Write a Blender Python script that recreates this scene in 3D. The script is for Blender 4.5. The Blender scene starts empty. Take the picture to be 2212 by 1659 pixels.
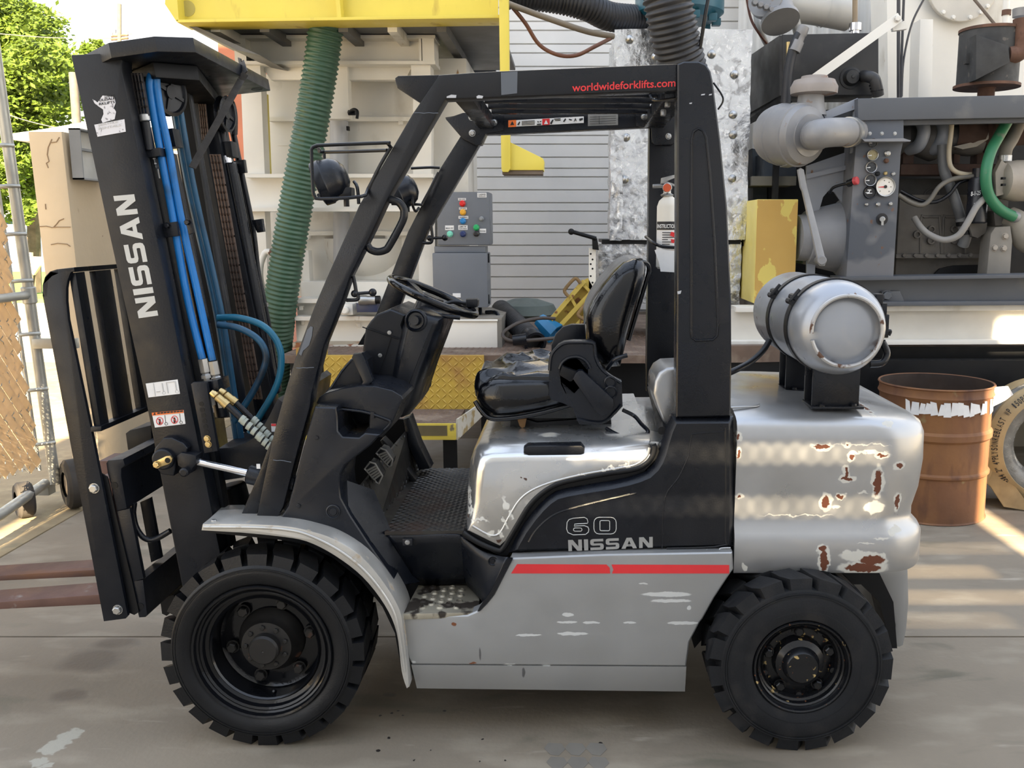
import bpy, bmesh, math, random
from mathutils import Vector, Matrix
random.seed(7)
V = Vector
C = bpy.context.scene.collection
SC = bpy.context.scene

# ---------------------------------------------------------------- camera, light, exposure
TH = math.atan(332 / 2000.0); CT, ST = math.cos(TH), math.sin(TH); CX, CY, F, HC = 1230.0, 829.0, 2000.0, 1.70
cam = bpy.data.objects.new('camera', bpy.data.cameras.new('camera')); C.objects.link(cam)
cam.location = (0, 0, HC); cam.rotation_euler = (math.pi / 2 - TH, 0, 0)
cam.data.sensor_fit = 'HORIZONTAL'; cam.data.sensor_width = 36; cam.data.lens = 36 * F / 2212
cam.data.shift_x = -(CX - 1106) / 2212; cam.data.clip_end = 500
SC.camera = cam
SC.view_settings.view_transform = 'Standard'; SC.view_settings.look = 'None'; SC.view_settings.gamma = 1
SC.view_settings.use_curve_mapping = False
SC.view_settings.exposure = 1.10
EL = math.radians(24)
w = bpy.data.worlds.new('sky'); SC.world = w; w.use_nodes = True
nt = w.node_tree; nt.nodes.clear()
_o = nt.nodes.new('ShaderNodeOutputWorld'); _b = nt.nodes.new('ShaderNodeBackground')
_r = nt.nodes.new('ShaderNodeValToRGB'); _g = nt.nodes.new('ShaderNodeTexCoord'); _s = nt.nodes.new('ShaderNodeSeparateXYZ')
nt.links.new(_g.outputs['Generated'], _s.inputs[0]); nt.links.new(_s.outputs['Z'], _r.inputs[0])
nt.links.new(_r.outputs[0], _b.inputs[0]); nt.links.new(_b.outputs[0], _o.inputs[0])
e = _r.color_ramp.elements
e[0].position = 0.0; e[0].color = (1.0, 0.98, 0.95, 1); e[1].position = 1.0; e[1].color = (0.66, 0.78, 1.0, 1)
_m = e.new(0.35); _m.color = (0.95, 0.97, 1.0, 1)
_b.inputs[1].default_value = 1.0
sun = bpy.data.objects.new('sun', bpy.data.lights.new('sun', 'SUN')); C.objects.link(sun)
sun.data.energy = 24.0; sun.data.angle = math.radians(0.53); sun.data.color = (1.0, 0.80, 0.52)
sun.rotation_euler = V((-0.02, 1, -math.tan(EL))).to_track_quat('-Z', 'Y').to_euler()

# ---------------------------------------------------------------- projection helpers (photo pixel -> point on a real plane)
def ray(px, py):
    u = (px - CX) / F; v = -(py - CY) / F
    return V((u, CT + v * ST, -ST + v * CT))
def P(px, py, Y):
    d = ray(px, py); return V((0, 0, HC)) + d * (Y / d.y)
def PZ(px, py, z):
    d = ray(px, py); return V((0, 0, HC)) + d * ((z - HC) / d.z)
def PX(px, py, x):
    d = ray(px, py); return V((0, 0, HC)) + d * (x / d.x)
def PN(px, py, p0, n):
    d = ray(px, py); o = V((0, 0, HC)); return o + d * ((p0 - o).dot(n) / d.dot(n))
def sc(Y, z=1.2):
    return F / (Y * CT + (HC - z) * ST)      # pixels per metre

# ---------------------------------------------------------------- object helpers
WL = {}
def link(name, me, c, parent=None, **kw):
    o = bpy.data.objects.new(name, me); C.objects.link(o)
    if parent is not None:
        o.parent = parent; o.location = c - WL[parent.name]
    else:
        o.location = c
    WL[o.name] = V(c)
    for k, v in kw.items(): o[k] = v
    return o
def root(name, label, cat, loc, group=None):
    o = bpy.data.objects.new(name, None); C.objects.link(o); o.location = loc; WL[o.name] = V(loc)
    o.empty_display_size = 0.1
    o['label'] = label; o['category'] = cat
    if group: o['group'] = group
    return o
def tag(o, label, cat, group=None):
    o['label'] = label; o['category'] = cat
    if group: o['group'] = group
    return o
def fin(name, bm, mat, parent=None, ang=35, **kw):
    bmesh.ops.remove_doubles(bm, verts=bm.verts[:], dist=1e-6)
    bmesh.ops.recalc_face_normals(bm, faces=bm.faces[:])
    lo = V((min(v.co.x for v in bm.verts), min(v.co.y for v in bm.verts), min(v.co.z for v in bm.verts)))
    hi = V((max(v.co.x for v in bm.verts), max(v.co.y for v in bm.verts), max(v.co.z for v in bm.verts)))
    c = (lo + hi) / 2
    if parent is None: c.z = lo.z
    for v in bm.verts: v.co -= c
    me = bpy.data.meshes.new(name); bm.to_mesh(me); bm.free()
    for p in me.polygons: p.use_smooth = True
    me.set_sharp_from_angle(angle=math.radians(ang))
    if mat: me.materials.append(mat)
    return link(name, me, c, parent, **kw)
def copy(o, loc, parent=None, rot=None, scale=None):
    c = o.copy(); C.objects.link(c)
    if parent is not None: c.parent = parent; c.location = V(loc) - WL[parent.name]
    else: c.location = loc
    WL[c.name] = V(loc)
    if rot is not None: c.rotation_euler = rot
    if scale is not None: c.scale = scale
    return c
def a_prism(bm, pts, d, bev=0, seg=2, sel=None):
    """closed polygon of Vectors extruded by vector d"""
    v0 = [bm.verts.new(p) for p in pts]; v1 = [bm.verts.new(p + d) for p in pts]
    f0 = bm.faces.new(v0); f1 = bm.faces.new(v1[::-1]); n = len(pts)
    for i in range(n):
        bm.faces.new((v0[i], v1[i], v1[(i + 1) % n], v0[(i + 1) % n]))
    if bev:
        es = []
        for f in ((f0, f1) if sel is None else (f0,)): es += list(f.edges)
        bmesh.ops.recalc_face_normals(bm, faces=bm.faces[:])
        bmesh.ops.bevel(bm, geom=list(set(es)), offset=bev, segments=seg, profile=0.6, affect='EDGES', clamp_overlap=True)
def ex(name, pts, Y0, Y1, mat, parent=None, bev=0.0, seg=2, **kw):
    """pixel outline on the plane y=Y0, extruded to y=Y1"""
    bm = bmesh.new(); a_prism(bm, [P(x, y, Y0) for x, y in pts], V((0, Y1 - Y0, 0)), bev, seg)
    return fin(name, bm, mat, parent, **kw)
def inset2(pts, d, w=None):
    """mitre-offset a closed x-z outline inward by d (times per-vertex weight)"""
    n = len(pts); ar = sum(pts[i].x * pts[(i + 1) % n].z - pts[(i + 1) % n].x * pts[i].z for i in range(n)); sg = 1 if ar > 0 else -1; out = []
    for i in range(n):
        a, b, c = pts[i - 1], pts[i], pts[(i + 1) % n]
        e1 = V((b.x - a.x, 0, b.z - a.z)).normalized(); e2 = V((c.x - b.x, 0, c.z - b.z)).normalized()
        m = V((-(e1.z + e2.z), 0, e1.x + e2.x)) * sg
        m = m.normalized() if m.length > 1e-6 else V((-e1.z, 0, e1.x)) * sg
        k = max(.5, m.dot(V((-e1.z, 0, e1.x)) * sg))
        out.append(b + m * (d / k) * (w[i] if w else 1))
    return out
def stepped(name, pts, Y0, Y1, prof, mat, parent=None, w=None, **kw):
    """pixel outline on y=Y0 with a rounded or chamfered near rim; prof = [(inset, depth)] from the face back"""
    base = [P(x, y, Y0) for x, y in pts]; bm = bmesh.new(); prev = None
    for ins, dep in list(prof) + [(0, Y1 - Y0)]:
        rg = [bm.verts.new(p + V((0, dep, 0))) for p in inset2(base, ins, w)]
        if prev:
            for i in range(len(rg)): bm.faces.new((prev[i], rg[i], rg[(i + 1) % len(rg)], prev[(i + 1) % len(rg)]))
        else: bm.faces.new(rg)
        prev = rg
    bm.faces.new(prev[::-1])
    return fin(name, bm, mat, parent, **kw)
def domed(name, pts, Y0, Y1, prof, mat, parent=None, **kw):
    """pixel outline on y=Y0 whose near face swells: prof = [(scale about the middle, depth)]"""
    base = [P(x, y, Y0) for x, y in pts]; c = sum(base, V((0, 0, 0))) / len(base); bm = bmesh.new(); prev = None
    for s, dep in list(prof) + [(1, Y1 - Y0)]:
        rg = [bm.verts.new(c + (p - c) * s + V((0, dep, 0))) for p in base]
        if prev:
            for i in range(len(rg)): bm.faces.new((prev[i], rg[i], rg[(i + 1) % len(rg)], prev[(i + 1) % len(rg)]))
        else: bm.faces.new(rg)
        prev = rg
    bm.faces.new(prev[::-1])
    return fin(name, bm, mat, parent, **kw)
def sm2(pts, n=4): return [(v.x, v.y) for v in cat([V((x, y, 0)) for x, y in pts], n)]
def rnd(ins, dep, n=6):
    return [(ins * (1 - math.cos(math.pi / 2 * (1 - k / n))) , dep * (1 - math.sin(math.pi / 2 * (1 - k / n)))) for k in range(n)] + [(0, dep)]
def prism(name, pts, d, mat, parent=None, bev=0.0, seg=2, **kw):
    bm = bmesh.new(); a_prism(bm, [V(p) for p in pts], V(d), bev, seg)
    return fin(name, bm, mat, parent, **kw)
def a_box(bm, lo, hi, bev=0):
    r = bmesh.ops.create_cube(bm, size=1)['verts']
    for v in r:
        v.co = V([lo[i] + (v.co[i] + .5) * (hi[i] - lo[i]) for i in range(3)])
    if bev:
        es = list({e for v in r for e in v.link_edges})
        bmesh.ops.bevel(bm, geom=es, offset=bev, segments=2, profile=.6, affect='EDGES', clamp_overlap=True)
def box(name, lo, hi, mat, parent=None, bev=0.0, **kw):
    bm = bmesh.new(); lo = [min(a, b) for a, b in zip(lo, hi)] if True else lo
    a_box(bm, lo, hi, bev); return fin(name, bm, mat, parent, **kw)
def boxes(name, L, mat, parent=None, bev=0.0, **kw):
    bm = bmesh.new()
    for lo, hi in L:
        l = [min(a, b) for a, b in zip(lo, hi)]; h = [max(a, b) for a, b in zip(lo, hi)]
        a_box(bm, l, h, bev)
    return fin(name, bm, mat, parent, **kw)
def pb(name, px0, py0, px1, py1, Y0, Y1, mat, parent=None, bev=0.0, **kw):
    """upright box whose near face covers a pixel rectangle on y=Y0"""
    a = P(px0, (py0 + py1) / 2, Y0).x; b = P(px1, (py0 + py1) / 2, Y0).x
    z1 = P(px0, py0, Y0).z; z0 = P(px0, py1, Y0).z
    bm = bmesh.new(); a_box(bm, (min(a, b), min(Y0, Y1), z0), (max(a, b), max(Y0, Y1), z1), bev)
    return fin(name, bm, mat, parent, **kw)
def bar(name, p, q, wx, wy, mat, parent=None, up=(0, 1, 0), bev=0.0, **kw):
    """rectangular bar from p to q; wx across, wy along `up`"""
    bm = bmesh.new(); a_bar(bm, p, q, wx, wy, up, bev); return fin(name, bm, mat, parent, **kw)
def a_bar(bm, p, q, wx, wy, up=(0, 1, 0), bev=0):
    p, q = V(p), V(q); d = (q - p).normalized(); s = d.cross(V(up)).normalized(); u = s.cross(d).normalized()
    a_prism(bm, [p + s * wx / 2 * i + u * wy / 2 * j for i, j in ((-1, -1), (1, -1), (1, 1), (-1, 1))], q - p, bev)
def cat(pts, n=6, closed=False):
    pts = [V(p) for p in pts]; N = len(pts); out = []
    g = (lambda i: pts[i % N]) if closed else (lambda i: pts[max(0, min(N - 1, i))])
    for i in range(N if closed else N - 1):
        a, b, c, d = g(i - 1), g(i), g(i + 1), g(i + 2)
        for k in range(n):
            t = k / n
            out.append(.5 * ((2 * b) + (c - a) * t + (2 * a - 5 * b + 4 * c - d) * t * t + (3 * b - a - 3 * c + d) * t ** 3))
    if not closed: out.append(pts[-1])
    return out
def a_tube(bm, pts, r, seg=10, closed=False, cap=True):
    pts = [V(p) for p in pts]; N = len(pts); rings = []
    R = r if callable(r) else (lambda i: r)
    t0 = (pts[1] - pts[0]).normalized()
    nrm = t0.orthogonal().normalized()
    for i in range(N):
        if closed: t = (pts[(i + 1) % N] - pts[i - 1]).normalized()
        else: t = (pts[min(i + 1, N - 1)] - pts[max(i - 1, 0)]).normalized()
        nrm = (nrm - t * nrm.dot(t)).normalized(); bn = t.cross(nrm)
        rings.append([bm.verts.new(pts[i] + (nrm * math.cos(a) + bn * math.sin(a)) * R(i)) for a in [2 * math.pi * k / seg for k in range(seg)]])
    for i in range(N if closed else N - 1):
        A, B = rings[i], rings[(i + 1) % N]
        off = 0
        if closed and i == N - 1:
            off = min(range(seg), key=lambda k: (A[0].co - B[k].co).length)
        for k in range(seg):
            bm.faces.new((A[k], A[(k + 1) % seg], B[(k + 1 + off) % seg], B[(k + off) % seg]))
    if cap and not closed:
        bm.faces.new(rings[0][::-1]); bm.faces.new(rings[-1])
def tube(name, pts, r, mat, parent=None, n=6, seg=10, closed=False, **kw):
    bm = bmesh.new(); a_tube(bm, cat(pts, n, closed) if n > 1 else pts, r, seg, closed)
    return fin(name, bm, mat, parent, ang=50, **kw)
def ptube(name, pp, Y, r, mat, parent=None, n=6, seg=10, **kw):
    return tube(name, [P(*p) if len(p) == 3 else P(p[0], p[1], Y) for p in pp], r, mat, parent, n, seg, **kw)
def ribbed(name, pts, r, pitch, amp, mat, parent=None, seg=20, **kw):
    pts = cat(pts, 14); L = [0]
    for a, b in zip(pts, pts[1:]): L.append(L[-1] + (b - a).length)
    st = pitch / 4; n = int(L[-1] / st); out = []; j = 0
    for i in range(n + 1):
        s = min(i * st, L[-1] - 1e-6)
        while j < len(L) - 2 and L[j + 1] < s: j += 1
        out.append(pts[j].lerp(pts[j + 1], (s - L[j]) / max(1e-9, L[j + 1] - L[j])))
    off = (0, 1, 1, 0)
    bm = bmesh.new(); a_tube(bm, out, lambda i: r * (1 - amp + amp * off[i % 4]), seg)
    return fin(name, bm, mat, parent, ang=60, **kw)
def frame(axis):
    z = V(axis).normalized(); x = z.orthogonal().normalized(); return x, z.cross(x), z
def a_lathe(bm, o, axis, prof, seg=32, closed=False):
    x, y, z = frame(axis); o = V(o); rings = []
    for t, r in prof:
        if r < 1e-6: rings.append([bm.verts.new(o + z * t)])
        else: rings.append([bm.verts.new(o + z * t + (x * math.cos(a) + y * math.sin(a)) * r) for a in [2 * math.pi * k / seg for k in range(seg)]])
    for A, B in list(zip(rings, rings[1:])) + ([(rings[-1], rings[0])] if closed else []):
        for k in range(seg):
            k2 = (k + 1) % seg
            if len(A) == 1 and len(B) == 1: continue
            if len(A) == 1: bm.faces.new((A[0], B[k2], B[k]))
            elif len(B) == 1: bm.faces.new((A[k], A[k2], B[0]))
            else: bm.faces.new((A[k], A[k2], B[k2], B[k]))
def lathe(name, o, axis, prof, mat, parent=None, seg=32, closed=False, **kw):
    bm = bmesh.new(); a_lathe(bm, o, axis, prof, seg, closed); return fin(name, bm, mat, parent, **kw)
def cyl(name, p, q, r, mat, parent=None, seg=20, **kw):
    p, q = V(p), V(q); L = (q - p).length; b = min(r * .15, L * .2)
    return lathe(name, p, q - p, [(0, 0), (0, r - b), (b, r), (L - b, r), (L, r - b), (L, 0)], mat, parent, seg, **kw)
_bolt = {}
def bolt(p, axis, r, h, mat, parent, name='bolt'):
    """hex head on a washer; meshes shared between alike bolts"""
    k = (round(r, 4), round(h, 4), mat.name)
    if k not in _bolt:
        bm = bmesh.new(); a_lathe(bm, (0, 0, 0), (0, 0, 1), [(0, 0), (0, r * 1.25), (h * .2, r * 1.25), (h * .2, r)], 12)
        a_lathe(bm, (0, 0, 0), (0, 0, 1), [(h * .2, r), (h * .85, r), (h, r * .8), (h, 0)], 6)
        bmesh.ops.recalc_face_normals(bm, faces=bm.faces[:])
        me = bpy.data.meshes.new('bolt'); bm.to_mesh(me); bm.free(); me.materials.append(mat); _bolt[k] = me
    o = link(name, _bolt[k], V(p), parent); o.rotation_euler = V(axis).to_track_quat('Z', 'Y').to_euler()
    return o
def text(name, body, A, B, up, mat, parent=None, depth=0.0008, bold=0.0, **kw):
    """flat lettering whose baseline runs from A to B with cap height vector up"""
    cu = bpy.data.curves.new('t', 'FONT'); cu.body = body; cu.offset = bold
    ob = bpy.data.objects.new('t', cu); me = bpy.data.meshes.new_from_object(ob); bpy.data.objects.remove(ob)
    xs = [v.co.x for v in me.vertices]; ys = [v.co.y for v in me.vertices]
    x0, x1, y1 = min(xs), max(xs), max(ys); A, B, up = V(A), V(B), V(up)
    n = (B - A).cross(up).normalized()
    bm = bmesh.new(); bm.from_mesh(me); bpy.data.meshes.remove(me)
    for v in bm.verts:
        v.co = A + (B - A) * ((v.co.x - x0) / (x1 - x0)) + up * (v.co.y / y1) + n * depth
    return fin(name, bm, mat, parent, **kw)
def ppoly(name, polys, Y, mat, parent=None, th=0.0012, **kw):
    """thin flat pieces (stickers, stripes) lying on the plane y=Y, facing the yard"""
    bm = bmesh.new()
    for pts in polys: a_prism(bm, [P(x, y, Y) for x, y in pts], V((0, -th, 0)))
    return fin(name, bm, mat, parent, **kw)
def label_on(name, quad, Y, mat, parent, **kw):
    return ppoly(name, [quad], Y, mat, parent, **kw)

# ---------------------------------------------------------------- materials
MT = {}
def nn(nt, t, **k):
    n = nt.nodes.new('ShaderNode' + t)
    for a, b in k.items(): setattr(n, a, b)
    return n
def spotmask(nt, spots, wob=0.02, wsc=25, soft=0.25):
    """mask of ragged elliptic patches given as world centres and radii (x,y,z,rx,ry,rz)"""
    g = nn(nt, 'NewGeometry'); nz = nn(nt, 'TexNoise'); nz.inputs['Scale'].default_value = wsc; nz.inputs['Detail'].default_value = 5
    nt.links.new(g.outputs['Position'], nz.inputs['Vector'])
    s = nn(nt, 'VectorMath', operation='SUBTRACT'); nt.links.new(nz.outputs['Color'], s.inputs[0]); s.inputs[1].default_value = (.5, .5, .5)
    m = nn(nt, 'VectorMath', operation='SCALE'); nt.links.new(s.outputs[0], m.inputs[0]); m.inputs['Scale'].default_value = wob
    a = nn(nt, 'VectorMath', operation='ADD'); nt.links.new(g.outputs['Position'], a.inputs[0]); nt.links.new(m.outputs[0], a.inputs[1])
    acc = None
    for x, y, z, rx, ry, rz in spots:
        d = nn(nt, 'VectorMath', operation='SUBTRACT'); nt.links.new(a.outputs[0], d.inputs[0]); d.inputs[1].default_value = (x, y, z)
        q = nn(nt, 'VectorMath', operation='MULTIPLY'); nt.links.new(d.outputs[0], q.inputs[0]); q.inputs[1].default_value = (1 / rx, 1 / ry, 1 / rz)
        l = nn(nt, 'VectorMath', operation='LENGTH'); nt.links.new(q.outputs[0], l.inputs[0])
        if acc is None: acc = l.outputs['Value']
        else:
            mn = nn(nt, 'Math', operation='MINIMUM'); nt.links.new(acc, mn.inputs[0]); nt.links.new(l.outputs['Value'], mn.inputs[1]); acc = mn.outputs[0]
    r = nn(nt, 'MapRange'); nt.links.new(acc, r.inputs['Value'])
    r.inputs['From Min'].default_value = 1 - soft; r.inputs['From Max'].default_value = 1.0; r.inputs['To Min'].default_value = 1; r.inputs['To Max'].default_value = 0
    return r.outputs[0]
def noisemask(nt, scale, lo, hi, detail=4, stretch=(1, 1, 1), dist=0.0):
    g = nn(nt, 'NewGeometry'); mp = nn(nt, 'Mapping'); mp.inputs['Scale'].default_value = stretch
    nt.links.new(g.outputs['Position'], mp.inputs['Vector'])
    nz = nn(nt, 'TexNoise'); nz.inputs['Scale'].default_value = scale; nz.inputs['Detail'].default_value = detail; nz.inputs['Distortion'].default_value = dist
    nt.links.new(mp.outputs[0], nz.inputs['Vector'])
    r = nn(nt, 'MapRange'); nt.links.new(nz.outputs['Fac'], r.inputs['Value']); r.inputs['From Min'].default_value = lo; r.inputs['From Max'].default_value = hi
    return r.outputs[0]
def mix(nt, fac, a, b):
    m = nn(nt, 'Mix', data_type='RGBA')
    nt.links.new(fac, m.inputs[0])
    for s, i in ((a, 6), (b, 7)):
        if isinstance(s, tuple): m.inputs[i].default_value = (*s, 1)
        else: nt.links.new(s, m.inputs[i])
    return m.outputs[2]
def mat(name, col, rough=.5, metal=0.0, var=.12, vs=6, layers=(), bump=0.0, bs=60, coat=0.0, spec=.5, rvar=.1, bstretch=(1, 1, 1)):
    """principled paint with noise variation; layers = [(maskfunc, colour, rough or None)]"""
    if name in MT: return MT[name]
    m = bpy.data.materials.new(name); m.use_nodes = True; nt = m.node_tree
    b = nt.nodes['Principled BSDF']; b.inputs['Metallic'].default_value = metal
    b.inputs['Coat Weight'].default_value = coat; b.inputs['Coat Roughness'].default_value = .08
    b.inputs['Specular IOR Level'].default_value = spec
    c = mix(nt, noisemask(nt, vs, .3, .7), tuple(max(0, x * (1 - var)) for x in col), tuple(min(1, x * (1 + var)) for x in col))
    rr = nn(nt, 'MapRange'); nt.links.new(noisemask(nt, vs * 2.3, .3, .7), rr.inputs['Value'])
    rr.inputs['To Min'].default_value = max(.02, rough - rvar); rr.inputs['To Max'].default_value = min(1, rough + rvar); rough_s = rr.outputs[0]
    for mk, lc, lr in layers:
        f = mk(nt); c = mix(nt, f, c, lc)
        if lr is not None:
            x = nn(nt, 'Mix', data_type='FLOAT'); nt.links.new(f, x.inputs[0]); nt.links.new(rough_s, x.inputs[2]); x.inputs[3].default_value = lr; rough_s = x.outputs[0]
            if metal > .3:
                y = nn(nt, 'Mix', data_type='FLOAT'); nt.links.new(f, y.inputs[0]); y.inputs[2].default_value = metal; y.inputs[3].default_value = 0
                if b.inputs['Metallic'].is_linked: nt.links.new(b.inputs['Metallic'].links[0].from_socket, y.inputs[2])
                nt.links.new(y.outputs[0], b.inputs['Metallic'])
    nt.links.new(c, b.inputs['Base Color']); nt.links.new(rough_s, b.inputs['Roughness'])
    if bump:
        bp = nn(nt, 'Bump'); bp.inputs['Strength'].default_value = 1; bp.inputs['Distance'].default_value = bump
        nt.links.new(noisemask(nt, bs, 0, 1, 6, bstretch), bp.inputs['Height']); nt.links.new(bp.outputs[0], b.inputs['Normal'])
    MT[name] = m; return m
NM = lambda *a, **k: (lambda nt: noisemask(nt, *a, **k))
SM = lambda *a, **k: (lambda nt: spotmask(nt, *a, **k))
RUST = (.16, .055, .02)
black = mat('black_paint', (.0048, .0060, .0095), .27, spec=.4, var=.25, layers=[(NM(2.2, .5, .8), (.011, .0115, .013), .5)], bump=.0004, bs=220)
rail = mat('charcoal_paint', (.0070, .0086, .0128), .36, spec=.32, var=.2, layers=[(NM(3, .55, .8, stretch=(1, 1, .6)), (.0135, .014, .016), .5), (NM(26, .73, .79), (.04, .045, .05), .6)], bump=.0004, bs=160)
plast = mat('black_plastic', (.0060, .0080, .0130), .27, spec=.4, var=.2, layers=[(NM(4, .5, .8), (.013, .0135, .016), .45)], bump=.0003, bs=600)
dark = mat('dark_grease', (.003, .0036, .005), .5, spec=.3, var=.3)
rubber = mat('tyre_rubber', (.0052, .0058, .0072), .42, spec=.35, var=.2, bump=.0006, bs=200)
dusty = mat('worn_tyre_rubber', (.0095, .0105, .0125), .6, spec=.3, var=.2, layers=[(NM(14, .5, .75), (.022, .021, .021), .8)], bump=.0008, bs=160)
chrome = mat('chrome', (.75, .75, .78), .12, metal=1, var=.02)
steel = mat('zinc_steel', (.45, .45, .44), .35, metal=.9, var=.1)
brass = mat('brass', (.55, .42, .20), .3, metal=.9)
vinyl = mat('black_vinyl', (.0028, .0032, .0045), .14, var=.1, spec=.5, rvar=.04, bump=.0005, bs=120)
white_l = mat('white_label', (.72, .73, .74), .5, var=.04, vs=30)
grey_l = mat('grey_lettering', (.50, .51, .50), .45, var=.06)
silver_l = mat('dull_silver_lettering', (.27, .27, .26), .5, var=.06)
red_l = mat('red_lettering', (.62, .03, .035), .45, var=.06)
orange_l = mat('orange_label', (.80, .17, .03), .45, var=.05)
black_l = mat('black_print', (.012, .012, .014), .6)
blue_h = mat('blue_hose', (.008, .17, .50), .38, var=.15, layers=[(NM(9, .55, .75), (.01, .06, .12), .5)])
dblue_h = mat('dark_blue_hose', (.010, .085, .17), .45, var=.25, layers=[(NM(6, .5, .7), (.010, .016, .024), .5)])
rustm = mat('rusty_steel', (.11, .055, .035), .8, var=.35, vs=9, layers=[(NM(7, .55, .75), (.20, .10, .06), .8), (NM(18, .6, .75), (.07, .035, .025), .9)], bump=.001, bs=60)
# ---------------------------------------------------------------- the forklift: materials of its own
def PS(px, py, rx, ry, Y=2.93, ry_w=.35):
    p = P(px, py, Y); k = sc(Y, p.z); return (p.x, p.y, p.z, rx / k, ry_w, ry / k)
_cw = [(1778, 966, 19, 4), (1841, 988, 6, 6), (1909, 985, 13, 3), (1831, 1022, 5, 12), (1831, 1036, 13, 5), (1899, 1044, 9, 31), (1786, 1088, 9, 15),
       (1818, 1076, 8, 6), (1780, 1209, 9, 27), (1777, 1184, 8, 6), (1883, 1209, 28, 11), (1864, 1226, 42, 11), (1947, 1009, 9, 6), (1946, 1090, 5, 18),
       (1904, 900, 6, 3), (1597, 945, 3, 8), (1597, 980, 3, 9), (1599, 1075, 5, 3), (1832, 962, 4, 3)]
_cw2 = [(a, b, c * 1.35 + 3, d * 1.3 + 3) for a, b, c, d in _cw] + [(1891, 1099, 26, 14), (1725, 1117, 90, 1.6), (1870, 1173, 22, 1.8), (1808, 1097, 9, 4), (1860, 962, 70, 2),
       (1880, 978, 45, 3), (1870, 1066, 12, 3), (1903, 1165, 20, 2), (1607, 1225, 6, 12), (1850, 1200, 40, 14), (1935, 1150, 18, 9), (1820, 880, 26, 3), (1925, 920, 12, 7)]
SILV = (.43, .435, .44)
silver = mat('silver_paint', SILV, .36, metal=.75, var=.05, vs=3, coat=.25, layers=[
    (SM([PS(*s) for s in _cw2], .035, 45, .15), (.55, .54, .49), .6), (SM([PS(*s) for s in _cw], .026, 60, .15), (.12, .035, .014), .85)], bump=.0006, bs=9)
_pc = [(1439, 1282, 56, 6), (1449, 1296, 46, 4), (1227, 1326, 13, 5), (1225, 1342, 23, 3), (1278, 1343, 20, 3), (1360, 1343, 15, 2.5), (1475, 1344, 36, 4), (1142, 1370, 30, 3),
       (1237, 1367, 35, 4), (1390, 1259, 10, 2), (1488, 1311, 5, 6), (894, 1428, 6, 3), (1100, 1434, 14, 3), (1180, 1436, 10, 3)]
_pd = [(1037, 1411, 2.5, 17), (1131, 1453, 4, 14)]
_pr = [(1022, 1431, 9, 3), (981, 1347, 6, 5)]
greyp = mat('grey_silver_paint', (.345, .35, .35), .42, metal=.55, var=.04, vs=3, layers=[
    (SM([PS(*s, Y=2.9) for s in _pc], .010, 50, .12), (.52, .53, .52), .6), (SM([PS(*s, Y=2.9) for s in _pd], .006, 60, .3), (.08, .08, .08), .6),
    (SM([PS(*s, Y=2.9) for s in _pr], .01, 60, .3), RUST, .9)])
hoodm = mat('bright_silver_paint', (.60, .60, .59), .27, metal=.85, var=.05, vs=3, coat=.4, layers=[
    (SM([PS(*q, Y=2.96) for q in ((1010, 1075, 5, 22), (1016, 1105, 6, 14), (1092, 1085, 9, 12), (1104, 1108, 5, 12), (1040, 1122, 22, 4), (1062, 1148, 9, 8), (1083, 1150, 6, 10), (1092, 1128, 4, 14), (1320, 1012, 22, 3), (1350, 1004, 16, 3), (1258, 1021, 14, 3))], .05, 50, .3), (.66, .66, .62), .5), (SM([PS(*q, Y=2.96) for q in ((1136, 1033, 5, 3), (1127, 1030, 3, 2), (1004, 1085, 3, 14), (1078, 1166, 8, 4), (1010, 1118, 2, 5))], .02, 70, .3), (.06, .03, .02), .8), (NM(5, .64, .70), (.50, .47, .40), .5)], bump=.0010, bs=6)
fendm = mat('weathered_silver_paint', (.52, .51, .48), .4, metal=.6, var=.12, vs=6, layers=[(NM(16, .62, .70), (.36, .30, .22), .7), (NM(40, .74, .78), RUST, .9)])
plate_m = mat('dark_tread_plate', (.035, .033, .030), .42, metal=.4, var=.3, layers=[(NM(5, .52, .62), (.03, .016, .010), .6)])
stepm = mat('step_plate', (.36, .33, .26), .5, metal=.5, var=.2, layers=[(NM(9, .50, .55), (.025, .018, .012), .7)])
rimm = mat('black_rim_paint', (.005, .0055, .007), .13, spec=.45, var=.2, bump=.0003, bs=90)
rimm2 = mat('chipped_rim_paint', (.007, .0075, .009), .28, spec=.45, var=.2, layers=[(NM(38, .66, .69), (.42, .30, .12), .7), (NM(60, .68, .7), RUST, .9)])
touch = mat('grey_touch_up_paint', (.10, .115, .14), .45, var=.06)
bare = mat('bare_metal_chip', (.5, .52, .56), .4, metal=.5, var=.1)
chainm = mat('oily_chain', (.055, .048, .045), .45, metal=.6, var=.3)
chainr = mat('rusty_chain', (.085, .055, .042), .6, metal=.3, var=.4)
spiral = mat('spiral_wrap', (.33, .36, .31), .5, var=.15)
capm = mat('dark_wrinkled_hub', (.02, .019, .018), .45, metal=.3, var=.3, layers=[(NM(20, .62, .7), (.10, .045, .025), .8)])

FL = root('forklift', 'dark grey and silver forklift truck with forward leaning mast, parked on concrete', 'forklift', (-.1, 3.45, 0))

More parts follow.
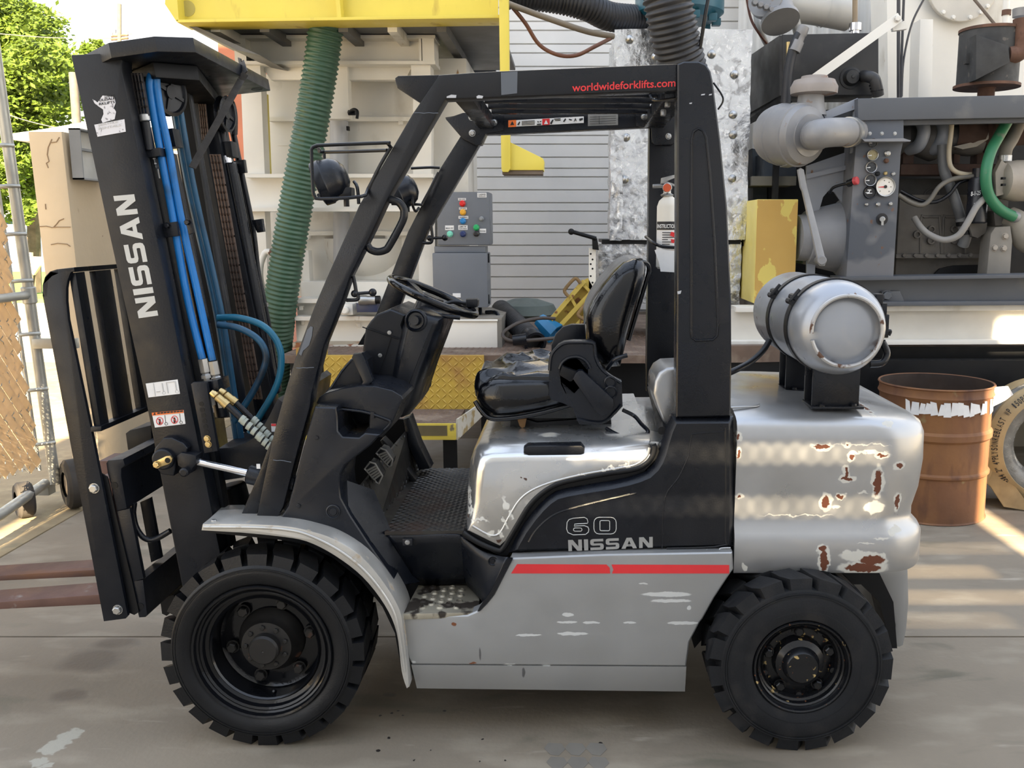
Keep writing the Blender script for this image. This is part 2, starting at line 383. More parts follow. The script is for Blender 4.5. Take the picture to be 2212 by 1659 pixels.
# ---- overhead guard
YG = 2.95
ex('guard_pillar', [(948, 161), (890, 246), (775, 443), (705, 600), (678, 663), (638, 771), (614, 850), (591, 935), (568, 1045), (551, 1128), (594, 1128), (612, 1094), (643, 972), (669, 880), (673, 850),
    (700, 744), (738, 649), (757, 594), (804, 500), (838, 427), (962, 214), (1463, 194), (1463, 137), (1050, 154)], YG, YG + .075, black, FL, bev=.007, label='near front pillar and roof rail, dark grey, paint worn on the edges')
g = bpy.data.objects['guard_pillar']
ppoly('touch_up_patch', [[(1082, 156), (1118, 154), (1117, 201), (1083, 205)]], YG - .0008, touch, g, label='grey touch-up patch on the roof rail')
ppoly('touch_up_patch', [[(664, 712), (671, 704), (676, 706), (674, 725), (668, 745), (661, 752), (655, 757), (651, 768), (646, 764), (655, 738)]], YG - .0008, touch, g, label='grey worn patch low on the pillar')
ppoly('paint_chip', [[(965, 208), (975, 204), (986, 205), (985, 211), (965, 211)], [(1029, 208), (1034, 205), (1044, 207), (1042, 212), (1030, 212)]], YG - .0008, bare, g)
bm = bmesh.new()
for a, b in (((895, 244), (947, 244)), ((640, 795), (678, 794)), ((590, 993), (629, 997))):
    a_tube(bm, [P(a[0] + (b[0] - a[0]) * t / 5, a[1] + (b[1] - a[1]) * t / 5 + random.uniform(-1, 1), YG - .0006) for t in range(6)], .0013, 5)
fin('weld_seam', bm, touch, g)
text('lettering', 'worldwideforklifts.com', P(1236, 197, YG - .001), P(1459, 186, YG - .001), P(1236, 180.5, YG) - P(1236, 197, YG), red_l, g, bold=.012, label='red web address lettering')
YR = 2.935
pill = ex('guard_pillar', [(1463, 137), (1478, 131), (1510, 131), (1526, 138), (1536, 153), (1541, 176), (1557, 301), (1572, 450), (1580, 640), (1581, 780), (1579, 900), (1460, 902), (1462, 640)], YR, YR + .085, black, FL, bev=.012, seg=3, label='near rear pillar, dark grey with a pressed panel')
bm = bmesh.new()
for rr in ([(1493, 715), (1493, 500), (1494, 300), (1498, 284), (1508, 277), (1518, 281), (1525, 296), (1534, 380), (1543, 520), (1551, 700)],
           [(1493, 715), (1494, 728), (1503, 735), (1540, 733), (1549, 724), (1551, 700)]):
    a_tube(bm, [P(x, y, YR) for x, y in rr], .0045, 6)
fin('pressed_groove', bm, black, pill)
ppoly('paint_chip', [[(1463, 629), (1472, 627), (1470, 634), (1464, 635)], [(1515, 203), (1523, 202), (1522, 205), (1514, 206)], [(1532, 203), (1538, 202), (1537, 205), (1531, 206)], [(1489, 222), (1495, 221), (1494, 224), (1489, 224)]], YR - .0008, bare, pill)
ex('visor_bracket', [(854, 176), (853, 168), (860, 163), (952, 161), (908, 222), (858, 189)], YG + .01, YG + .05, black, FL, bev=.004)
# far side of the guard
YF = 3.86
fp = ex('guard_pillar', [(1000, 285), (1044, 297), (923, 500), (862, 663), (820, 745), (772, 745), (813, 676), (881, 500), (952, 361)], YF, YF + .07, black, FL, bev=.006, label='far front pillar, dark grey')
ex('guard_rail', [(961, 253), (990, 248), (1050, 246), (1373, 236), (1470, 232), (1470, 272), (1402, 274), (1050, 290), (1040, 312), (1025, 314), (1000, 300)], YF - .005, YF + .06, black, FL, bev=.004, label='far roof rail carrying the warning strip')
fr = bpy.data.objects['guard_rail']
ex('guard_pillar', [(1403, 262), (1480, 260), (1478, 845), (1396, 845), (1400, 562)], YF, YF + .08, black, FL, bev=.006, label='far rear pillar, dark grey')
rp = bpy.data.objects['guard_pillar.003']
ex('gusset', [(1372, 240), (1462, 236), (1459, 306), (1452, 312), (1415, 313), (1408, 306), (1407, 277), (1374, 272)], YF - .02, YF - .006, black, rp, bev=.003)
for x, y in ((1391, 252), (1444, 294), (1409, 252)): bolt(P(x, y, YF - .02), (0, -1, 0), .010, .010, steel, rp)
ex('gusset', [(962, 256), (1000, 243), (1060, 243), (1087, 248), (1087, 282), (1050, 288), (1037, 312), (1028, 314), (998, 298)], YF - .022, YF - .007, black, fr, bev=.003)
for x, y in ((1020, 287), (1067, 264), (1019, 253)): bolt(P(x, y, YF - .022), (0, -1, 0), .011, .010, steel, fr)
# warning strip on the far rail
YS = YF - .0065
ws = ppoly('warning_strip', [[(1098, 260), (1261, 251), (1261, 265), (1098, 274)]], YS, white_l, fr, label='long white warning strip with orange and red squares')
ppoly('strip_print', [[(1098, 259.5), (1115, 258.5), (1115, 273.5), (1098, 274.5)]], YS - .0014, orange_l, fr)
ppoly('strip_print', [[(1171.5, 256.5), (1187.5, 255.5), (1187.5, 269), (1171.5, 270)]], YS - .0014, red_l, fr)
bl = [[(1102, 270), (1106.5, 261), (1111, 269.5)], [(1117, 269), (1122, 262), (1124, 263), (1121, 270)], [(1161, 261), (1165, 263), (1161, 264)], [(1169, 260), (1165.5, 262), (1169, 263.5)], [(1160, 267), (1169, 266.5), (1169, 269), (1160, 269.5)],
      [(1188, 266), (1193, 258), (1196, 258), (1192, 268)], [(1197, 256), (1211, 255), (1211, 257), (1197, 258)], [(1199, 259), (1211, 258.4), (1211, 260), (1199, 260.6)],
      [(1216, 262), (1221, 255), (1223, 257), (1219, 263)], [(1229, 256), (1236, 258), (1234, 260), (1229, 258)], [(1239, 263), (1243, 254), (1246, 262), (1243, 259)], [(1251, 256), (1259, 254), (1259, 258), (1252, 261)]]
for k in range(4): bl.append([(1127, 261 + k * 2.6), (1155, 259.4 + k * 2.6), (1155, 260.4 + k * 2.6), (1127, 262 + k * 2.6)])
ppoly('strip_print', bl, YS - .0016, black_l, fr)
ppoly('strip_print', [[(1175, 268), (1179.5, 258.5), (1184, 267.5)]], YS - .0018, white_l, fr)
np_ = label_on('data_plate', [(1270, 246), (1335, 243.5), (1335, 269.5), (1270, 272)], YS, steel, fr, label='bare metal data plate')
ppoly('plate_print', [[(1274, 252 + k * 5), (1331, 249.6 + k * 5), (1331, 250.2 + k * 5), (1274, 252.6 + k * 5)] for k in range(4)] + [[(1294, 250), (1294.7, 250), (1294.7, 268), (1294, 268)]], YS - .0014, black_l, fr)
# roof: cross members and bars between the two sides
zr0 = P(1050, 214, YG).z; zr1 = P(1050, 158, YG).z
xa = P(975, 214, YG).x; xb = P(1462, 200, YG).x
boxes('roof_cross_member', [((xa, YG + .075, zr0 + .005), (xa + .06, YF, zr0 + .055))], black, FL, bev=.004)
boxes('roof_cross_member', [((xb - .03, YG + .075, zr0 + .01), (xb + .05, YF, zr0 + .06))], black, FL, bev=.004)
for k in range(5):
    y = YG + .16 + k * .15
    boxes('roof_bar', [((xa + .06, y, zr0 + .050), (xb - .03, y + .035, zr0 + .085))], black, FL, bev=.004)
bm = bmesh.new()
a_tube(bm, cat([P(1462, 212, 3.0), P(1420, 217, 3.02), P(1408, 213, 3.03), P(1404, 205, 3.04)], 6), .004, 6); a_tube(bm, cat([P(1541, 178, 3.0), P(1562, 212, 3.0), P(1551, 236, 3.0)], 8), .003, 6)
fin('roof_wire', bm, black, FL)
for x, y in ((1451, 212), (1442, 224), (1433, 243)): pb('bar_clip', x - 5, y - 8, x + 6, y + 6, 3.1, 3.13, steel, FL, bev=.004)

# ---- grab handle, lamps, lever brackets
ptube('grab_handle', [(842, 430), (860, 436), (870, 447), (873, 460), (868, 480), (841, 530), (831, 540), (815, 543), (800, 538), (793, 528)], YG + .03, .0125, black, FL, seg=12)
def lamp(dx, pts_scale, Y, pts, cage, mount, which):
    bm = bmesh.new(); c = P(pts[0], pts[1], Y); k = pts_scale
    a_lathe(bm, c, V((-.9, -.12, -.36)), [(.062 * k, 0), (.062 * k, .068 * k), (.058 * k, .076 * k), (.03 * k, .078 * k), (.025 * k, .074 * k), (-.008 * k, .070 * k), (-.03 * k, .056 * k), (-.046 * k, .03 * k), (-.05 * k, 0)], 28)
    o = fin('work_lamp', bm, plast, FL, label=which)
    bm = bmesh.new()
    for t in cage: a_tube(bm, cat([P(*q) for q in t], 3), .0055, 8)
    fin('lamp_cage', bm, black, o)
    bm = bmesh.new(); p = P(*mount, Y); a_box(bm, (p.x - .022, Y - .03, p.z), (p.x + .022, Y + .03, p.z + .03), .005); a_lathe(bm, p, (0, 0, -1), [(0, .009), (.03, .009), (.03, 0)], 8)
    fin('lamp_mount', bm, black, o)
y0, y1 = 2.90, 3.10
lamp(0, .92, 3.0, (722, 385), [[(843, 316, YG), (838, 310, y0), (831, 308, y0), (700, 313, y0), (683, 314.6, y0), (674, 320, y0), (673, 335, y0), (676, 410, y0), (680, 423, y0), (692, 429, y0), (780, 424, y0), (795, 408, YG), (822, 355, YG), (846, 315, YG)],
    [(836, 324, YG), (702, 328, y1), (690, 322, 3.0), (683, 316, y0)], [(700, 330, y1), (705, 430, y1)], [(688, 421, y0), (705, 428, y1), (780, 424, y1)], [(765, 392, 3.02), (772, 405, 3.0), (775, 440, 2.99)]], (748, 425), 'near work lamp in its wire cage, black shell')
lamp(1, .92, 3.80, (878, 409), [[(888, 363, YF - .03), (930, 361, YF - .03), (950, 362, YF - .03)], [(846, 440, YF - .06), (905, 441, YF - .06), (914, 436, YF - .05), (947, 372, YF - .03)], [(890, 425, YF - .1), (892, 445, YF - .1), (898, 456, YF - .06), (905, 448, YF - .04)]], (880, 441), 'far work lamp behind the near pillar, black shell')
for Y, pts, rod in ((YG + .03, [(763, 596), (767, 615), (770, 633), (774, 641), (770, 647), (748, 648)], [(766, 634), (805, 631)]), (YF - .03, [(931, 486), (933, 500), (934, 515), (930, 524), (913, 524)], [(928, 514), (961, 513)])):
    o = ptube('mirror_bracket', pts, Y, .006, black, FL, seg=8)
    bm = bmesh.new(); a_tube(bm, [P(*rod[0], Y), P(*rod[1], Y)], .0055, 8)
    for q, r in ((rod[0], .012), (rod[1], .013)): bmesh.ops.create_uvsphere(bm, u_segments=12, v_segments=8, radius=r, matrix=Matrix.Translation(P(*q, Y)))
    fin('mirror_stud', bm, black, o)

# ---- body side
YB = 2.93
body = stepped('rear_side_panel', [(1097, 1199), (1110, 1172), (1126, 1144), (1147, 1115), (1165, 1094), (1182, 1078), (1200, 1066), (1223, 1060), (1250, 1055), (1323, 1043), (1355, 1036), (1379, 1029), (1398, 1021), (1412, 1008), (1420, 995), (1426, 980), (1433, 955), (1441, 929), (1453, 902),
    (1587, 901), (1589, 1000), (1589, 1110), (1588, 1188), (1350, 1193)], YB, YB + .07, [(.020, 0), (.018, .002), (.001, .022), (0, .026)], black, FL, label='black side panel with model number and maker lettering')
bm = bmesh.new()
a_tube(bm, cat([P(x, y, YB + .001) for x, y in ((1142, 1170), (1155, 1148), (1178, 1124), (1205, 1107), (1240, 1096), (1300, 1081), (1375, 1064))], 6), lambda i: .0045, 6)
for rr in ([(1487, 985), (1493, 945), (1502, 936), (1560, 933), (1567, 940), (1567, 1150), (1558, 1178), (1440, 1184)],): a_tube(bm, cat([P(x, y, YB + .001) for x, y in rr], 5), .003, 6)
a_tube(bm, cat([P(x, y, YB + .001) for x, y in ((1487, 985), (1466, 1030), (1440, 1065), (1432, 1110), (1430, 1184))], 5), .003, 6)
fin('pressed_line', bm, black, body)
ptube('panel_latch', [(1525, 1187), (1540, 1191), (1550, 1190), (1558, 1184), (1578, 1183)], YB - .004, .0035, steel, body, label='thin bright latch lever')
def NI(ch):
    if ch == 'N': return [[(0, 0), (0, 1), (.34, 1), (.74, .38), (.74, 1), (1, 1), (1, 0), (.66, 0), (.26, .62), (.26, 0)]]
    if ch == 'I': return [[(0, 0), (0, 1), (1, 1), (1, 0)]]
    if ch == 'A': return [[(.5, 1), (.66, 1), (1, 0), (.74, 0), (.67, .2), (.5, .2), (.5, .4), (.6, .4), (.5, .74), (.5, 1)], [(0, 0), (.34, 1), (.5, 1), (.5, .74), (.4, .4), (.5, .4), (.5, .2), (.33, .2), (.26, 0)]]
    return [[(0, 0), (.8, 0), (.95, .06), (1, .18), (1, .42), (.94, .54), (.8, .59), (.3, .59), (.26, .62), (.26, .74), (.3, .77), (.97, .77), (.97, 1), (.2, 1), (.06, .95), (0, .83), (0, .57), (.06, .46), (.2, .41), (.7, .41), (.74, .38), (.74, .26), (.7, .23), (0, .23)]]
def maker(name, fn, Y, m, parent, **kw):
    W = dict(N=1.0, I=.30, S=.98, A=1.14); gap = .155; tot = sum(W[c] for c in 'NISSAN') + 5 * gap; x = 0; polys = []
    for c in 'NISSAN':
        for pl in NI(c): polys.append([fn((x + u * W[c]) / tot, v) for u, v in pl])
        x += W[c] + gap
    return ppoly(name, polys, Y, m, parent, th=.001, **kw)
def bil(A, B, D, E):
    return lambda u, v: tuple((A[i] * (1 - u) + B[i] * u) * (1 - v) + (D[i] * (1 - u) + E[i] * u) * v for i in (0, 1))
maker('maker_lettering', bil((1228, 1190), (1410, 1182), (1227, 1166), (1410, 1159)), YB - .0006, silver_l, body)
# outlined 60
def rrect(x0, y0, x1, y1, r):
    o = []
    for cx, cy, a in ((x1 - r, y0 + r, -90), (x1 - r, y1 - r, 0), (x0 + r, y1 - r, 90), (x0 + r, y0 + r, 180)):
        o += [(cx + r * math.cos(math.radians(a + t)), cy + r * math.sin(math.radians(a + t))) for t in (0, 30, 60, 90)]
    return o
bm = bmesh.new()
six = [(1238, 1119), (1262, 1117), (1268, 1120), (1270, 1127), (1269, 1130), (1248, 1131), (1241, 1132), (1240, 1136), (1262, 1135), (1270, 1138), (1272, 1143), (1271, 1149), (1265, 1154), (1238, 1155), (1227, 1150), (1224, 1142), (1225, 1128), (1229, 1122)]
for q in (six, rrect(1239, 1140, 1257, 1147, 3), rrect(1283, 1117, 1331, 1153, 11), rrect(1296, 1124, 1317, 1146, 3)):
    a_tube(bm, [P(x, y, YB - .0005) for x, y in q], .0014, 4, closed=True)
fin('model_number', bm, grey_l, body, label='outlined model number 60')
YL = 2.895
low = [(1105, 1205), (1300, 1197), (1583, 1192), (1585, 1229), (1573, 1247), (1544, 1291), (1518, 1338), (1512, 1345), (1490, 1387), (1483, 1440), (890, 1436), (881, 1420), (870, 1372), (862, 1330), (930, 1330), (1010, 1328), (1034, 1318), (1050, 1302), (1066, 1282)]
sp = ex('lower_side_panel', low, YL, YL + .06, greyp, FL, bev=.012, seg=3, label='silver grey lower side panel, scuffed, with a red stripe')
a, b, c_, d = P(888, 1436, YL + .002), P(1483, 1440, YL + .002), P(1480, 1494, YL + .02), P(900, 1487, YL + .02)
prism('panel_skirt', [a, b, c_, d], (0, .04, 0), greyp, sp, bev=.003)
ppoly('red_stripe', [[(1117, 1218), (1310, 1219), (1317, 1226), (1318, 1238), (1104, 1238)], [(1321, 1219), (1575, 1220), (1575, 1238), (1322, 1238), (1325, 1230)]], YL - .0006, red_l, sp, label='red stripe')
ppoly('edge_strip', [[(1097, 1203), (1108, 1204), (1066, 1283), (1038, 1316), (1032, 1318), (1037, 1308), (1060, 1275)]], YL + .005, black, sp, th=.012)
# silver fender over the front wheel
YW = 2.86
fo = [(434, 1146), (437, 1132)] + sm2([(470, 1131), (550, 1132), (618, 1136), (668, 1146), (722, 1164), (782, 1203), (832, 1262), (864, 1318), (872, 1367), (880, 1439), (884, 1484)]) + sm2([(878, 1488), (867, 1451), (856, 1367), (830, 1307), (782, 1246), (722, 1200), (662, 1170), (601, 1159), (520, 1151)])
fn = ex('front_fender', fo, YW, YW + .16, fendm, FL, bev=.006, label='weathered silver front wheel arch, chipped along the lip')
f0 = [P(438, 1132, YW + .01), P(600, 1140, YW + .01), P(640, 1141, YW + .2), P(527, 1089, YW + .28), P(483, 1090, YW + .28)]
prism('fender_top', f0, (0, 0, -.02), fendm, fn, bev=.004)
bolt(P(462, 1127, 2.89), (0, 0, 1), .009, .008, steel, fn)
prism('wheel_arch_liner', [P(x, y, 3.0) for x, y in [(866, 1440), (853, 1367), (826, 1310), (778, 1250), (720, 1205), (662, 1176), (601, 1165), (520, 1157), (450, 1150), (450, 1140), (520, 1145), (601, 1152), (665, 1163), (725, 1190), (785, 1238), (835, 1300), (861, 1365), (872, 1440)]], (0, .62, 0), dark, FL)
ptube('fender_ridge', [(440, 1138), (550, 1139), (620, 1144), (668, 1156), (735, 1190), (795, 1240), (845, 1310), (862, 1370), (874, 1450)], YW - .001, .005, fendm, fn)

# ---- front cowl, floor, step
cw = ex('cowl_side', [(680, 878), (726, 880), (729, 900), (730, 931), (740, 943), (775, 945), (788, 935), (822, 938), (800, 962), (770, 985), (745, 1005), (736, 1022), (733, 1048), (736, 1075), (756, 1112), (794, 1170), (851, 1251), (843, 1266), (834, 1264), (808, 1236), (753, 1179), (720, 1156), (685, 1138), (618, 1121), (604, 1120), (622, 1094), (653, 972)],
    2.945, 3.17, plast, FL, bev=.01, seg=3, label='black moulded side of the front cowl')
for x, y in ((684, 945), (645, 1092)): bolt(P(x, y, 2.945), (0, -1, 0), .007, .004, plast, cw)
lathe('turn_plug', P(720, 1104, 2.945), (0, -1, 0), [(0, .024), (.004, .024), (.006, .020), (.003, .018), (.003, .014), (.006, .012), (.006, 0)], plast, cw, 24)
# inner footwell walls
prism('footwell_wall', [P(800, 1060, 3.1), P(838, 1150, 3.0), P(906, 1258, 3.13), P(840, 1268, 2.97), P(790, 1172, 2.97), P(745, 1100, 2.97), P(742, 1040, 3.0)], (.012, .0, .004), plast, FL)
zf = PZ(900, 1148, .70).z
fl = [PZ(831, 1148, .70), PZ(1010, 1146, .70), PZ(1040, 1011, .70), PZ(913, 1011, .70), PZ(874, 1037, .70), PZ(820, 1120, .70)]
flo = prism('floor_plate', fl, (0, 0, -.012), plate_m, FL, label='dark tread plate floor')
toe = [PZ(820, 1122, .70), PZ(874, 1037, .70), PZ(913, 1011, .70)]
tp = [P(820, 1122, toe[0].y), P(905, 1012, toe[2].y), P(880, 930, 3.72), P(780, 1050, 3.12)]
prism('toe_board', tp, (-.006, 0, .003), plate_m, FL)
def tread(name, quad, nx, ny, L, Wd, H, m, parent):
    """raised lozenges of a tread plate over a quad (bilinear)"""
    A, B, D, E = [V(q) for q in quad]; n = (B - A).cross(D - A).normalized()
    if n.z < -.1 or (abs(n.z) < .3 and n.y > 0): n = -n
    bm = bmesh.new()
    for j in range(ny):
        for i in range(nx):
            u, v = (i + .5 + .0) / nx, (j + .5) / ny
            p = (A * (1 - u) + B * u) * (1 - v) + (D * (1 - u) + E * u) * v
            ex_ = (B - A).normalized(); ey = n.cross(ex_).normalized()
            s = 1 if (i + j) % 2 else -1
            dd = (ex_ + ey * s).normalized(); ww = n.cross(dd)
            q = [bm.verts.new(p + dd * L / 2), bm.verts.new(p + ww * Wd / 2), bm.verts.new(p - dd * L / 2), bm.verts.new(p - ww * Wd / 2), bm.verts.new(p + n * H)]
            for k in range(4): bm.faces.new((q[k], q[(k + 1) % 4], q[4]))
    return fin(name, bm, m, parent, kind='stuff')
tread('tread_pattern', (fl[0], fl[1], fl[3], fl[2]), 16, 46, .03, .010, .004, plate_m, flo)
tread('tread_pattern', (tp[0], tp[1], tp[3], tp[2]), 16, 18, .03, .010, .004, plate_m, bpy.data.objects['toe_board'])
# step riser: curved black panel between floor and step
top = [(837, 1153, 3.0), (900, 1153, 3.0), (985, 1152, 3.0), (1003, 1160, 3.0), (1040, 1186, 2.98), (1075, 1199, 2.95), (1100, 1203, 2.92)]
botm = [(905, 1259, 3.13), (940, 1259, 3.13), (1000, 1257, 3.13), (1012, 1262, 3.11), (1040, 1290, 3.0), (1048, 1302, 2.95), (1058, 1296, 2.92)]
bm = bmesh.new(); rows = [[bm.verts.new(P(*t).lerp(P(*b), k / 6)) for k in range(7)] for t, b in zip(cat([V(t) for t in top], 4), cat([V(b) for b in botm], 4))]
for A, B in zip(rows, rows[1:]):
    for k in range(6): bm.faces.new((A[k], B[k], B[k + 1], A[k + 1]))
rs = fin('step_riser', bm, plast, FL)
sm = rs.modifiers.new('s', 'SOLIDIFY'); sm.thickness = .008
for x, y in ((880, 1171),):
    o = pb('latch_plate', x - 11, y - 8, x + 11, y + 8, 2.985, 3.0, plast, rs, bev=.004); bolt(P(x, y, 2.985), (0, -1, 0), .007, .004, steel, rs)
lathe('screw_cup', P(1065, 1210, 2.945), (0, -1, 0), [(0, .016), (.004, .018), (.006, .015), (.002, .012), (.002, .006), (.005, .005), (.005, 0)], plast, rs, 16)
zs = .452
st = [PZ(870, 1326, zs), PZ(1026, 1322, zs), PZ(1035, 1312, zs), PZ(1036, 1292, zs), PZ(1012, 1258, zs), PZ(905, 1260, zs)]
stp = prism('step', st, (0, 0, -.02), stepm, FL, bev=.003, label='perforated step plate, paint worn off')
bm = bmesh.new()
for q in ((935, 1269), (977, 1269), (920, 1276), (959, 1275), (997, 1275), (939, 1281), (977, 1281), (917, 1288), (956, 1287), (995, 1286), (935, 1293), (973, 1293), (914, 1299), (953, 1299), (992, 1299), (932, 1305), (970, 1305), (912, 1312), (950, 1312), (987, 1312)):
    a_lathe(bm, PZ(*q, zs), (0, 0, 1), [(0, .014), (.006, .010), (.006, .007), (.0, .006), (-.001, 0)], 14)
fin('raised_hole', bm, stepm, stp, kind='stuff')
# seal around the hood
ptube('hood_seal', [(1000, 1150), (1035, 1172), (1075, 1188), (1086, 1184), (1100, 1162), (1118, 1132), (1141, 1094), (1168, 1066), (1203, 1045), (1250, 1033), (1309, 1022), (1368, 1013), (1396, 1000), (1410, 981), (1414, 962)], 2.955, .010, rubber, FL, seg=10)
ex('hood_gap', [(1000, 1160), (1080, 1200), (1096, 1200), (1147, 1117), (1200, 1068), (1380, 1030), (1427, 980), (1418, 960), (1360, 1000), (1190, 1040), (1075, 1170), (1003, 1140)], 2.965, 2.99, dark, FL)
# hood
hp = [(1003, 1152), (1000, 1128), (1002, 1085), (1005, 1045), (1009, 1010), (1017, 985), (1033, 970), (1060, 964), (1120, 962), (1250, 960), (1410, 955), (1413, 985), (1394, 1002), (1366, 1011), (1309, 1020), (1250, 1030), (1202, 1042), (1165, 1065), (1139, 1092), (1116, 1130), (1098, 1160), (1080, 1178)]
pts = [P(x, y, 2.95) for x, y in hp]
hood = stepped('engine_hood', hp, 2.95, 3.87, rnd(.055, .13, 8), hoodm, FL, w=[.3, .7] + [1] * 8 + [.6, .1] + [0] * 10, ang=60, label='bright silver engine hood under the seat, dented and chipped')
ptube('hood_crease', [(1020, 1135), (1050, 1152), (1070, 1156), (1084, 1145), (1100, 1115), (1122, 1080), (1150, 1058), (1195, 1040), (1260, 1024), (1340, 1010), (1375, 1002), (1397, 985), (1403, 966)], 2.953, .005, hoodm, hood)
zh = pts[9].z
q = [(1140, 964), (1255, 962), (1263, 968), (1262, 979), (1255, 984), (1142, 984), (1131, 978), (1131, 968)]
ex('hood_grip', q, 2.958, 3.02, black, hood, bev=.004, label='black recessed grip')
# hood rear deck and dark bulkhead
box('hood_deck', (P(1380, 960, 3.0).x, 3.02, zh - .05), (P(1462, 960, 3.0).x, 3.86, zh - .005), hoodm, FL, bev=.01)
ptube('rear_bulkhead_seal', [(1430, 930, 2.98), (1412, 860, 3.5), (1405, 838, 3.84)], 3, .014, rubber, FL)
tube('deck_cable', [P(1345, 885, 3.2), P(1370, 898, 3.2), P(1385, 915, 3.15), P(1400, 932, 3.1), P(1385, 941, 3.1), P(1340, 940, 3.1), P(1310, 925, 3.15)], .007, black, FL)
# ---- seat
def blob_grid(name, fn, nu, nv, m, parent, closed_u=True, **kw):
    bm = bmesh.new(); R = [[bm.verts.new(fn(i / nu, j / (nv - 1))) for i in range(nu)] for j in range(nv)]
    for A, B in zip(R, R[1:]):
        for i in range(nu): bm.faces.new((A[i], A[(i + 1) % nu], B[(i + 1) % nu], B[i]))
    bm.faces.new(R[0][::-1]); bm.faces.new(R[-1])
    return fin(name, bm, m, parent, ang=60, **kw)
from mathutils import noise as NZ
ctr = P(1150, 855, 3.46); cz0 = P(1120, 905, 3.2).z
xl = P(1022, 850, 3.25).x; xr = P(1300, 850, 3.46).x; yl, yr = 3.20, 3.74
def cushion(u, v):
    a = 2 * math.pi * u; e = .32
    cx, sx = math.cos(a), math.sin(a)
    X = (xl + xr) / 2 + (xr - xl) / 2 * math.copysign(abs(cx) ** e, cx); Yy = (yl + yr) / 2 + (yr - yl) / 2 * math.copysign(abs(sx) ** e, sx)
    t = v
    if t < .5: s = .93 + .07 * math.sin(t / .5 * math.pi / 2); z = t / .5 * .085
    elif t < .75: s = 1 - .03 * ((t - .5) / .25) ** 2; z = .085 + (t - .5) / .25 * .04
    else: s = .97 * math.cos((t - .75) / .25 * math.pi / 2 * .97); z = .125 + .03 * math.sin((t - .75) / .25 * math.pi / 2)
    X = (xl + xr) / 2 + (X - (xl + xr) / 2) * s; Yy = (yl + yr) / 2 + (Yy - (yl + yr) / 2) * s
    slope = (X - xl) / (xr - xl)
    z += .03 * (1 - slope) * (1 if t > .4 else t / .4)
    p = V((X, Yy, cz0 + z))
    if t > .3:
        w = min(1, (t - .3) / .2)
        ridge = abs(NZ.noise(p * 9)) - .25
        p.z += w * (.034 * NZ.noise(p * 5 + V((3, 1, 0))) - .055 * ridge * 1.2 + .012 * NZ.noise(p * 20))
        dip = math.exp(-(((p.y - 3.47) / .05) ** 2)) * (1 if t > .6 else 0); p.z -= .02 * dip
        p.x += .008 * NZ.noise(p * 14 + V((9, 0, 0))); p.y += .008 * NZ.noise(p * 14 + V((0, 7, 0)))
    return p
cu = blob_grid('seat_cushion', cushion, 96, 44, vinyl, FL, label='wrinkled glossy black vinyl seat cushion')
tube('seat_piping', [P(1026, 866, 3.20), P(1040, 888, 3.19), P(1062, 904, 3.185), P(1110, 902, 3.185), P(1170, 891, 3.185), P(1225, 876, 3.19), P(1250, 868, 3.2)], .008, vinyl, cu)
domed('vinyl_skirt', [(1026, 864), (1040, 886), (1062, 903), (1110, 901), (1170, 890), (1225, 875), (1240, 850), (1240, 825), (1060, 822), (1034, 838)], 3.165, 3.27, [(.3, 0), (.55, .004), (.75, .012), (.9, .024), (.97, .036), (1, .05)], vinyl, cu, ang=75)
bo = [(1266, 735), (1264, 690), (1270, 670), (1280, 648), (1302, 614), (1325, 588), (1350, 566), (1372, 558), (1392, 560), (1399, 570), (1397, 600), (1376, 672), (1356, 740), (1342, 798), (1310, 800), (1300, 792), (1275, 770)]
bk = domed('seat_back', bo, 3.20, 3.70, [(.35, 0), (.55, .004), (.72, .012), (.85, .026), (.94, .045), (.985, .065), (1, .09)], vinyl, FL, ang=75, label='glossy black vinyl seat back')
tube('seat_piping', [P(1268, 700, 3.26), P(1290, 648, 3.245), P(1325, 604, 3.245), P(1362, 573, 3.25), P(1392, 566, 3.27), P(1402, 580, 3.3), P(1396, 606, 3.3), P(1377, 670, 3.3), P(1358, 735, 3.3)], .008, vinyl, bk)
def wing(Y, sh, name, hole=True):
    o = [(1186, 853), (1186, 787), (1189, 770), (1196, 756), (1206, 744), (1219, 737), (1240, 735), (1277, 735), (1287, 741), (1289, 752), (1290, 771), (1296, 786), (1305, 798), (1320, 812), (1343, 823), (1345, 877), (1331, 893), (1310, 910), (1297, 918), (1251, 916), (1246, 905), (1237, 880), (1215, 870), (1191, 863)]
    hh = [(1208, 800), (1212, 788), (1222, 778), (1238, 773), (1256, 776), (1268, 786), (1272, 800), (1268, 812), (1262, 826), (1240, 850), (1222, 850), (1212, 830)]
    i = 0; o = [(1186, 820)] + o[1:] + [o[0]]
    hh = hh[-1:] + hh[:-1]
    pts = o + [(1186, 820.2)] + hh[::-1] + [hh[-1]] if hole else o
    return ex('hip_restraint', [(x + sh[0], y + sh[1]) for x, y in pts], Y, Y + .035, plast, FL, bev=0, label=name)
wg = wing(3.16, (0, 0), 'near black plastic hip restraint wing')
bm = bmesh.new()
for L in ([(1187, 800), (1190, 771), (1200, 754), (1219, 741), (1245, 739), (1277, 740), (1284, 746), (1287, 772), (1303, 800), (1341, 826)], [(1208, 796), (1215, 782), (1230, 772), (1250, 771), (1266, 780), (1275, 795)], [(1246, 905), (1300, 912), (1330, 888), (1342, 874)]):
    a_tube(bm, cat([P(x, y, 3.157) for x, y in L], 5), .006, 6)
fin('moulded_rib', bm, plast, wg)
ex('hip_restraint', [(1190, 780), (1191, 745), (1200, 722), (1216, 706), (1235, 700), (1262, 700), (1266, 720), (1266, 800), (1200, 800)], 3.70, 3.735, plast, FL, bev=.006, label='far black plastic hip restraint wing')
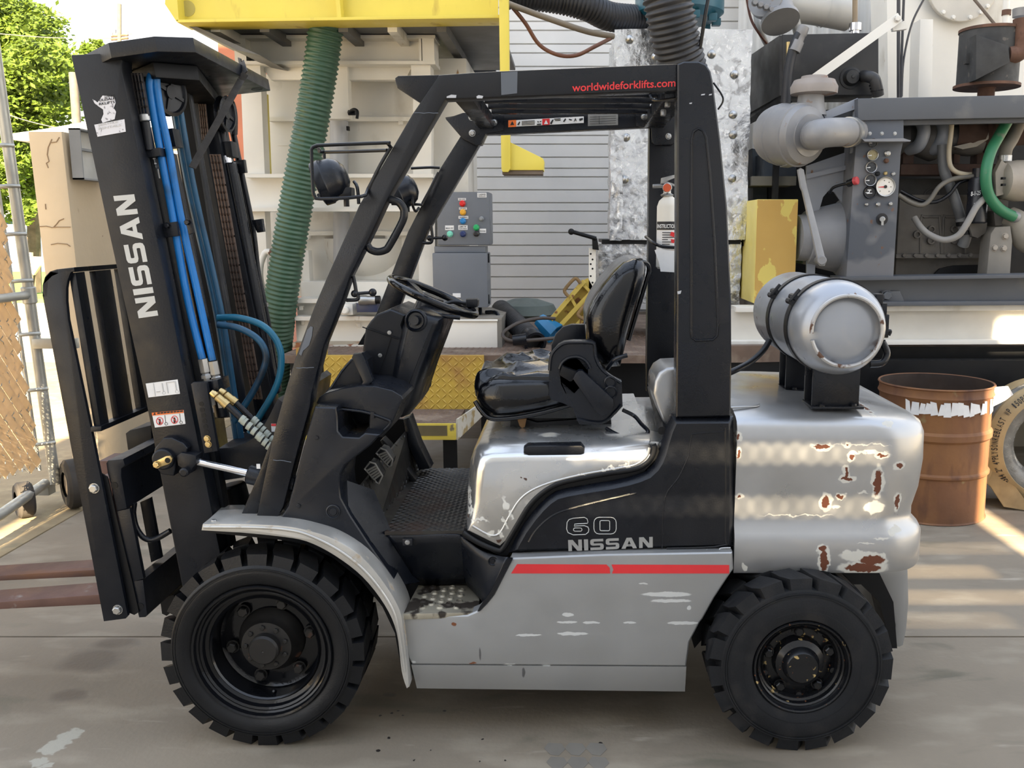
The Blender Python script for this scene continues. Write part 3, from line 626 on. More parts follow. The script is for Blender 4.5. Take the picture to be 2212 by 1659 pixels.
r = ex('belt_retractor', [(1237, 818), (1243, 806), (1250, 800), (1258, 800), (1325, 862), (1327, 875), (1322, 888), (1312, 896), (1300, 898), (1290, 893)], 3.12, 3.18, plast, FL, bev=.006)
ex('belt_buckle', [(1214, 790), (1247, 803), (1236, 823), (1231, 824), (1208, 810)], 3.13, 3.17, dark, r, bev=.004)
bm = bmesh.new()
for x, y, R in ((1318, 824, .022), (1319, 846, .024), (1309, 867, .016)): a_lathe(bm, P(x, y, 3.16), (0, -1, 0), [(0, R), (.01, R), (.012, R * .8), (.004, R * .7), (.004, 0)], 16)
fin('moulded_boss', bm, plast, wg)
tube('recline_lever', [P(1312, 796, 3.2), P(1326, 778, 3.17), P(1344, 770, 3.16), P(1355, 767, 3.16)], .008, plast, FL)
# seat rails
rl = ex('seat_rail', [(1100, 935), (1103, 905), (1120, 900), (1160, 912), (1250, 905), (1320, 905), (1322, 935), (1310, 941), (1240, 945), (1100, 942)], 3.26, 3.30, dark, FL, bev=.003)
ex('seat_rail', [(1140, 905), (1320, 895), (1322, 925), (1140, 930)], 3.62, 3.66, dark, FL, bev=.003)
boxes('seat_base', [((P(1130, 900, 3.3).x, 3.28, P(1130, 925, 3.28).z), (P(1310, 900, 3.3).x, 3.68, cz0 + .02))], dark, FL, bev=.01)
ex('rail_bracket', [(1121, 925), (1171, 927), (1171, 943), (1121, 943)], 3.24, 3.26, black, rl, bev=.002)
for x in (1131, 1152): bolt(P(x, 937, 3.24), (0, -1, 0), .008, .006, black, rl)
ex('rail_bracket', [(1268, 925), (1295, 925), (1295, 940), (1268, 940)], 3.24, 3.26, black, rl, bev=.002)
pw = mat('bare_wood_peg', (.16, .085, .03), .7)
ex('release_tab', [(1117, 905), (1138, 903), (1134, 922), (1128, 925), (1122, 920)], 3.22, 3.235, pw, rl, bev=.003, label='brown release tab')

# ---- steering column and dash
ex('dash_panel', [(683, 870), (689, 858), (702, 849), (740, 838), (775, 833), (812, 834), (848, 843), (868, 855), (871, 862), (864, 874), (843, 923), (825, 945), (812, 944), (790, 928), (797, 924), (798, 892), (786, 888), (738, 880), (728, 878), (690, 876)], 3.02, 3.40, plast, FL, bev=.008, seg=3, label='black lower dash moulding with an open pocket')
dp = bpy.data.objects['dash_panel']
ex('dash_pocket', [(726, 878), (792, 888), (797, 892), (797, 922), (786, 940), (742, 944), (730, 936)], 3.20, 3.24, dark, dp)
ptube('pocket_rim', [(728, 882), (740, 884), (788, 890), (836, 906), (842, 911), (840, 918), (822, 936)], 3.017, .005, plast, dp)
pb('rocker_switch', 800, 890, 808, 904, 3.012, 3.03, black_l, dp, bev=.002)
ex('pocket_document', [(736, 922), (786, 928), (780, 938), (760, 941), (740, 938)], 3.16, 3.175, mat('cream_paper', (.55, .47, .33), .7), dp, label='cream paper in the pocket')
ex('cowl_top', [(700, 850), (713, 834), (735, 800), (756, 776), (768, 771), (782, 784), (786, 834), (760, 838)], 3.10, 3.85, plast, FL, bev=.02, seg=4, label='sloping black cowl top')
ex('instrument_pod', [(789, 709), (800, 693), (813, 679), (843, 667), (876, 680), (868, 702), (880, 740), (870, 800), (845, 836), (802, 824), (784, 775), (783, 755)], 3.27, 3.66, plast, FL, bev=.012, seg=3, label='black instrument pod')
pod = bpy.data.objects['instrument_pod']
for x, y in ((841, 718), (821, 767)): bolt(P(x, y, 3.258), (0, -1, 0), .006, .003, steel, pod, name='screw')
ptube('pod_seam', [(783, 706), (830, 722), (861, 732)], 3.259, .002, dark, pod, n=1); ptube('pod_seam', [(845, 727), (829, 780), (815, 818)], 3.259, .002, dark, pod, n=1)
prism('instrument_glass', [P(816, 682, 3.30), P(843, 671, 3.30), P(872, 682, 3.30), P(862, 699, 3.30)], (0, .3, 0), mat('smoked_glass', (.10, .095, .085), .15, var=.3), pod)
cc = P(912, 712, 3.46)
colm = stepped('steering_column', [(862, 708), (870, 688), (884, 672), (898, 668), (930, 677), (957, 686), (954, 706), (939, 748), (917, 806), (901, 855), (893, 880), (878, 902), (862, 909), (846, 903), (838, 880), (836, 836), (848, 770)], 3.235, 3.60, rnd(.035, .08, 7), plast, FL, ang=60, label='black steering column cover')
lathe('ignition_switch', P(900, 692, 3.245), (-.15, -1, .1), [(0, .040), (.012, .040), (.016, .034), (.008, .028), (.008, .018), (.028, .016), (.028, 0)], plast, colm, 24)
axn = V((.40, 0, .917)); wc = P(936, 640, 3.46)
cyl('column_neck', wc - axn * .10, wc - axn * .015, .052, plast, colm, 24)
bm = bmesh.new(); ux, uy = V((.917, 0, -.40)), V((0, 1, 0)); R = .168
a_tube(bm, [wc + (ux * math.cos(t) + uy * math.sin(t)) * R for t in [2 * math.pi * k / 64 for k in range(64)]], .0145, 14, closed=True)
sw = fin('steering_wheel', bm, vinyl, FL, ang=70, label='black steering wheel with two spokes')
bm = bmesh.new(); a_lathe(bm, wc - axn * .06, axn, [(0, .032), (.03, .04), (.05, .046), (.062, .040), (.066, 0)], 24)
fin('wheel_hub', bm, plast, sw)
for s in (0.25, 2.4, 4.0):
    q = ux * math.cos(s) + uy * math.sin(s); bar('spoke', wc - axn * .02 + q * .03, wc + q * R * .97, .034, .014, plast, sw, up=axn, bev=.004)
tube('direction_lever', [wc - axn * .05 + V((.03, .05, 0)), P(975, 652, 3.56), P(1008, 655, 3.56)], .007, plast, colm); ex('lever_knob', [(1006, 646), (1030, 645), (1033, 648), (1032, 662), (1028, 664), (1006, 664)], 3.53, 3.58, plast, colm, bev=.008)
tube('turn_lever', [P(930, 672, 3.35), P(960, 682, 3.3), P(994, 686, 3.3)], .008, plast, colm)
ex('control_lever', [(888, 806), (915, 803), (926, 806), (930, 815), (927, 838), (905, 862), (893, 858), (900, 838)], 3.72, 3.78, plast, FL, bev=.006)
ex('parking_brake', [(759, 772), (763, 764), (781, 762), (786, 770), (806, 822), (790, 838), (782, 840), (779, 832), (784, 824)], 3.05, 3.08, plast, FL, bev=.006, label='black parking brake lever')
# inner dash legs beyond the column
ex('cowl_leg', [(870, 905), (884, 900), (905, 960), (930, 1012), (905, 1016), (880, 960)], 3.70, 3.8, plast, FL, bev=.01)
ex('footwell_front', [(745, 1010), (800, 940), (850, 905), (880, 905), (915, 1012), (874, 1037), (820, 1122), (790, 1075)], 3.86, 3.88, dark, FL)
# pedals
for pts, Y in (([(813, 978), (822, 968), (833, 972), (848, 993), (845, 1005), (839, 1008)], 3.28), ([(788, 1012), (799, 998), (810, 1001), (826, 1028), (818, 1044), (811, 1040)], 3.17)):
    o = ex('pedal', pts, Y, Y + .07, rubber, FL, bev=.003)
    a, b = P(*pts[0], Y - .002), P(*pts[-1], Y - .002); c, d = P(*pts[2], Y - .002), P(*pts[3], Y - .002)
    bm = bmesh.new()
    a_tube(bm, [P(x, y, Y - .002) for x, y in pts], .004, 6, closed=True)
    for k in range(1, 6): a_tube(bm, [a.lerp(b, k / 6), c.lerp(d, k / 6)], .004, 6)
    fin('pedal_rib', bm, mat('worn_rubber_edge', (.20, .19, .17), .5), o)
ex('accelerator', [(821, 952), (826, 948), (840, 962), (898, 1036), (897, 1046), (892, 1046), (838, 985)], 3.62, 3.69, rubber, FL, bev=.004)

# ---- wheels
def wheel(name, c, R, W, rr, nlug, side, steer, depth, rimmat, tm, label):
    """c = centre of the outer face; tyre axis along y, outer face towards -y when side=-1"""
    ax = V((0, -1, 0)); s = -1 if side < 0 else 1
    # rim, deep dished
    prof = [(-W * .9, rr * .95), (-W * .5, rr * .80), (-.02, rr * .90), (.0, rr * .95), (.008, rr * 1.0), (.014, rr * .985), (.012, rr * .955), (-.002, rr * .94), (-.006, rr * .915), (-.002, rr * .89), (-.006, rr * .86), (-.022, rr * .845), (-.026, rr * .80), (-.020, rr * .775), (-.026, rr * .755), (-depth, rr * .75), (-depth - .01, rr * .70), (-depth, 0.0)]
    o = lathe(name, c, (0, s, 0), prof, rimmat, FL, 48, label=label)
    g = .032 if R > .32 else .034
    bm = bmesh.new(); h = R - g
    pr = [(-.012, rr * .94), (.010, rr * 1.03), (.016, rr * 1.18), (.014, rr + (h - rr) * .72), (.004, h * .985), (-.02, h)]
    full = pr + [(-W + .02, h), (-W - .004, h * .985), (-W - .014, rr + (h - rr) * .72), (-W, rr)]
    a_lathe(bm, c, (0, s, 0), full, 72)
    for rrr in (rr * 1.22, h * .93, h * .955):
        x, y, z = frame((0, s, 0)); a_tube(bm, [V(c) + z * .0145 + (x * math.cos(t) + y * math.sin(t)) * rrr for t in [2 * math.pi * k / 72 for k in range(72)]], .0022, 4, closed=True)
    x, y, z = frame((0, s, 0))
    for row in (0, 1):
        for k in range(nlug):
            a0 = 2 * math.pi * (k + row * .5) / nlug; da = math.pi / nlug * .80
            def pt(t, r, a): return V(c) + z * t + (x * math.cos(a) + y * math.sin(a)) * r
            tt = (0.008, -W * .47) if row == 0 else (-W - .008, -W * .53)
            sk = .10 if row == 0 else -.10
            sk *= (1 if R > .32 else 1.6)
            lo, hi = [], []
            for (t, a, w) in ((tt[0], 0, .92), (tt[0] * 1 + (tt[1] - tt[0]) * .45, sk * .45, 1.0), (tt[1], sk, .8)):
                hi.append((pt(t + (-.010 if (t == tt[0] and row == 0) else .010 if t == tt[0] else 0), R, a0 + a - da * w), pt(t + (-.010 if (t == tt[0] and row == 0) else .010 if t == tt[0] else 0), R, a0 + a + da * w)))
                lo.append((pt(t, h - .03 if t == tt[0] else h - .005, a0 + a - da * w * 1.06), pt(t, h - .03 if t == tt[0] else h - .005, a0 + a + da * w * 1.06)))
            Hv = [[bm.verts.new(p) for p in q] for q in hi]; Lv = [[bm.verts.new(p) for p in q] for q in lo]
            for i in (0, 1):
                bm.faces.new((Hv[i][0], Hv[i][1], Hv[i + 1][1], Hv[i + 1][0]))
                bm.faces.new((Lv[i][0], Hv[i][0], Hv[i + 1][0], Lv[i + 1][0])); bm.faces.new((Lv[i][1], Lv[i + 1][1], Hv[i + 1][1], Hv[i][1]))
            bm.faces.new((Lv[0][0], Lv[0][1], Hv[0][1], Hv[0][0])); bm.faces.new((Lv[2][1], Lv[2][0], Hv[2][0], Hv[2][1]))
            bm.faces.new((Lv[0][1], Lv[0][0], Lv[1][0], Lv[1][1])); bm.faces.new((Lv[1][1], Lv[1][0], Lv[2][0], Lv[2][1]))
    t = fin('tyre', bm, tm, o, ang=40)
    return o
fc = V((P(567, 1411, 2.855).x, 2.855, .335)); fw = wheel('front_wheel', fc, .335, .235, .232, 24, -1, 0, .10, rimm, rubber, 'near front wheel, shiny black deep rim with a big hub')
lathe('wheel_hub', fc + V((0, .10, 0)), (0, -1, 0), [(0, .112), (.01, .108), (.03, .092), (.05, .083), (.060, .083), (.064, .050), (.090, .050), (.098, .044), (.100, .004), (.097, 0)], capm, fw, 32)
for k in range(9):
    a = 2 * math.pi * k / 9 + .3; bolt(fc + V((.067 * math.cos(a), .041, .067 * math.sin(a))), (0, -1, 0), .0085, .010, capm, fw)
for k in range(6):
    a = 2 * math.pi * k / 6 + .2; q = fc + V((.135 * math.cos(a), .099, .135 * math.sin(a)))
    bolt(q, (0, -1, 0), .018, .022, capm, fw, name='wheel_nut')
tube('valve_stem', [fc + V((.02, .09, -.19)), fc + V((.012, .05, -.165))], .004, black, fw)
rc = V((P(1731, 1440, 2.825).x, 2.825, .300)); rw = wheel('rear_wheel', rc, .300, .20, .158, 19, -1, 0, .045, rimm2, dusty, 'near rear wheel, dull worn tyre and chipped black rim')
lathe('wheel_hub', rc + V((0, .06, 0)), (0, -1, 0), [(0, .088), (.04, .080), (.05, .062), (.07, .056), (.078, .05), (.08, 0)], rimm2, rw, 28)
for k in range(5):
    a = 2 * math.pi * k / 5 + .35; bolt(rc + V((.105 * math.cos(a), .044, .105 * math.sin(a))), (0, -1, 0), .016, .02, rimm2, rw, name='wheel_nut')
for k in range(5):
    a = 2 * math.pi * k / 5 + .98; lathe('rim_stud', rc + V((.118 * math.cos(a), .044, .118 * math.sin(a))), (0, -1, 0), [(0, .011), (.012, .010), (.014, 0)], rimm2, rw, 10)
# wheels on the far side
def far_wheel(src, dy, nm):
    c = src.copy(); C.objects.link(c); c.location = src.location + V((0, dy, 0)); c.rotation_euler = (0, 0, math.pi); c['label'] = nm
    for ch in list(src.children):
        if ch.name.startswith('tyre'):
            d = ch.copy(); C.objects.link(d); d.parent = c
far_wheel(fw, 1.21 + .1, 'far front wheel'); far_wheel(rw, 1.22, 'far rear wheel')
# chassis
boxes('chassis', [((P(890, 1400, 2.95).x, 2.96, .19), (P(1478, 1400, 2.95).x, 3.94, .40)), ((P(1075, 1300, 2.97).x, 2.975, .19), (P(1478, 1400, 2.95).x, 3.94, .60)), ((P(890, 1400, 2.95).x, 3.2, .19), (P(1478, 1400, 2.95).x, 3.94, .60)), ((P(860, 1300, 3).x, 3.14, .27), (P(890, 1400, 3).x + .02, 3.8, .62)), ((P(1478, 1300, 3).x - .02, 3.15, .36), (.62, 3.8, .70)),
    ((fc.x - .04, 3.08, .28), (fc.x + .04, 3.92, .40)), ((rc.x - .04, 3.02, .26), (rc.x + .04, 3.9, .36)), ((fc.x - .02, 3.2, .38), (P(860, 1300, 3).x + .03, 3.75, .62))], dark, FL, bev=.01)

# ---- counterweight
x0 = P(1592, 1000, YB).x; x1 = 1.215; ya, yb = 2.93, 3.99
def cwring(z, ins, rr, xin=0):
    o = [V((x0, ya + ins, z)), V((x0, yb - ins, z))][::-1]
    a, b, c, d = x0, x1 - ins - xin, ya + ins, yb - ins
    pts = [V((a, d, z)), V((a, c, z))]
    for k in range(13):
        t = -math.pi / 2 + math.pi / 2 * k / 12; pts.append(V((b - rr + rr * math.cos(t), c + rr + rr * math.sin(t), z)))
    for k in range(13):
        t = math.pi / 2 * k / 12; pts.append(V((b - rr + rr * math.cos(t), d - rr + rr * math.sin(t), z)))
    return pts
zt = P(1700, 906, YB).z; zb = P(1700, 1238, YB).z; zm = P(1700, 1148, YB).z
secs = [(zb, .004, .18, 0), (zb + .012, 0, .18, 0), (zm - .03, 0, .18, 0), (zm - .008, .006, .18, .004), (zm + .014, .018, .18, .012), (zm + .05, .020, .18, .010), (zm + .12, .016, .18, -.004), (zt - .16, .012, .19, -.012), (zt - .07, .010, .2, -.010), (zt - .035, .014, .2, .0), (zt - .012, .026, .21, .02), (zt, .048, .22, .05), (zt + .014, .11, .24, .12), (zt + .03, .25, .2, .22), (zt + .034, .40, .1, .36)]
bm = bmesh.new(); prev = None
for s in secs:
    rg = [bm.verts.new(p) for p in cwring(*s)]
    if prev:
        for k in range(len(rg)): bm.faces.new((prev[k], prev[(k + 1) % len(rg)], rg[(k + 1) % len(rg)], rg[k]))
    else: bm.faces.new(rg[::-1])
    prev = rg
bm.faces.new(prev)
cwo = fin('counterweight', bm, silver, FL, ang=50, label='silver counterweight with rust patches and scraped paint')
lo = [(1846, 1240), (1962, 1226), (1964, 1300), (1959, 1360), (1952, 1394), (1944, 1398), (1930, 1398), (1934, 1350), (1926, 1310), (1905, 1272), (1880, 1250)]
ex('counterweight_skirt', lo, 3.16, 3.78, greyp, FL, bev=.01)
ex('wheel_arch_liner', [(1490, 1340), (1575, 1240), (1900, 1238), (1930, 1300), (1938, 1400), (1925, 1400), (1900, 1300), (1860, 1262), (1620, 1262), (1500, 1400)], 3.10, 3.2, dark, FL)
prism('lifting_recess', [PZ(1581, 812, zt + .02) , PZ(1638, 876, zt + .012), PZ(1580, 880, zt + .012)], (0, 0, .006), dark, cwo, label='dark triangular notch')
tube('notch_edge', [PZ(1578, 880, zt + .02), PZ(1632, 877, zt + .02), PZ(1639, 873, zt + .02)], .004, silver, cwo)
ex('rear_bonnet', [(1410, 850), (1414, 822), (1424, 804), (1440, 794), (1475, 792), (1475, 900), (1452, 902), (1438, 925), (1420, 880)], 3.06, 3.30, silver, FL, bev=.025, seg=4, label='small silver radiator cover behind the seat')

# ---- gas tank cradle parts (belong to the truck) and the tank itself
tx = P(1815, 710, 2.98).x; tz = P(1815, 710, 2.98).z; tr = .155
for xl_, xr_, yy in ((1757, 1859, 3.03), (1698, 1790, 3.36)):
    a, b = P(xl_, 800, yy).x, P(xr_, 800, yy).x
    o = boxes('tank_cradle', [((a, yy, zt + .02), (b, yy + .012, tz - tr * .72)), ((a, yy + .10, zt + .02), (b, yy + .112, tz - tr * .72)), ((a - .004, yy - .02, zt + .018), (b + .012, yy + .12, zt + .027))], black, FL, bev=.002)
    for q in (a + .03, b - .02): bolt((q, yy - .008, zt + .027), (0, 0, 1), .010, .008, black, o)
TK = root('propane_tank', 'dented silver propane gas cylinder lying strapped on top of the counterweight', 'gas cylinder', (tx, 3.3, tz - tr))
tankm = mat('tank_silver', (.33, .35, .385), .36, metal=.45, var=.06, vs=4, coat=.2, layers=[(NM(28, .72, .76), (.16, .09, .05), .8)])
lathe('shell', (tx, 3.62, tz), (0, -1, 0), [(-.16, .04), (-.15, .07), (-.12, .11), (-.07, .142), (0, tr), (.25, tr), (.262, tr + .003), (.275, tr), (.58, tr), (.63, tr * .97), (.665, tr * .88), (.69, tr * .72), (.70, tr * .5), (.703, 0)], tankm, TK, 56)
bm = bmesh.new(); ring = []
for k in range(57):
    t = math.radians(195) + 2 * math.pi * k / 57 * .985
    ring.append(V((tx + .112 * math.cos(t), 2.905, tz + .112 * math.sin(t))))
a_tube(bm, ring, .0065, 8)
for k in range(56):
    a, b = ring[k], ring[k + 1]; q = [bm.verts.new(p) for p in (a, b, b + V((0, .04, 0)), a + V((0, .04, 0)))]; bm.faces.new(q)
fin('foot_ring', bm, mat('worn_ring', (.45, .45, .45), .4, metal=.5, var=.1, layers=[(NM(22, .55, .6), (.10, .05, .03), .8)]), TK)
lathe('collar', (tx, 3.72, tz), (0, 1, 0), [(0, .11), (.12, .11), (.12, .105), (0, .105)], tankm, TK, 40)
for yy in (3.045, 3.33):
    bm = bmesh.new()
    a_lathe(bm, (tx, yy, tz), (0, 1, 0), [(0, tr), (0, tr + .005), (.04, tr + .005), (.04, tr)], 56)
    for a in (2.62, 2.52):
        q = V((tx + (tr + .012) * math.cos(a), yy - .004, tz + (tr + .012) * math.sin(a))); a_lathe(bm, q, (0, 1, 0), [(0, 0), (0, .011), (.05, .011), (.05, 0)], 8)
    a = 2.62; q = V((tx + (tr + .02) * math.cos(a), yy - .006, tz + (tr + .02) * math.sin(a))); a_tube(bm, [q, q + V((.05, 0, .06)) * .6], .006, 6)
    for a in (.55, .35, .12, -.1): 
        q = V((tx + (tr + .014) * math.cos(a), yy, tz + (tr + .014) * math.sin(a))); a_box(bm, q - V((.012, .0, .02)), q + V((.012, .05, .02)), .003)
    fin('strap', bm, black, TK)
tube('strap_latch', [(tx + tr + .01, 3.06, tz - .05), (tx + tr + .028, 3.06, tz - .09), (tx + tr + .01, 3.05, tz - .12), (tx + tr - .03, 3.05, tz - .125)], .012, black, TK)
tube('strap_latch', [(tx + tr + .015, 3.06, tz - .02), (tx + tr + .035, 3.06, tz - .015), (tx + tr + .03, 3.06, tz - .03)], .006, black, TK)
tube('fuel_hose', [P(1662, 734, 3.3), P(1648, 757, 3.28), P(1620, 782, 3.25), P(1582, 802, 3.2), P(1550, 815, 3.2)], .011, black, FL)

# ---- fire extinguisher
Ye = 3.50
FE = root('fire_extinguisher', 'white fire extinguisher strapped behind the rear guard pillar', 'fire extinguisher', P(1440, 590, Ye))
cream = mat('extinguisher_white', (.66, .64, .58), .4, var=.05, layers=[(NM(20, .62, .68), (.40, .20, .08), .7)])
k = sc(Ye, 1.6); eb = P(1441, 580, Ye); et = P(1441, 424, Ye); rr = 24 / k; H = (et - eb).length
lathe('cylinder', eb, (0, 0, 1), [(0, 0), (0, rr * .85), (.008, rr), (H * .86, rr), (H * .94, rr * .82), (H, rr * .4), (H + .01, rr * .32), (H + .01, 0)], cream, FE, 32)
lathe('valve_head', et, (0, 0, 1), [(0, rr * .5), (.006, rr * .6), (.012, rr * .34), (.045, rr * .34), (.05, 0)], steel, FE, 20)
lathe('gauge', P(1441, 405, Ye - .02), (0, -1, 0), [(0, .017), (.010, .017), (.012, .015)], steel, FE, 20); lathe('gauge_face', P(1441, 405, Ye - .033), (0, -1, 0), [(0, .015), (.001, 0)], mat('gauge_red', (.55, .10, .04), .4), FE, 20)
cyl('nozzle', P(1432, 401, Ye), P(1410, 402, Ye), .008, steel, FE, 12)
prism('handle', [P(*q, Ye - .012) for q in ((1428, 396), (1429, 384), (1452, 378), (1464, 376), (1464, 381), (1440, 391), (1464, 400), (1464, 405), (1440, 396))], (0, .024, 0), steel, FE, bev=.001)
def wrap(name, z0, z1, m, a0=-2.9, a1=-.2, d=.001, **kw):
    bm = bmesh.new(); R = [[bm.verts.new((eb.x + (rr + d) * math.cos(a0 + (a1 - a0) * i / 16), eb.y + (rr + d) * math.sin(a0 + (a1 - a0) * i / 16), z)) for i in range(17)] for z in (z0, z1)]
    for i in range(16): bm.faces.new((R[0][i], R[0][i + 1], R[1][i + 1], R[1][i]))
    return fin(name, bm, m, FE, **kw)
zz = lambda py: P(1441, py, Ye - rr).z
wrap('label_band', zz(496), zz(478), black_l, label='black instruction band'); text('lettering', 'INSTRUCTIONS', P(1420, 492, Ye - rr - .004), P(1463, 492, Ye - rr - .004), (0, 0, .014), white_l, FE, bold=.02)
wrap('paper_label', zz(540), zz(497), white_l)
bm = bmesh.new()
for j, py in enumerate(range(503, 538, 5)): a_box(bm, (eb.x - .025, Ye - rr - .003, zz(py)), (eb.x - .025 + random.uniform(.02, .05), Ye - rr - .0024, zz(py) + .003))
fin('label_print', bm, black_l, FE)
ppoly('label_print', [[(1450, 500), (1458, 502), (1456, 512), (1447, 508)], [(1449, 516), (1457, 517), (1456, 525), (1450, 524)]], Ye - rr - .003, red_l, FE)
tube('strap', [P(1395, 511, Ye + .05), P(1412, 524, Ye - rr), P(1430, 532, Ye - rr - .004), P(1464, 534, Ye - rr - .002), P(1475, 532, Ye)], .006, black, FE)
prism('hanging_paper', [P(*q, Ye - rr - .008) for q in ((1414, 540), (1425, 536), (1440, 540), (1462, 541), (1462, 588), (1427, 586), (1423, 565))], (0, .002, 0), white_l, FE)
# ---- mast
YM = 3.02
ml = [(153, 118), (262, 113), (262, 150), (325, 450), (407, 850), (477, 1203), (492, 1275), (402, 1305), (393, 1265), (312, 850), (232, 487)]
o = ex('mast_rail', ml, YM, YM + .075, rail, FL, bev=.004, label='near mast rail with large upright maker lettering and stickers')
A_, B_ = P(262, 150, YM), P(477, 1203, YM); tl = math.atan2(B_.x - A_.x, A_.z - B_.z)
eh = V((-math.sin(tl), 0, math.cos(tl))); ea = V((math.cos(tl), 0, math.sin(tl)))
maker('maker_lettering', bil((342, 681), (290, 419), (300, 687), (245, 423)), YM - .0006, grey_l, o, label='light grey upright lettering')
st1 = ppoly('sticker', [[(315, 828), (384, 819), (389, 850), (321, 858), (319, 848)]], YM - .0006, white_l, o, label='worn white sticker with faint diagrams')
faint = mat('faint_print', (.50, .50, .50), .6)
ppoly('sticker_print', [[(331, 827), (332, 827), (336, 855), (335, 855)], [(349, 827), (351, 827), (354, 846), (352, 846)], [(358, 825), (376, 823), (376, 824.5), (360, 826.5), (364, 849), (362.5, 849)], [(377, 823), (379, 823), (382, 842), (380, 842)], [(338, 845), (346, 844), (346, 846), (338, 847)]], YM - .002, faint, o)
bm = bmesh.new()
for q in ((354, 848), (382, 845)): a_tube(bm, [P(q[0] + 3.4 * math.cos(t), q[1] + 3.4 * math.sin(t), YM - .002) for t in [k * .524 for k in range(12)]], .0008, 4, closed=True)
fin('sticker_print', bm, faint, o)
ppoly('sticker', [[(328, 891), (397, 885), (401, 915), (335, 923)]], YM - .0006, white_l, o, label='white warning sticker with an orange header')
ppoly('sticker_print', [[(328, 891), (396, 885), (397, 891), (329, 897.5)]], YM - .002, orange_l, o)
ppoly('sticker_print', [[(331, 896), (334, 890.5), (336.5, 895.3)]] + [[(340 + k * 7, 893.6 - k * .6), (345.5 + k * 7, 893.1 - k * .6), (345.7 + k * 7, 890 - k * .6), (340.2 + k * 7, 890.5 - k * .6)] for k in range(8)], YM - .0032, black_l, o)
bm = bmesh.new(); bm2 = bmesh.new()
for cx, cy in ((345, 909), (377, 906)):
    a_tube(bm, [P(cx + 7 * math.cos(t), cy + 8 * math.sin(t), YM - .0022) for t in [k * .4488 for k in range(14)]], .0014, 4, closed=True); a_tube(bm, [P(cx - 5, cy - 6, YM - .0022), P(cx + 5, cy + 6, YM - .0022)], .0014, 4)
    a_prism(bm2, [P(cx + a, cy + b, YM - .0026) for a, b in ((-2, -4), (1, -5), (3, 3), (1, 7), (-2, 7))], V((0, -.0004, 0)))
    a_tube(bm2, [P(cx + 11, cy - 13, YM - .0022), P(cx + 13, cy + 4, YM - .0022)], .0009, 4); a_tube(bm2, [P(cx + 14 + 3 * math.cos(t), cy + 6 + 3 * math.sin(t), YM - .0022) for t in [k * .628 for k in range(10)]], .0008, 4, closed=True)
fin('sticker_print', bm, red_l, o); fin('sticker_print', bm2, black_l, o)
torn = mat('torn_sticker', (.62, .63, .68), .6, var=.06, layers=[(NM(90, .60, .68), (.22, .22, .25), .6)])
ppoly('sticker', [[(200, 214), (206, 217), (211, 221), (222, 206), (238, 207), (247, 209), (250, 222), (246, 233), (251, 241), (248, 257), (222, 265), (219, 258), (224, 246), (223, 236), (214, 230), (205, 223)], [(204, 269), (269, 257), (272, 284), (211, 295)]], YM - .0006, torn, o, label='torn white dealer sticker')
tilt_up = P(221, 214, YM) - P(223, 222, YM)
for s, x0_, y0_, x1_, y1_ in (('LDWIDE', 226, 210.5, 246, 208), ('OLESALE', 214, 219, 248, 214), ('RKLIFTS', 214, 227, 248, 222)): text('lettering', s, P(x0_, y0_, YM - .002), P(x1_, y1_, YM - .002), P(221, 209, YM) - P(221, 214.5, YM), black_l, o, bold=.02)
for s, x0_, y0_, x1_, y1_ in (('SERVICE', 212, 272, 255, 264.5), ('RENTALS', 213, 280, 262, 271.5),): text('lettering', s, P(x0_, y0_, YM - .002), P(x1_, y1_, YM - .002), P(221, 209, YM) - P(221, 214, YM), faint, o, bold=.02)
rp_ = [P(x, y, YM) for x, y in ml]
far = [p + V((0, .80, 0)) for p in rp_]
prism('mast_rail', far, (0, .07, 0), rail, FL, bev=.004, label='far mast rail')
inn = [(182, 160), (288, 160), (396, 667), (455, 930), (500, 1180), (430, 1190), (300, 700)]
ip = [P(x, y, 3.10) for x, y in inn]
prism('inner_mast_rail', ip, (0, .05, 0), dark, FL, bev=.003)
prism('inner_mast_rail', [p + V((.03, .58, 0)) for p in ip], (0, .06, 0), rail, FL, bev=.003)
# top cross plate
p0 = P(241, 125, 2.98)
pl_ = [PN(x, y, p0, eh) for x, y in ((193, 148), (241, 125), (340, 111), (423, 113), (584, 196), (476, 208), (330, 170), (258, 160))]
tp_ = prism('mast_top_plate', pl_, eh * .046, rail, FL, bev=.003, label='heavy chamfered top plate joining the mast rails')
hq = PN(555, 192, p0, eh); lathe('plate_hole', hq - eh * .001, eh, [(0, .022), (.002, .022), (.002, 0)], dark, tp_, 16)
prism('mast_top_plate', [PN(x, y, p0, eh) - eh * .05 for x, y in ((265, 160), (330, 132), (425, 140), (470, 200), (380, 190))], eh * .048, dark, FL, bev=.004)
strap_m = mat('grey_webbing', (.05, .045, .04), .8, var=.2, vs=30)
sp_ = [P(516, 131, 3.6), P(522, 134, 3.55), P(530, 158, 3.5), P(521, 172, 3.5), P(415, 362, 3.24)]
bm = bmesh.new()
for a, b in zip(sp_, sp_[1:]): a_bar(bm, a, b, .024, .004, (0, 1, .3))
fin('tie_strap', bm, strap_m, FL, label='flat webbing strap hanging from the top plate')
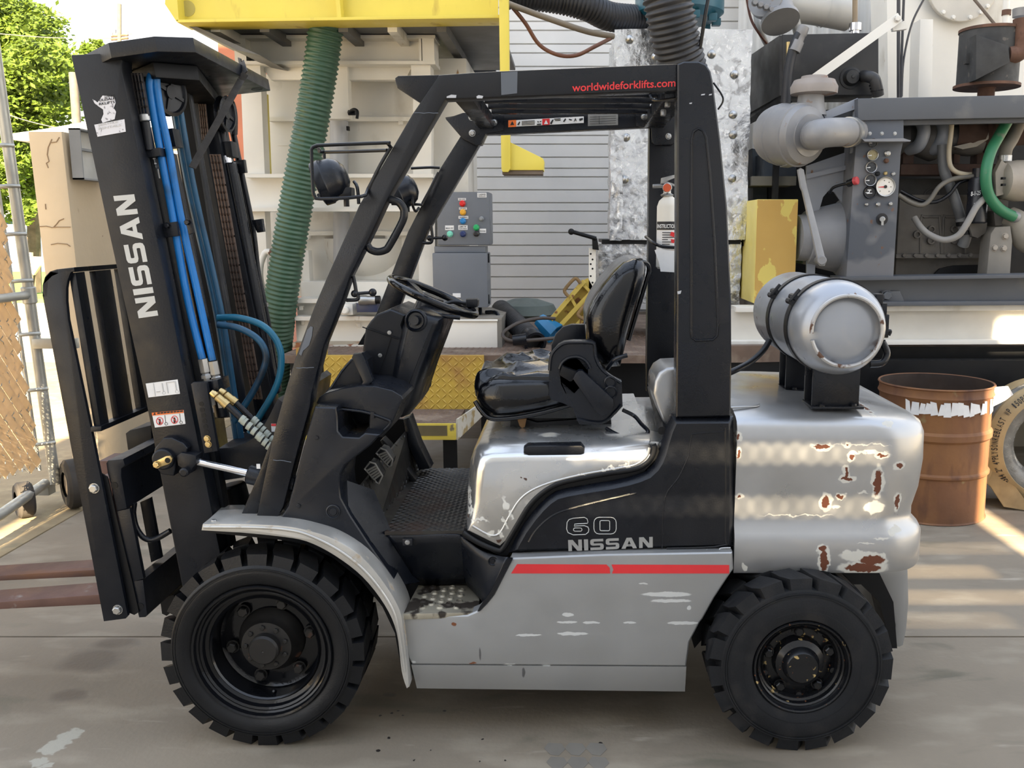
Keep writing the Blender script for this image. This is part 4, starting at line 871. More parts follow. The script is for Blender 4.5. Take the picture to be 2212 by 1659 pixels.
# pulleys
for (cx, cy, rx, ry, Y, nm) in ((364, 199, 25, 50, 3.22, 0), (486, 246, 17, 38, 3.68, 1)):
    c = P(cx, cy, Y); R = ry / sc(Y, 2); ax = V((.94, -.28, 0)) if nm == 0 else V((.97, -.1, 0))
    o = lathe('hose_pulley', c, ax, [(-.012, R), (-.004, R * .93), (.004, R * .93), (.012, R), (.014, R * .86), (.006, R * .8), (.004, R * .3), (.012, R * .28), (.012, 0)], plast, FL, 32)
    bm = bmesh.new(); x, y, z = frame(ax)
    for k in range(4):
        t = k * math.pi / 2 + .5; q = x * math.cos(t) + y * math.sin(t); a_bar(bm, c + q * R * .2 + z * .006, c + q * R * .85 + z * .006, .012, .008, z)
    fin('pulley_spoke', bm, plast, o)
# chains
def chain(name, A, B, n, wid, m, lab):
    A, B = V(A), V(B); d = (B - A) / n; g = root_part(name, (A + B) / 2, lab)
    s = V((1, 0, 0)); proto = None
    for k in range(n):
        c = A + d * (k + .5)
        if proto is None:
            bm = bmesh.new()
            dn = d.normalized(); L = d.length * .62
            for off, t in ((-.5, 1), (-.17, 0), (.17, 1), (.5, 0)):
                a_bar(bm, c - dn * L + s * off * wid, c + dn * L + s * off * wid, wid * .14, L * .75, (0, 1, 0), 0)
            for z in (-.5, .5): a_tube(bm, [c + d * z - s * wid * .58, c + d * z + s * wid * .58], L * .26, 8)
            proto = fin('chain_link', bm, m, g)
        else: copy(proto, c, g)
def root_part(name, loc, lab):
    bm = bmesh.new(); a_tube(bm, [V(loc) - V((.004, 0, 0)), V(loc) + V((.004, 0, 0))], .003, 6); return fin(name, bm, chainm, FL, label=lab)
chain('lift_chain', P(296, 160, 3.085), P(311, 248, 3.085), 5, .030, chainm, 'near lift chain, oily steel')
chain('lift_chain', P(437, 226, 3.58), P(444, 300, 3.58), 6, .022, chainr, 'far lift chain, upper end')
chain('lift_chain', P(465, 335, 3.60), P(556, 860, 3.60), 34, .034, chainr, 'far lift chain, long and rusty')
cyl('chain_anchor', P(311, 246, 3.085), P(314, 262, 3.085), .017, steel, FL, 12); cyl('chain_anchor', P(314, 262, 3.085), P(322, 325, 3.085), .014, black, FL, 12)
o = ex('anchor_bracket', [(308, 323), (343, 318), (346, 336), (313, 341)], 3.08, 3.18, rail, FL, bev=.003)
bolt(P(330, 342, 3.13), -eh, .017, .022, steel, o, name='nut'); bolt(P(334, 353, 3.13), -eh, .013, .018, steel, o, name='nut'); cyl('anchor_stud', P(336, 362, 3.13), P(340, 386, 3.13), .009, steel, o, 10)
lathe('anchor_eye', P(303, 334, 3.09), (0, -1, 0), [(0, .015), (.03, .015), (.03, 0)], black, o, 12)
# lift cylinders
cyl('lift_cylinder', P(366, 334, 3.22), P(480, 900, 3.22), .023, black, FL); cyl('lift_ram', P(358, 300, 3.22), P(366, 336, 3.22), .016, chrome, FL)
ex('ram_head', [(335, 280), (372, 276), (380, 316), (345, 320)], 3.20, 3.26, rail, FL, bev=.004)
cyl('lift_cylinder', P(496, 352, 3.72), P(592, 850, 3.72), .027, black, FL); cyl('lift_ram', P(487, 335, 3.72), P(491, 354, 3.72), .022, chrome, FL)
ex('ram_head', [(467, 306), (498, 304), (503, 338), (475, 341)], 3.70, 3.77, rail, FL, bev=.004); cyl('ram_neck', P(478, 270, 3.72), P(482, 308, 3.72), .018, black, FL, 12)
cyl('centre_cylinder', P(396, 185, 3.46), P(530, 930, 3.46), .026, rail, FL, 20)
bar('mast_stay', P(384, 185, 3.42), P(498, 900, 3.42), .07, .02, dark, FL)
bar('mast_stay', P(405, 160, 3.64), P(548, 930, 3.64), .05, .03, dark, FL)
# hoses
ptube('blue_hose', [(372, 168, 3.27), (355, 152, 3.2), (338, 152, 3.15), (324, 170, 3.12), (326, 210, 3.12), (345, 320, 3.12), (371, 455, 3.11), (404, 640, 3.10), (437, 775, 3.09)], 3.1, .0125, blue_h, FL, seg=12, label='bright blue hydraulic hose on the mast, left one')
ptube('blue_hose', [(383, 166, 3.27), (366, 151, 3.2), (350, 151, 3.15), (338, 165, 3.13), (345, 230, 3.13), (366, 330, 3.13), (388, 455, 3.12), (424, 620, 3.11), (459, 778, 3.10)], 3.1, .0120, blue_h, FL, seg=12, label='bright blue hydraulic hose on the mast, right one')
for s in (0, 9): ptube('return_hose', [(378 + s, 230), (398 + s, 350), (418 + s, 450), (448 + s, 580), (471 + s, 690), (490 + s, 810), (512 + s, 950)], 3.30, .0125, dblue_h, FL)
ptube('loop_hose', [(470, 686), (515, 686), (564, 701), (594, 730), (607, 766), (604, 812), (588, 853), (561, 898), (540, 935)], 3.25, .012, mat('teal_hose', (.012, .14, .24), .4, var=.2), FL, label='teal hose looping behind the guard pillar')
ptube('loop_hose', [(470, 701), (515, 708), (556, 731), (574, 762), (570, 795), (548, 843), (520, 887), (505, 910)], 3.20, .0115, dblue_h, FL)
for c in ((438, 775, 3.09), (460, 780, 3.10)):
    d = P(c[0] + 6, c[1] + 30, c[2]) - P(*c); q = P(*c)
    f = lathe('hose_fitting', q, d, [(0, .0125), (0, .0165), (.045, .0165), (.05, .012), (.055, .0175), (.066, .0175), (.066, .011), (.078, .011), (.078, .017), (.10, .017), (.10, .013), (.16, .013), (.16, 0)], steel, FL, 6)
for pts in ([(505, 290), (525, 389), (547, 498), (558, 590), (578, 690), (604, 845)], [(499, 270), (512, 330), (535, 470), (552, 590), (566, 680), (596, 850)]):
    ptube('mast_hose', pts, 3.66 if pts[0][0] < 460 else 3.80, .011, black, FL)
ptube('mast_hose', [(489, 214), (500, 222), (506, 250), (506, 290)], 3.76, .013, black, FL)
for x, y, Y in ((514, 354, 3.78), (553, 482, 3.78)): ex('hose_clip', [(x - 10, y - 7), (x + 12, y - 10), (x + 16, y + 18), (x + 2, y + 20), (x - 4, y + 8)], Y - .03, Y, black, FL, bev=.003)
ex('hose_band', [(557, 656), (576, 654), (577, 662), (559, 664)], 3.77, 3.79, steel, FL)
for pts in ([(347, 483), (381, 478), (385, 509), (350, 514)], [(399, 475), (412, 472), (419, 502), (408, 506)]):
    o = ex('hose_bracket', pts, 3.085, 3.10, rail, FL, bev=.002); cx = sum(p[0] for p in pts) / 4 - 4; cy = sum(p[1] for p in pts) / 4
    bolt(P(cx, cy - 9, 3.085), (0, -1, 0), .009, .012, black, o)
    if pts[0][0] < 390: lathe('bracket_hole', P(358, 506, 3.0845), (0, -1, 0), [(0, .008), (.001, .008), (.001, 0)], dark, o, 12)
o = ex('hose_plate', [(412, 829), (417, 825), (443, 824), (446, 828), (470, 974), (441, 979)], 2.99, 3.01, rail, FL, bev=.003, label='perforated grey hose plate')
for x, y in ((435, 872), (437, 885), (440, 897), (442, 909), (444, 921), (447, 933), (454, 970)): lathe('plate_hole', P(x, y, 2.9898), (0, -1, 0), [(0, .0078), (.001, .0078), (.001, 0)], dark, o, 12)
for x, y in ((447.5, 947), (450, 959)): bolt(P(x, y, 2.99), (0, -1, 0), .009, .008, brass, o)
ex('hose_block', [(444, 824), (470, 820), (474, 845), (448, 850)], 3.02, 3.12, black, FL, bev=.004)
hh = [([(456, 846), (488, 873)], [(488, 873), (520, 903), (560, 943), (592, 975)], 2.995), ([(474, 842), (507, 868)], [(507, 868), (545, 905), (575, 938), (605, 968)], 3.03)]
for fit, run, Y in hh:
    f = lathe('hose_fitting', P(*fit[0], Y), P(*fit[1], Y) - P(*fit[0], Y), [(0, .009), (.01, .012), (.02, .012), (.02, .008), (.026, .0135), (.05, .0135), (.05, .015), (.068, .015), (.068, 0)], brass, FL, 12)
    ptube('pressure_hose', run, Y, .0105, black, FL)
    bm = bmesh.new(); cv = cat([P(x, y, Y) for x, y in run], 8); cv = cv[8:]; n = 8
    for k in range(n):
        i = int(k * (len(cv) - 3) / n); d = (cv[i + 1] - cv[i]).normalized(); L = (cv[-1] - cv[0]).length / n * .72
        a_lathe(bm, cv[i], d + V((.12, 0, .18)), [(0, .0115), (0, .0140), (L, .0140), (L, .0115)], 14)
    fin('spiral_wrap', bm, spiral, FL, label='pale green spiral wrap')
# tilt cylinder
Yt = 2.985
o = ex('tilt_bracket', [(334, 1000), (331, 985), (334, 968), (345, 955), (352, 946), (370, 945), (396, 957), (405, 968), (402, 980), (382, 985), (378, 1010), (374, 1028), (348, 1024), (340, 1014)], Yt, Yt + .04, rail, FL, bev=.006, seg=3)
lathe('pivot_boss', P(355, 990, Yt), (0, -1, 0), [(0, .037), (.014, .035), (.018, .03), (.018, 0)], rail, o, 24)
ex('pin_lock', [(334, 1004), (334, 997), (358, 985), (367, 984), (372, 990), (370, 998), (363, 1003), (344, 1009), (337, 1009)], Yt - .028, Yt - .018, brass, o, bev=.002)
lathe('grease_hole', P(362, 994, Yt - .0285), (0, -1, 0), [(0, .009), (.001, .009), (.001, 0)], dark, o, 14); bolt(P(339, 1003, Yt - .028), (0, -1, 0), .010, .012, brass, o)
o2 = ex('rod_clevis', [(380, 985), (391, 977), (414, 981), (424, 984), (424, 1002), (415, 1012), (412, 1022), (396, 1024), (394, 1012), (384, 1006)], Yt - .01, Yt + .05, rail, FL, bev=.006)
lathe('clamp_bolt', P(402, 1017, Yt - .01), (0, -1, 0), [(0, .015), (.02, .015), (.024, .01), (.024, 0)], rail, o2, 14)
cyl('tilt_rod', P(422, 996, Yt + .02), P(545, 1024, Yt + .02), .0125, chrome, FL); cyl('tilt_cylinder', P(536, 1023, Yt + .02), P(575, 1033, Yt + .02), .033, plast, FL, 24); cyl('tilt_cylinder', P(556, 1026, Yt + .02), P(640, 1045, Yt + .02), .029, black, FL, 24)
pb('white_tag', 554, 1002, 562, 1012, Yt - .013, Yt - .010, white_l, FL)
ex('pillar_foot', [(603, 918), (577, 972), (560, 1020), (519, 1116), (553, 1117), (575, 1040), (600, 950)], 2.97, 3.02, black, FL, bev=.003)
# lower cross plate of the mast and axle mounting
ex('mast_cross_plate', [(472, 968), (500, 966), (530, 956), (556, 940), (580, 900), (600, 860), (612, 870), (600, 960), (560, 1020), (523, 1032), (447, 1043), (455, 990)], 3.14, 3.80, rail, FL, bev=.004)
cyl('axle_mount', P(500, 1045, 3.3), P(520, 1120, 3.3), .05, dark, FL)
pb('warning_tag', 586, 915, 596, 932, 3.05, 3.053, white_l, FL); pb('warning_tag', 586, 915, 596, 920, 3.047, 3.049, red_l, FL)

# ---- carriage and load backrest
YC = 2.975
ub = ex('backrest_upright', [(92, 640), (92, 615), (97, 598), (108, 586), (124, 581), (160, 577), (152, 590), (146, 605), (143, 622), (143, 650), (147, 690), (199, 940), (276, 1330), (271, 1336), (224, 1342)], YC, YC + .016, rail, FL, bev=.002, label='near upright of the load backrest')
bolt(P(204, 1054, YC), (0, -1, 0), .014, .014, steel, ub); bolt(P(255, 1316, YC), (0, -1, 0), .014, .016, steel, ub)
e0 = P(145, 640, YC); e1 = P(199, 930, YC)
def along(px, py, dx, dy, Y):      # a point shifted in depth from a near point
    p = P(px, py, YC); return V((p.x + dx, Y, p.z + dy))
top = P(150, 585, YC); a = P(120, 588, YC); bq = P(147, 640, YC)
bk_n = [P(96, 600, YC), P(108, 586, YC), P(124, 581, YC), P(166, 576, YC)]
prism('backrest_top', [P(124, 581, YC), P(160, 577, YC), P(160, 577, YC) - V((0, 0, .014)), P(124, 581, YC) - V((-.004, 0, .014))], (0, 1.0, 0), rail, FL, bev=.003)
prism('backrest_end', [P(92, 640, YC), P(92, 615, YC), P(97, 598, YC), P(108, 586, YC), P(124, 581, YC), P(126, 590, YC), P(112, 596, YC), P(104, 606, YC), P(101, 640, YC)], (0, .05, 0), rail, FL)
# slats between top bar and lower rail, following the tilt
xt = P(142, 590, YC); xb_ = P(198, 928, YC)
for k, (ya_, yb_) in enumerate(((2.992, 3.05), (3.12, 3.225), (3.29, 3.39), (3.46, 3.56), (3.63, 3.73), (3.80, 3.90))):
    d = (xb_ - xt); prism('backrest_slat', [V((xt.x, ya_, xt.z)), V((xt.x + .022, ya_, xt.z + .002)), V((xb_.x + .022, ya_, xb_.z + .002)), V((xb_.x, ya_, xb_.z))], (0, yb_ - ya_, 0), rail, FL, bev=.002)
prism('backrest_rail', [xb_ + V((-.005, .0, -.008)), xb_ + V((.03, 0, -.005)), xb_ + V((.033, 0, .012)), xb_ + V((-.003, 0, .01))], (0, .98, 0), rail, FL, bev=.002)
cb = ex('fork_carriage', [(229, 1000), (233, 994), (266, 991), (270, 1005), (262, 1012), (262, 1029), (274, 1098), (252, 1104), (240, 1050), (232, 1022)], 3.0, 3.94, rail, FL, bev=.004, label='black fork carriage with upper and lower bars')
lathe('carriage_hole', P(247, 1048, 2.9995), (0, -1, 0), [(0, .012), (.001, .012), (.001, 0)], dark, cb, 14)
ex('carriage_bar', [(282, 1256), (309, 1252), (318, 1328), (314, 1333), (300, 1334), (296, 1318)], 3.0, 3.94, rail, FL, bev=.004)
lathe('carriage_hole', P(303, 1309, 2.9995), (0, -1, 0), [(0, .012), (.001, .012), (.001, 0)], dark, cb, 14)
ex('carriage_plate', [(252, 1104), (280, 1098), (310, 1250), (281, 1258)], 3.0, 3.02, rail, FL, bev=.003)
ex('carriage_plate', [(302, 1085), (324, 1075), (348, 1205), (326, 1215)], 3.17, 3.19, rail, FL, bev=.003)
ex('carriage_plate', [(213, 1018), (232, 1030), (250, 1110), (285, 1255), (300, 1322), (290, 1328), (276, 1322), (250, 1190), (232, 1110)], 2.994, 2.999, dark, FL)
ptube('carriage_hose', [(290, 1086), (288, 1110), (295, 1140), (312, 1162), (335, 1164), (368, 1146)], 3.05, .010, black, FL)
ex('carriage_bracket', [(271, 936), (280, 929), (326, 918), (328, 960), (276, 972)], 3.35, 3.5, dark, FL, bev=.004)
ex('mast_foot', [(345, 1290), (375, 1285), (385, 1310), (360, 1330), (350, 1325)], 3.2, 3.5, dark, FL)
forkm = mat('rusty_fork', (.115, .062, .05), .55, metal=.3, var=.25, vs=5, layers=[(NM(5, .6, .75, stretch=(.4, 1, 1)), (.20, .085, .03), .7), (NM(9, .66, .72), (.22, .20, .19), .5)], bump=.0006, bs=50)
for (ya_, yb_, t0, t1, u0, u1) in ((3.085, 3.215, 1300, 1283, 1321, 1305), (3.335, 3.46, 1243, 1229, 1258, 1244)):
    a, b, c, d = P(0, t0, ya_), P(222, t1, ya_), P(222, u1, ya_), P(0, u0, ya_)
    dx = (b - a) / (b.x - a.x)
    a2, d2 = a - dx * .55, a - dx * .55 - V((0, 0, .012))
    f = prism('fork', [d2, a2, b, b + V((.02, 0, .42)), b + V((.065, 0, .42)), c + V((.06, 0, 0)), c + V((.04, 0, -.01)), c], (0, yb_ - ya_, 0), forkm, FL, bev=.004, label='near rusty lifting fork' if ya_ < 3.2 else 'far rusty lifting fork')
# ================================================================ the setting
def G(px, py): return PZ(px, py, 0)
stains = []
for px, py, rx, ry in ((145, 1505, 45, 20), (200, 1425, 80, 32), (250, 1390, 60, 16), (838, 1500, 20, 8), (170, 1500, 22, 10)):
    p = G(px, py); q = G(px + rx, py); r = G(px, py + ry); stains.append((p.x, p.y, 0, q.x - p.x, p.y - r.y, 1))
flakes = []
for px, py, rx, ry in ((150, 1588, 26, 16), (110, 1618, 28, 14), (85, 1645, 22, 9), (132, 1604, 24, 14), (100, 1655, 16, 6)):
    p = G(px, py); q = G(px + rx, py); r = G(px, py + ry); flakes.append((p.x, p.y, 0, q.x - p.x, p.y - r.y, 1))
drops = []
for px, py, rx, ry in ((846, 1540, 4, 2.5), (840, 1593, 4, 2.5), (817, 1621, 5, 3), (1043, 1596, 3, 2), (960, 1535, 4, 2), (1297, 1606, 5, 4), (870, 1545, 3, 1.5), (930, 1620, 2, 1.5), (894, 1642, 2.5, 2), (1036, 1644, 2.5, 2), (822, 1545, 3, 2), (985, 1465, 3, 2), (1092, 1642, 3, 2), (860, 1535, 3, 1.5)):
    p = G(px, py); q = G(px + rx, py); r = G(px, py + ry); drops.append((p.x, p.y, 0, q.x - p.x, p.y - r.y, 1))
conc = mat('worn_concrete', (.215, .180, .134), .72, var=.16, vs=1.3, bump=.0015, bs=45, layers=[
    (NM(2.6, .52, .68, 7, (1, 2.2, 1)), (.29, .25, .19), .75), (NM(1.7, .60, .72, 6, (1, 2.5, 1), .6), (.135, .122, .088), .6), (NM(5, .66, .74, 6, (.6, 3, 1)), (.32, .28, .22), .8),
    (SM(stains, .10, 8, .5), (.115, .095, .075), .5), (SM(flakes, .07, 30, .2), (.36, .34, .28), .8), (SM(drops, .012, 60, .2), (.02, .017, .015), .5)])
dirt = mat('dusty_tan_concrete', (.30, .235, .14), .85, var=.18, vs=2, layers=[(NM(9, .5, .7, 6), (.40, .32, .19), .9), (NM(3, .6, .72, 6), (.20, .18, .12), .8)], bump=.002, bs=40)
fl_ = bpy.data.objects.new('floor', None); C.objects.link(fl_); fl_['kind'] = 'structure'; WL['floor'] = V((0, 0, 0))
jx, jy, gp = -3.0, 3.70, .006
for (xa_, xb2, ya_, yb_) in ((-9, jx, -3, jy), (jx, 9, -3, jy), (-9, jx, jy, 7.5), (jx, 9, jy, 7.5), (-9, jx, 7.5, 12), (jx, 9, 7.5, 12)):
    box('slab', (xa_ + gp, ya_ + gp, -.15), (xb2 - gp, yb_ - gp, 0), dirt if xb2 == jx else conc, fl_, bev=.004)
# faint tyre print pressed in dust on the floor
dust = mat('tyre_print_dust', (.175, .16, .135), .7)
bm = bmesh.new()
for i in range(3):
    for j in range(2):
        x, y = 1185 + i * 45 + j * 5, 1620 + j * 30
        a_prism(bm, [PZ(x + a, y + b, .0006) for a, b in ((0, -16), (28, -14), (36, -2), (22, 12), (4, 10), (-10, -4))], V((0, 0, .0006)))
fin('tyre_print', bm, dust, fl_, kind='stuff', label='tyre tread print in grey dust')
ground = mat('sunny_ground', (.42, .38, .30), .9, var=.15, vs=.6)
box('ground', (-90, -40, -.3), (60, 120, -.16), ground, None, kind='structure')
grass = mat('grass', (.16, .30, .04), .9, var=.3, vs=2)
tag(box('lawn', (-60, 24, -.16), (-6, 60, -.05), grass), 'strip of bright green lawn beyond the yard wall', 'lawn')
# sun blocker added behind the camera, unseen; its gaps let slivers of sun through
shade = mat('plain_wall', (.50, .53, .58), .8, var=.05)  # blocker colour, bluish to bounce sky-like light; the back wall panel shares it
ys, H = -4.0, 10.8
gl, gr, gh = 2.60, 2.74, 4.96
holes = [(gl, gr, -.2, gh), (3.08, 3.55, 5.47, 5.63), (-3.08, -2.94, -.2, 5.0)]
te = math.tan(EL)
for y, a, b, h in ((3.86, 1.5, 2.1, .005), (4.12, 1.42, 2.5, .0075), (4.45, 1.38, 2.3, .009), (4.80, 1.5, 2.55, .006)): holes.append((a, b, (y - ys) * te - h, (y - ys) * te + h))       # narrow slits: the soft bands of sun on the floor
for py in (980, 1094):                                                                                              # rows of small perforations: the round sun spots on the truck side
    zc = P(1700, py, 2.93).z + (2.93 - ys) * te
    for k in range(19): holes.append((.16 + k * .054, .16 + k * .054 + .024, zc - .012, zc + .012))
def holed(x0, x1, z0, z1, hs):
    zs = sorted({z0, z1} | {h[2] for h in hs} | {h[3] for h in hs}); zs = [z for z in zs if z0 <= z <= z1]; L = []
    for a, b in zip(zs, zs[1:]):
        if b - a < 1e-5: continue
        m = (a + b) / 2; cut = sorted((h[0], h[1]) for h in hs if h[2] < m < h[3]); x = x0
        for c, d in cut:
            if c > x: L.append(((x, ys, a), (c, ys + .012, b)))
            x = max(x, d)
        if x < x1: L.append(((x, ys, a), (x1, ys + .012, b)))
    return L
boxes('sun_blocker', holed(-3.95, 9, -.15, H, holes), shade, None, kind='structure')

# concrete wall at the left
concw = mat('painted_concrete', (.52, .42, .29), .85, var=.08, vs=2, bump=.002, bs=20, layers=[(NM(9, .66, .72, 6, (1, 1, .5)), (.30, .22, .13), .9), (NM(30, .73, .76), (.10, .06, .04), .9)])
xw0 = P(62, 400, 6.0).x; xw1 = P(138, 400, 6.0).x; zw = P(95, 283, 6.0).z
wl = ex('wall_left', [(59.5, 283), (95, 580), (133, 850), (160, 1010), (166, 1062), (224, 1062), (200, 850), (165, 573), (133, 283.5)], 6.0, 9.2, concw, None, bev=.012, kind='structure')
bm = bmesh.new()
for L_ in ([(112, 300), (104, 318), (102, 334), (106, 348), (100, 352), (104, 362)], [(128, 296), (122, 306), (108, 308)], [(85, 489), (100, 488), (112, 491), (124, 490), (152, 490)], [(138, 472), (128, 476), (122, 484), (116, 490)], [(98, 440), (99, 452)], [(110, 528), (125, 525), (145, 527), (152, 532)]): a_tube(bm, [P(x, y, 5.999) for x, y in L_], .0035, 4)
fin('wall_crack', bm, mat('crack', (.22, .15, .09), .9), wl)
xs = xw1 + .045
ty0, ty1 = PX(152, 330, xs).y, PX(198, 330, xs).y + .12; tz1, tz0 = PX(152, 277, xs).z, PX(165, 388, xs).z
g1 = mat('tray_grey', (.16, .17, .18), .6, var=.1)
TB = root('metal_box', 'open grey metal box fixed to the side of the concrete wall', 'box', (xs, ty0, tz0))
boxes('rim', [((xs, ty0, tz0), (xs + .07, ty0 + .01, tz1)), ((xs, ty1 - .01, tz0), (xs + .07, ty1, tz1)), ((xs, ty0, tz1 - .01), (xs + .07, ty1, tz1)), ((xs, ty0, tz0), (xs + .07, ty1, tz0 + .01))], g1, TB)
box('back_plate', (xs, ty0 + .01, tz0 + .01), (xs + .008, ty1 - .01, tz1 - .01), mat('light_grey_sheet', (.42, .42, .40), .6), TB)
boxes('shelf', [((xs + .008, ty0 + .012, tz1 - .13), (xs + .03, ty1 - .012, tz1 - .115))], g1, TB)
for z in (tz0 + .03, tz1 - .2): bolt((xs + .008, ty0 + .05, z), (1, 0, 0), .012, .01, steel, TB, name='screw')

# ---- chain link gate with privacy slats
galv = mat('galvanised_pipe', (.40, .40, .37), .45, metal=.6, var=.15)
slatm = mat('tan_slat', (.66, .56, .42), .6, var=.15, vs=12, layers=[(NM(40, .72, .75), (.08, .05, .04), .8)])
_n = slatm.node_tree; _t = _n.nodes.new('ShaderNodeBsdfTranslucent'); _t.inputs[0].default_value = (.85, .66, .40, 1); _mx = _n.nodes.new('ShaderNodeMixShader'); _mx.inputs[0].default_value = .5
_out = _n.nodes['Material Output']; _n.links.new(_n.nodes['Principled BSDF'].outputs[0], _mx.inputs[1]); _n.links.new(_t.outputs[0], _mx.inputs[2]); _n.links.new(_mx.outputs[0], _out.inputs[0])
gx, gy = P(118, 1040, 5.6).x, 5.6
GT = root('chain_link_gate', 'rolling chain link gate with tan privacy slats at the left edge', 'gate', (gx, 5.0, 0))
pb_, pt_ = P(120, 1045, 5.6), P(5, 225, 5.45)
pt_ = pb_ + (pt_ - pb_) * 1.2
cyl('post', pb_, pt_, .031, galv, GT, 20)
tube('bottom_rail', [pb_ + V((-.03, -.06, .02)), PX(0, 1112, gx + .06), PX(0, 1112, gx + .06) + V((.06, -1.2, 0))], .030, galv, GT, n=1, seg=16)
mid = pb_.lerp(pt_, (1.32 - pb_.z) / (pt_.z - pb_.z)); cyl('middle_rail', mid, mid + V((.0, -1.9, 0)), .026, galv, GT, 16)
cyl('rail_clamp', mid - (pt_ - pb_).normalized() * .05, mid + (pt_ - pb_).normalized() * .05, .042, galv, GT, 20); box('latch', mid + V((.0, -.02, -.32)), mid + V((.26, .03, -.26)), galv, GT, bev=.004)
cyl('tension_bar', pb_ + V((-.06, -.05, .1)), pt_ + V((-.06, -.05, -.1)), .010, galv, GT, 8)
for f in (.12, .27, .42, .56, .68, .8, .9):
    q = pb_.lerp(pt_, f / 1.2); a = q + V((-.03, -.05, 0)); tube('tie_band', [q + V((.034, 0, 0)), q + V((0, -.036, 0)), q + V((-.06, -.05, -.005))], .012, galv, GT, n=3, seg=8)
dv = (pt_ - pb_) / (pt_.z - pb_.z)
def gpt(s, z):     # s metres from the post toward the yard, z height
    q = pb_ + dv * (z - pb_.z); return q + V((-.055 + .10 * s, -.06 - s, 0))
z0_, z1_, smax = .26, 2.15, 1.75
k = 0; off = -smax * 1
rng = random.Random(3)
o_ = z0_
while o_ < z1_ + smax * 1.25:
    # slat: z = o_ - t, s = smax' - ... runs down toward the post
    pts = []
    ta, tb = max(0.0, (o_ - z1_) / 1.25), min(smax, (o_ - z0_) / 1.25)     # s along line z = o_ - s' where s' measured from far yard end toward post
    if tb - ta > .05:
        ta += rng.uniform(0, .04); tb -= rng.uniform(0, .05)
        w_ = .0265; A = (smax - ta, o_ - 1.25 * ta); B = (smax - tb, o_ - 1.25 * tb)
        nrm = w_
        q = [gpt(A[0] - nrm * .78, A[1] + nrm * .62), gpt(A[0] + nrm * .78, A[1] - nrm * .62), gpt(B[0] + nrm * .78, B[1] - nrm * .62), gpt(B[0] - nrm * .78, B[1] + nrm * .62)]
        prism('slat', [p + V((.012 * (i_ in (0, 3)) + .004 * (k % 2), 0, 0)) for i_, p in enumerate(q)], (.003, 0, 0), slatm, GT)
        k += 1
    o_ += .110
bm = bmesh.new()
for i in range(60):
    o_ = z0_ - smax + i * .09
    for sg in (1, -1):
        pts = []
        for j in range(41):
            s = smax * j / 40; z = o_ + s if sg > 0 else (z1_ - (o_ - z0_ + smax) + smax) - s + .3
            if z0_ < z < z1_: pts.append(gpt(s, z) + V((.012 * (1 if j % 2 else -1), 0, 0)))
        if len(pts) > 2: a_tube(bm, pts, .0028, 4)
fin('wire_mesh', bm, galv, GT, kind='stuff')
tyrem = mat('old_caster_rubber', (.035, .03, .025), .8, var=.3)
for px, py, x in ((158, 1062, P(158, 1062, 5.55).x), (52, 1075, gx - .05)):
    c = PX(px, py, x) if px < 100 else P(px, py, 5.55); c.z = .155 if px > 100 else .11; R = c.z
    o = lathe('caster_wheel', c, (.75, .65, 0), [(-.045, R * .5), (-.045, R * .85), (-.03, R * .98), (.03, R * .98), (.045, R * .85), (.045, R * .5), (.02, R * .45), (.02, 0)], tyrem, GT, 28)
    lathe('caster_hub', c + V((.75, -.65, 0)) * .0 , (.75, .65, 0), [(-.03, 0), (-.03, R * .5), (.03, R * .5), (.03, 0)], mat('dusty_hub', (.16, .13, .10), .8, var=.3), o, 16)
boxes('caster_fork', [(pb_ + V((-.12, -.05, -.06)), pb_ + V((-.02, .03, .0)))], galv, GT)

# ---- beyond the wall: canopy edge, poles, trees, blue house, trestle
roofm = mat('pale_roof_sheet', (.26, .28, .29), .5, var=.05)
o = ex('canopy_roof', [(8, 290), (100, 277), (185, 262), (260, 258), (260, 292), (130, 292), (58, 305), (14, 300)], 10.5, 12.5, roofm, None, bev=.01); tag(o, 'pale sheet metal canopy edge just above the concrete wall', 'roof')
pole = mat('weathered_pole', (.085, .078, .068), .8, var=.15)
o = cyl('utility_pole', V((P(190, 640, 16).x, 16, -.16)), P(158, 156, 16), .070, pole); tag(o, 'thick weathered utility pole rising behind the mast', 'pole')
TPL = root('street_pole', 'thin distant pole with crossarms above the mast plate', 'pole', P(258, 640, 34))
cyl('pole', P(258, 640, 34), P(258, 8, 34), .07, pole, TPL, 12)
for y in (78, 85): cyl('crossarm', P(240, y, 34), P(277, y - 3, 34), .04, rustm, TPL, 8)
for x, y in ((241, 73), (248, 66), (274, 70), (281, 68)): cyl('insulator', P(x, y + 5, 34), P(x, y - 3, 34), .05, steel, TPL, 8)
wire = mat('overhead_wire', (.10, .10, .09), .6)
for i, (a, b) in enumerate((((-30, 232), (170, 285)), ((-30, 272), (120, 320)), ((-30, 70), (260, 82)))):
    o = ptube('overhead_wire', [a, ((a[0] + b[0]) / 2, (a[1] + b[1]) / 2 + 5), b], 18, .008, wire, seg=5); tag(o, ('upper', 'lower', 'topmost')[i] + ' thin overhead wire crossing in front of the tree', 'wire', 'overhead wires')
leafm = mat('sunlit_leaves', (.085, .135, .018), .55, var=.45, vs=1.5)
_n = leafm.node_tree; _t = _n.nodes.new('ShaderNodeBsdfTranslucent'); _t.inputs[0].default_value = (.16, .22, .022, 1); _mx = _n.nodes.new('ShaderNodeMixShader'); _mx.inputs[0].default_value = .4
_out = _n.nodes['Material Output']; _n.links.new(_n.nodes['Principled BSDF'].outputs[0], _mx.inputs[1]); _n.links.new(_t.outputs[0], _mx.inputs[2]); _n.links.new(_mx.outputs[0], _out.inputs[0])
bark = mat('bark', (.09, .07, .05), .9, var=.3)
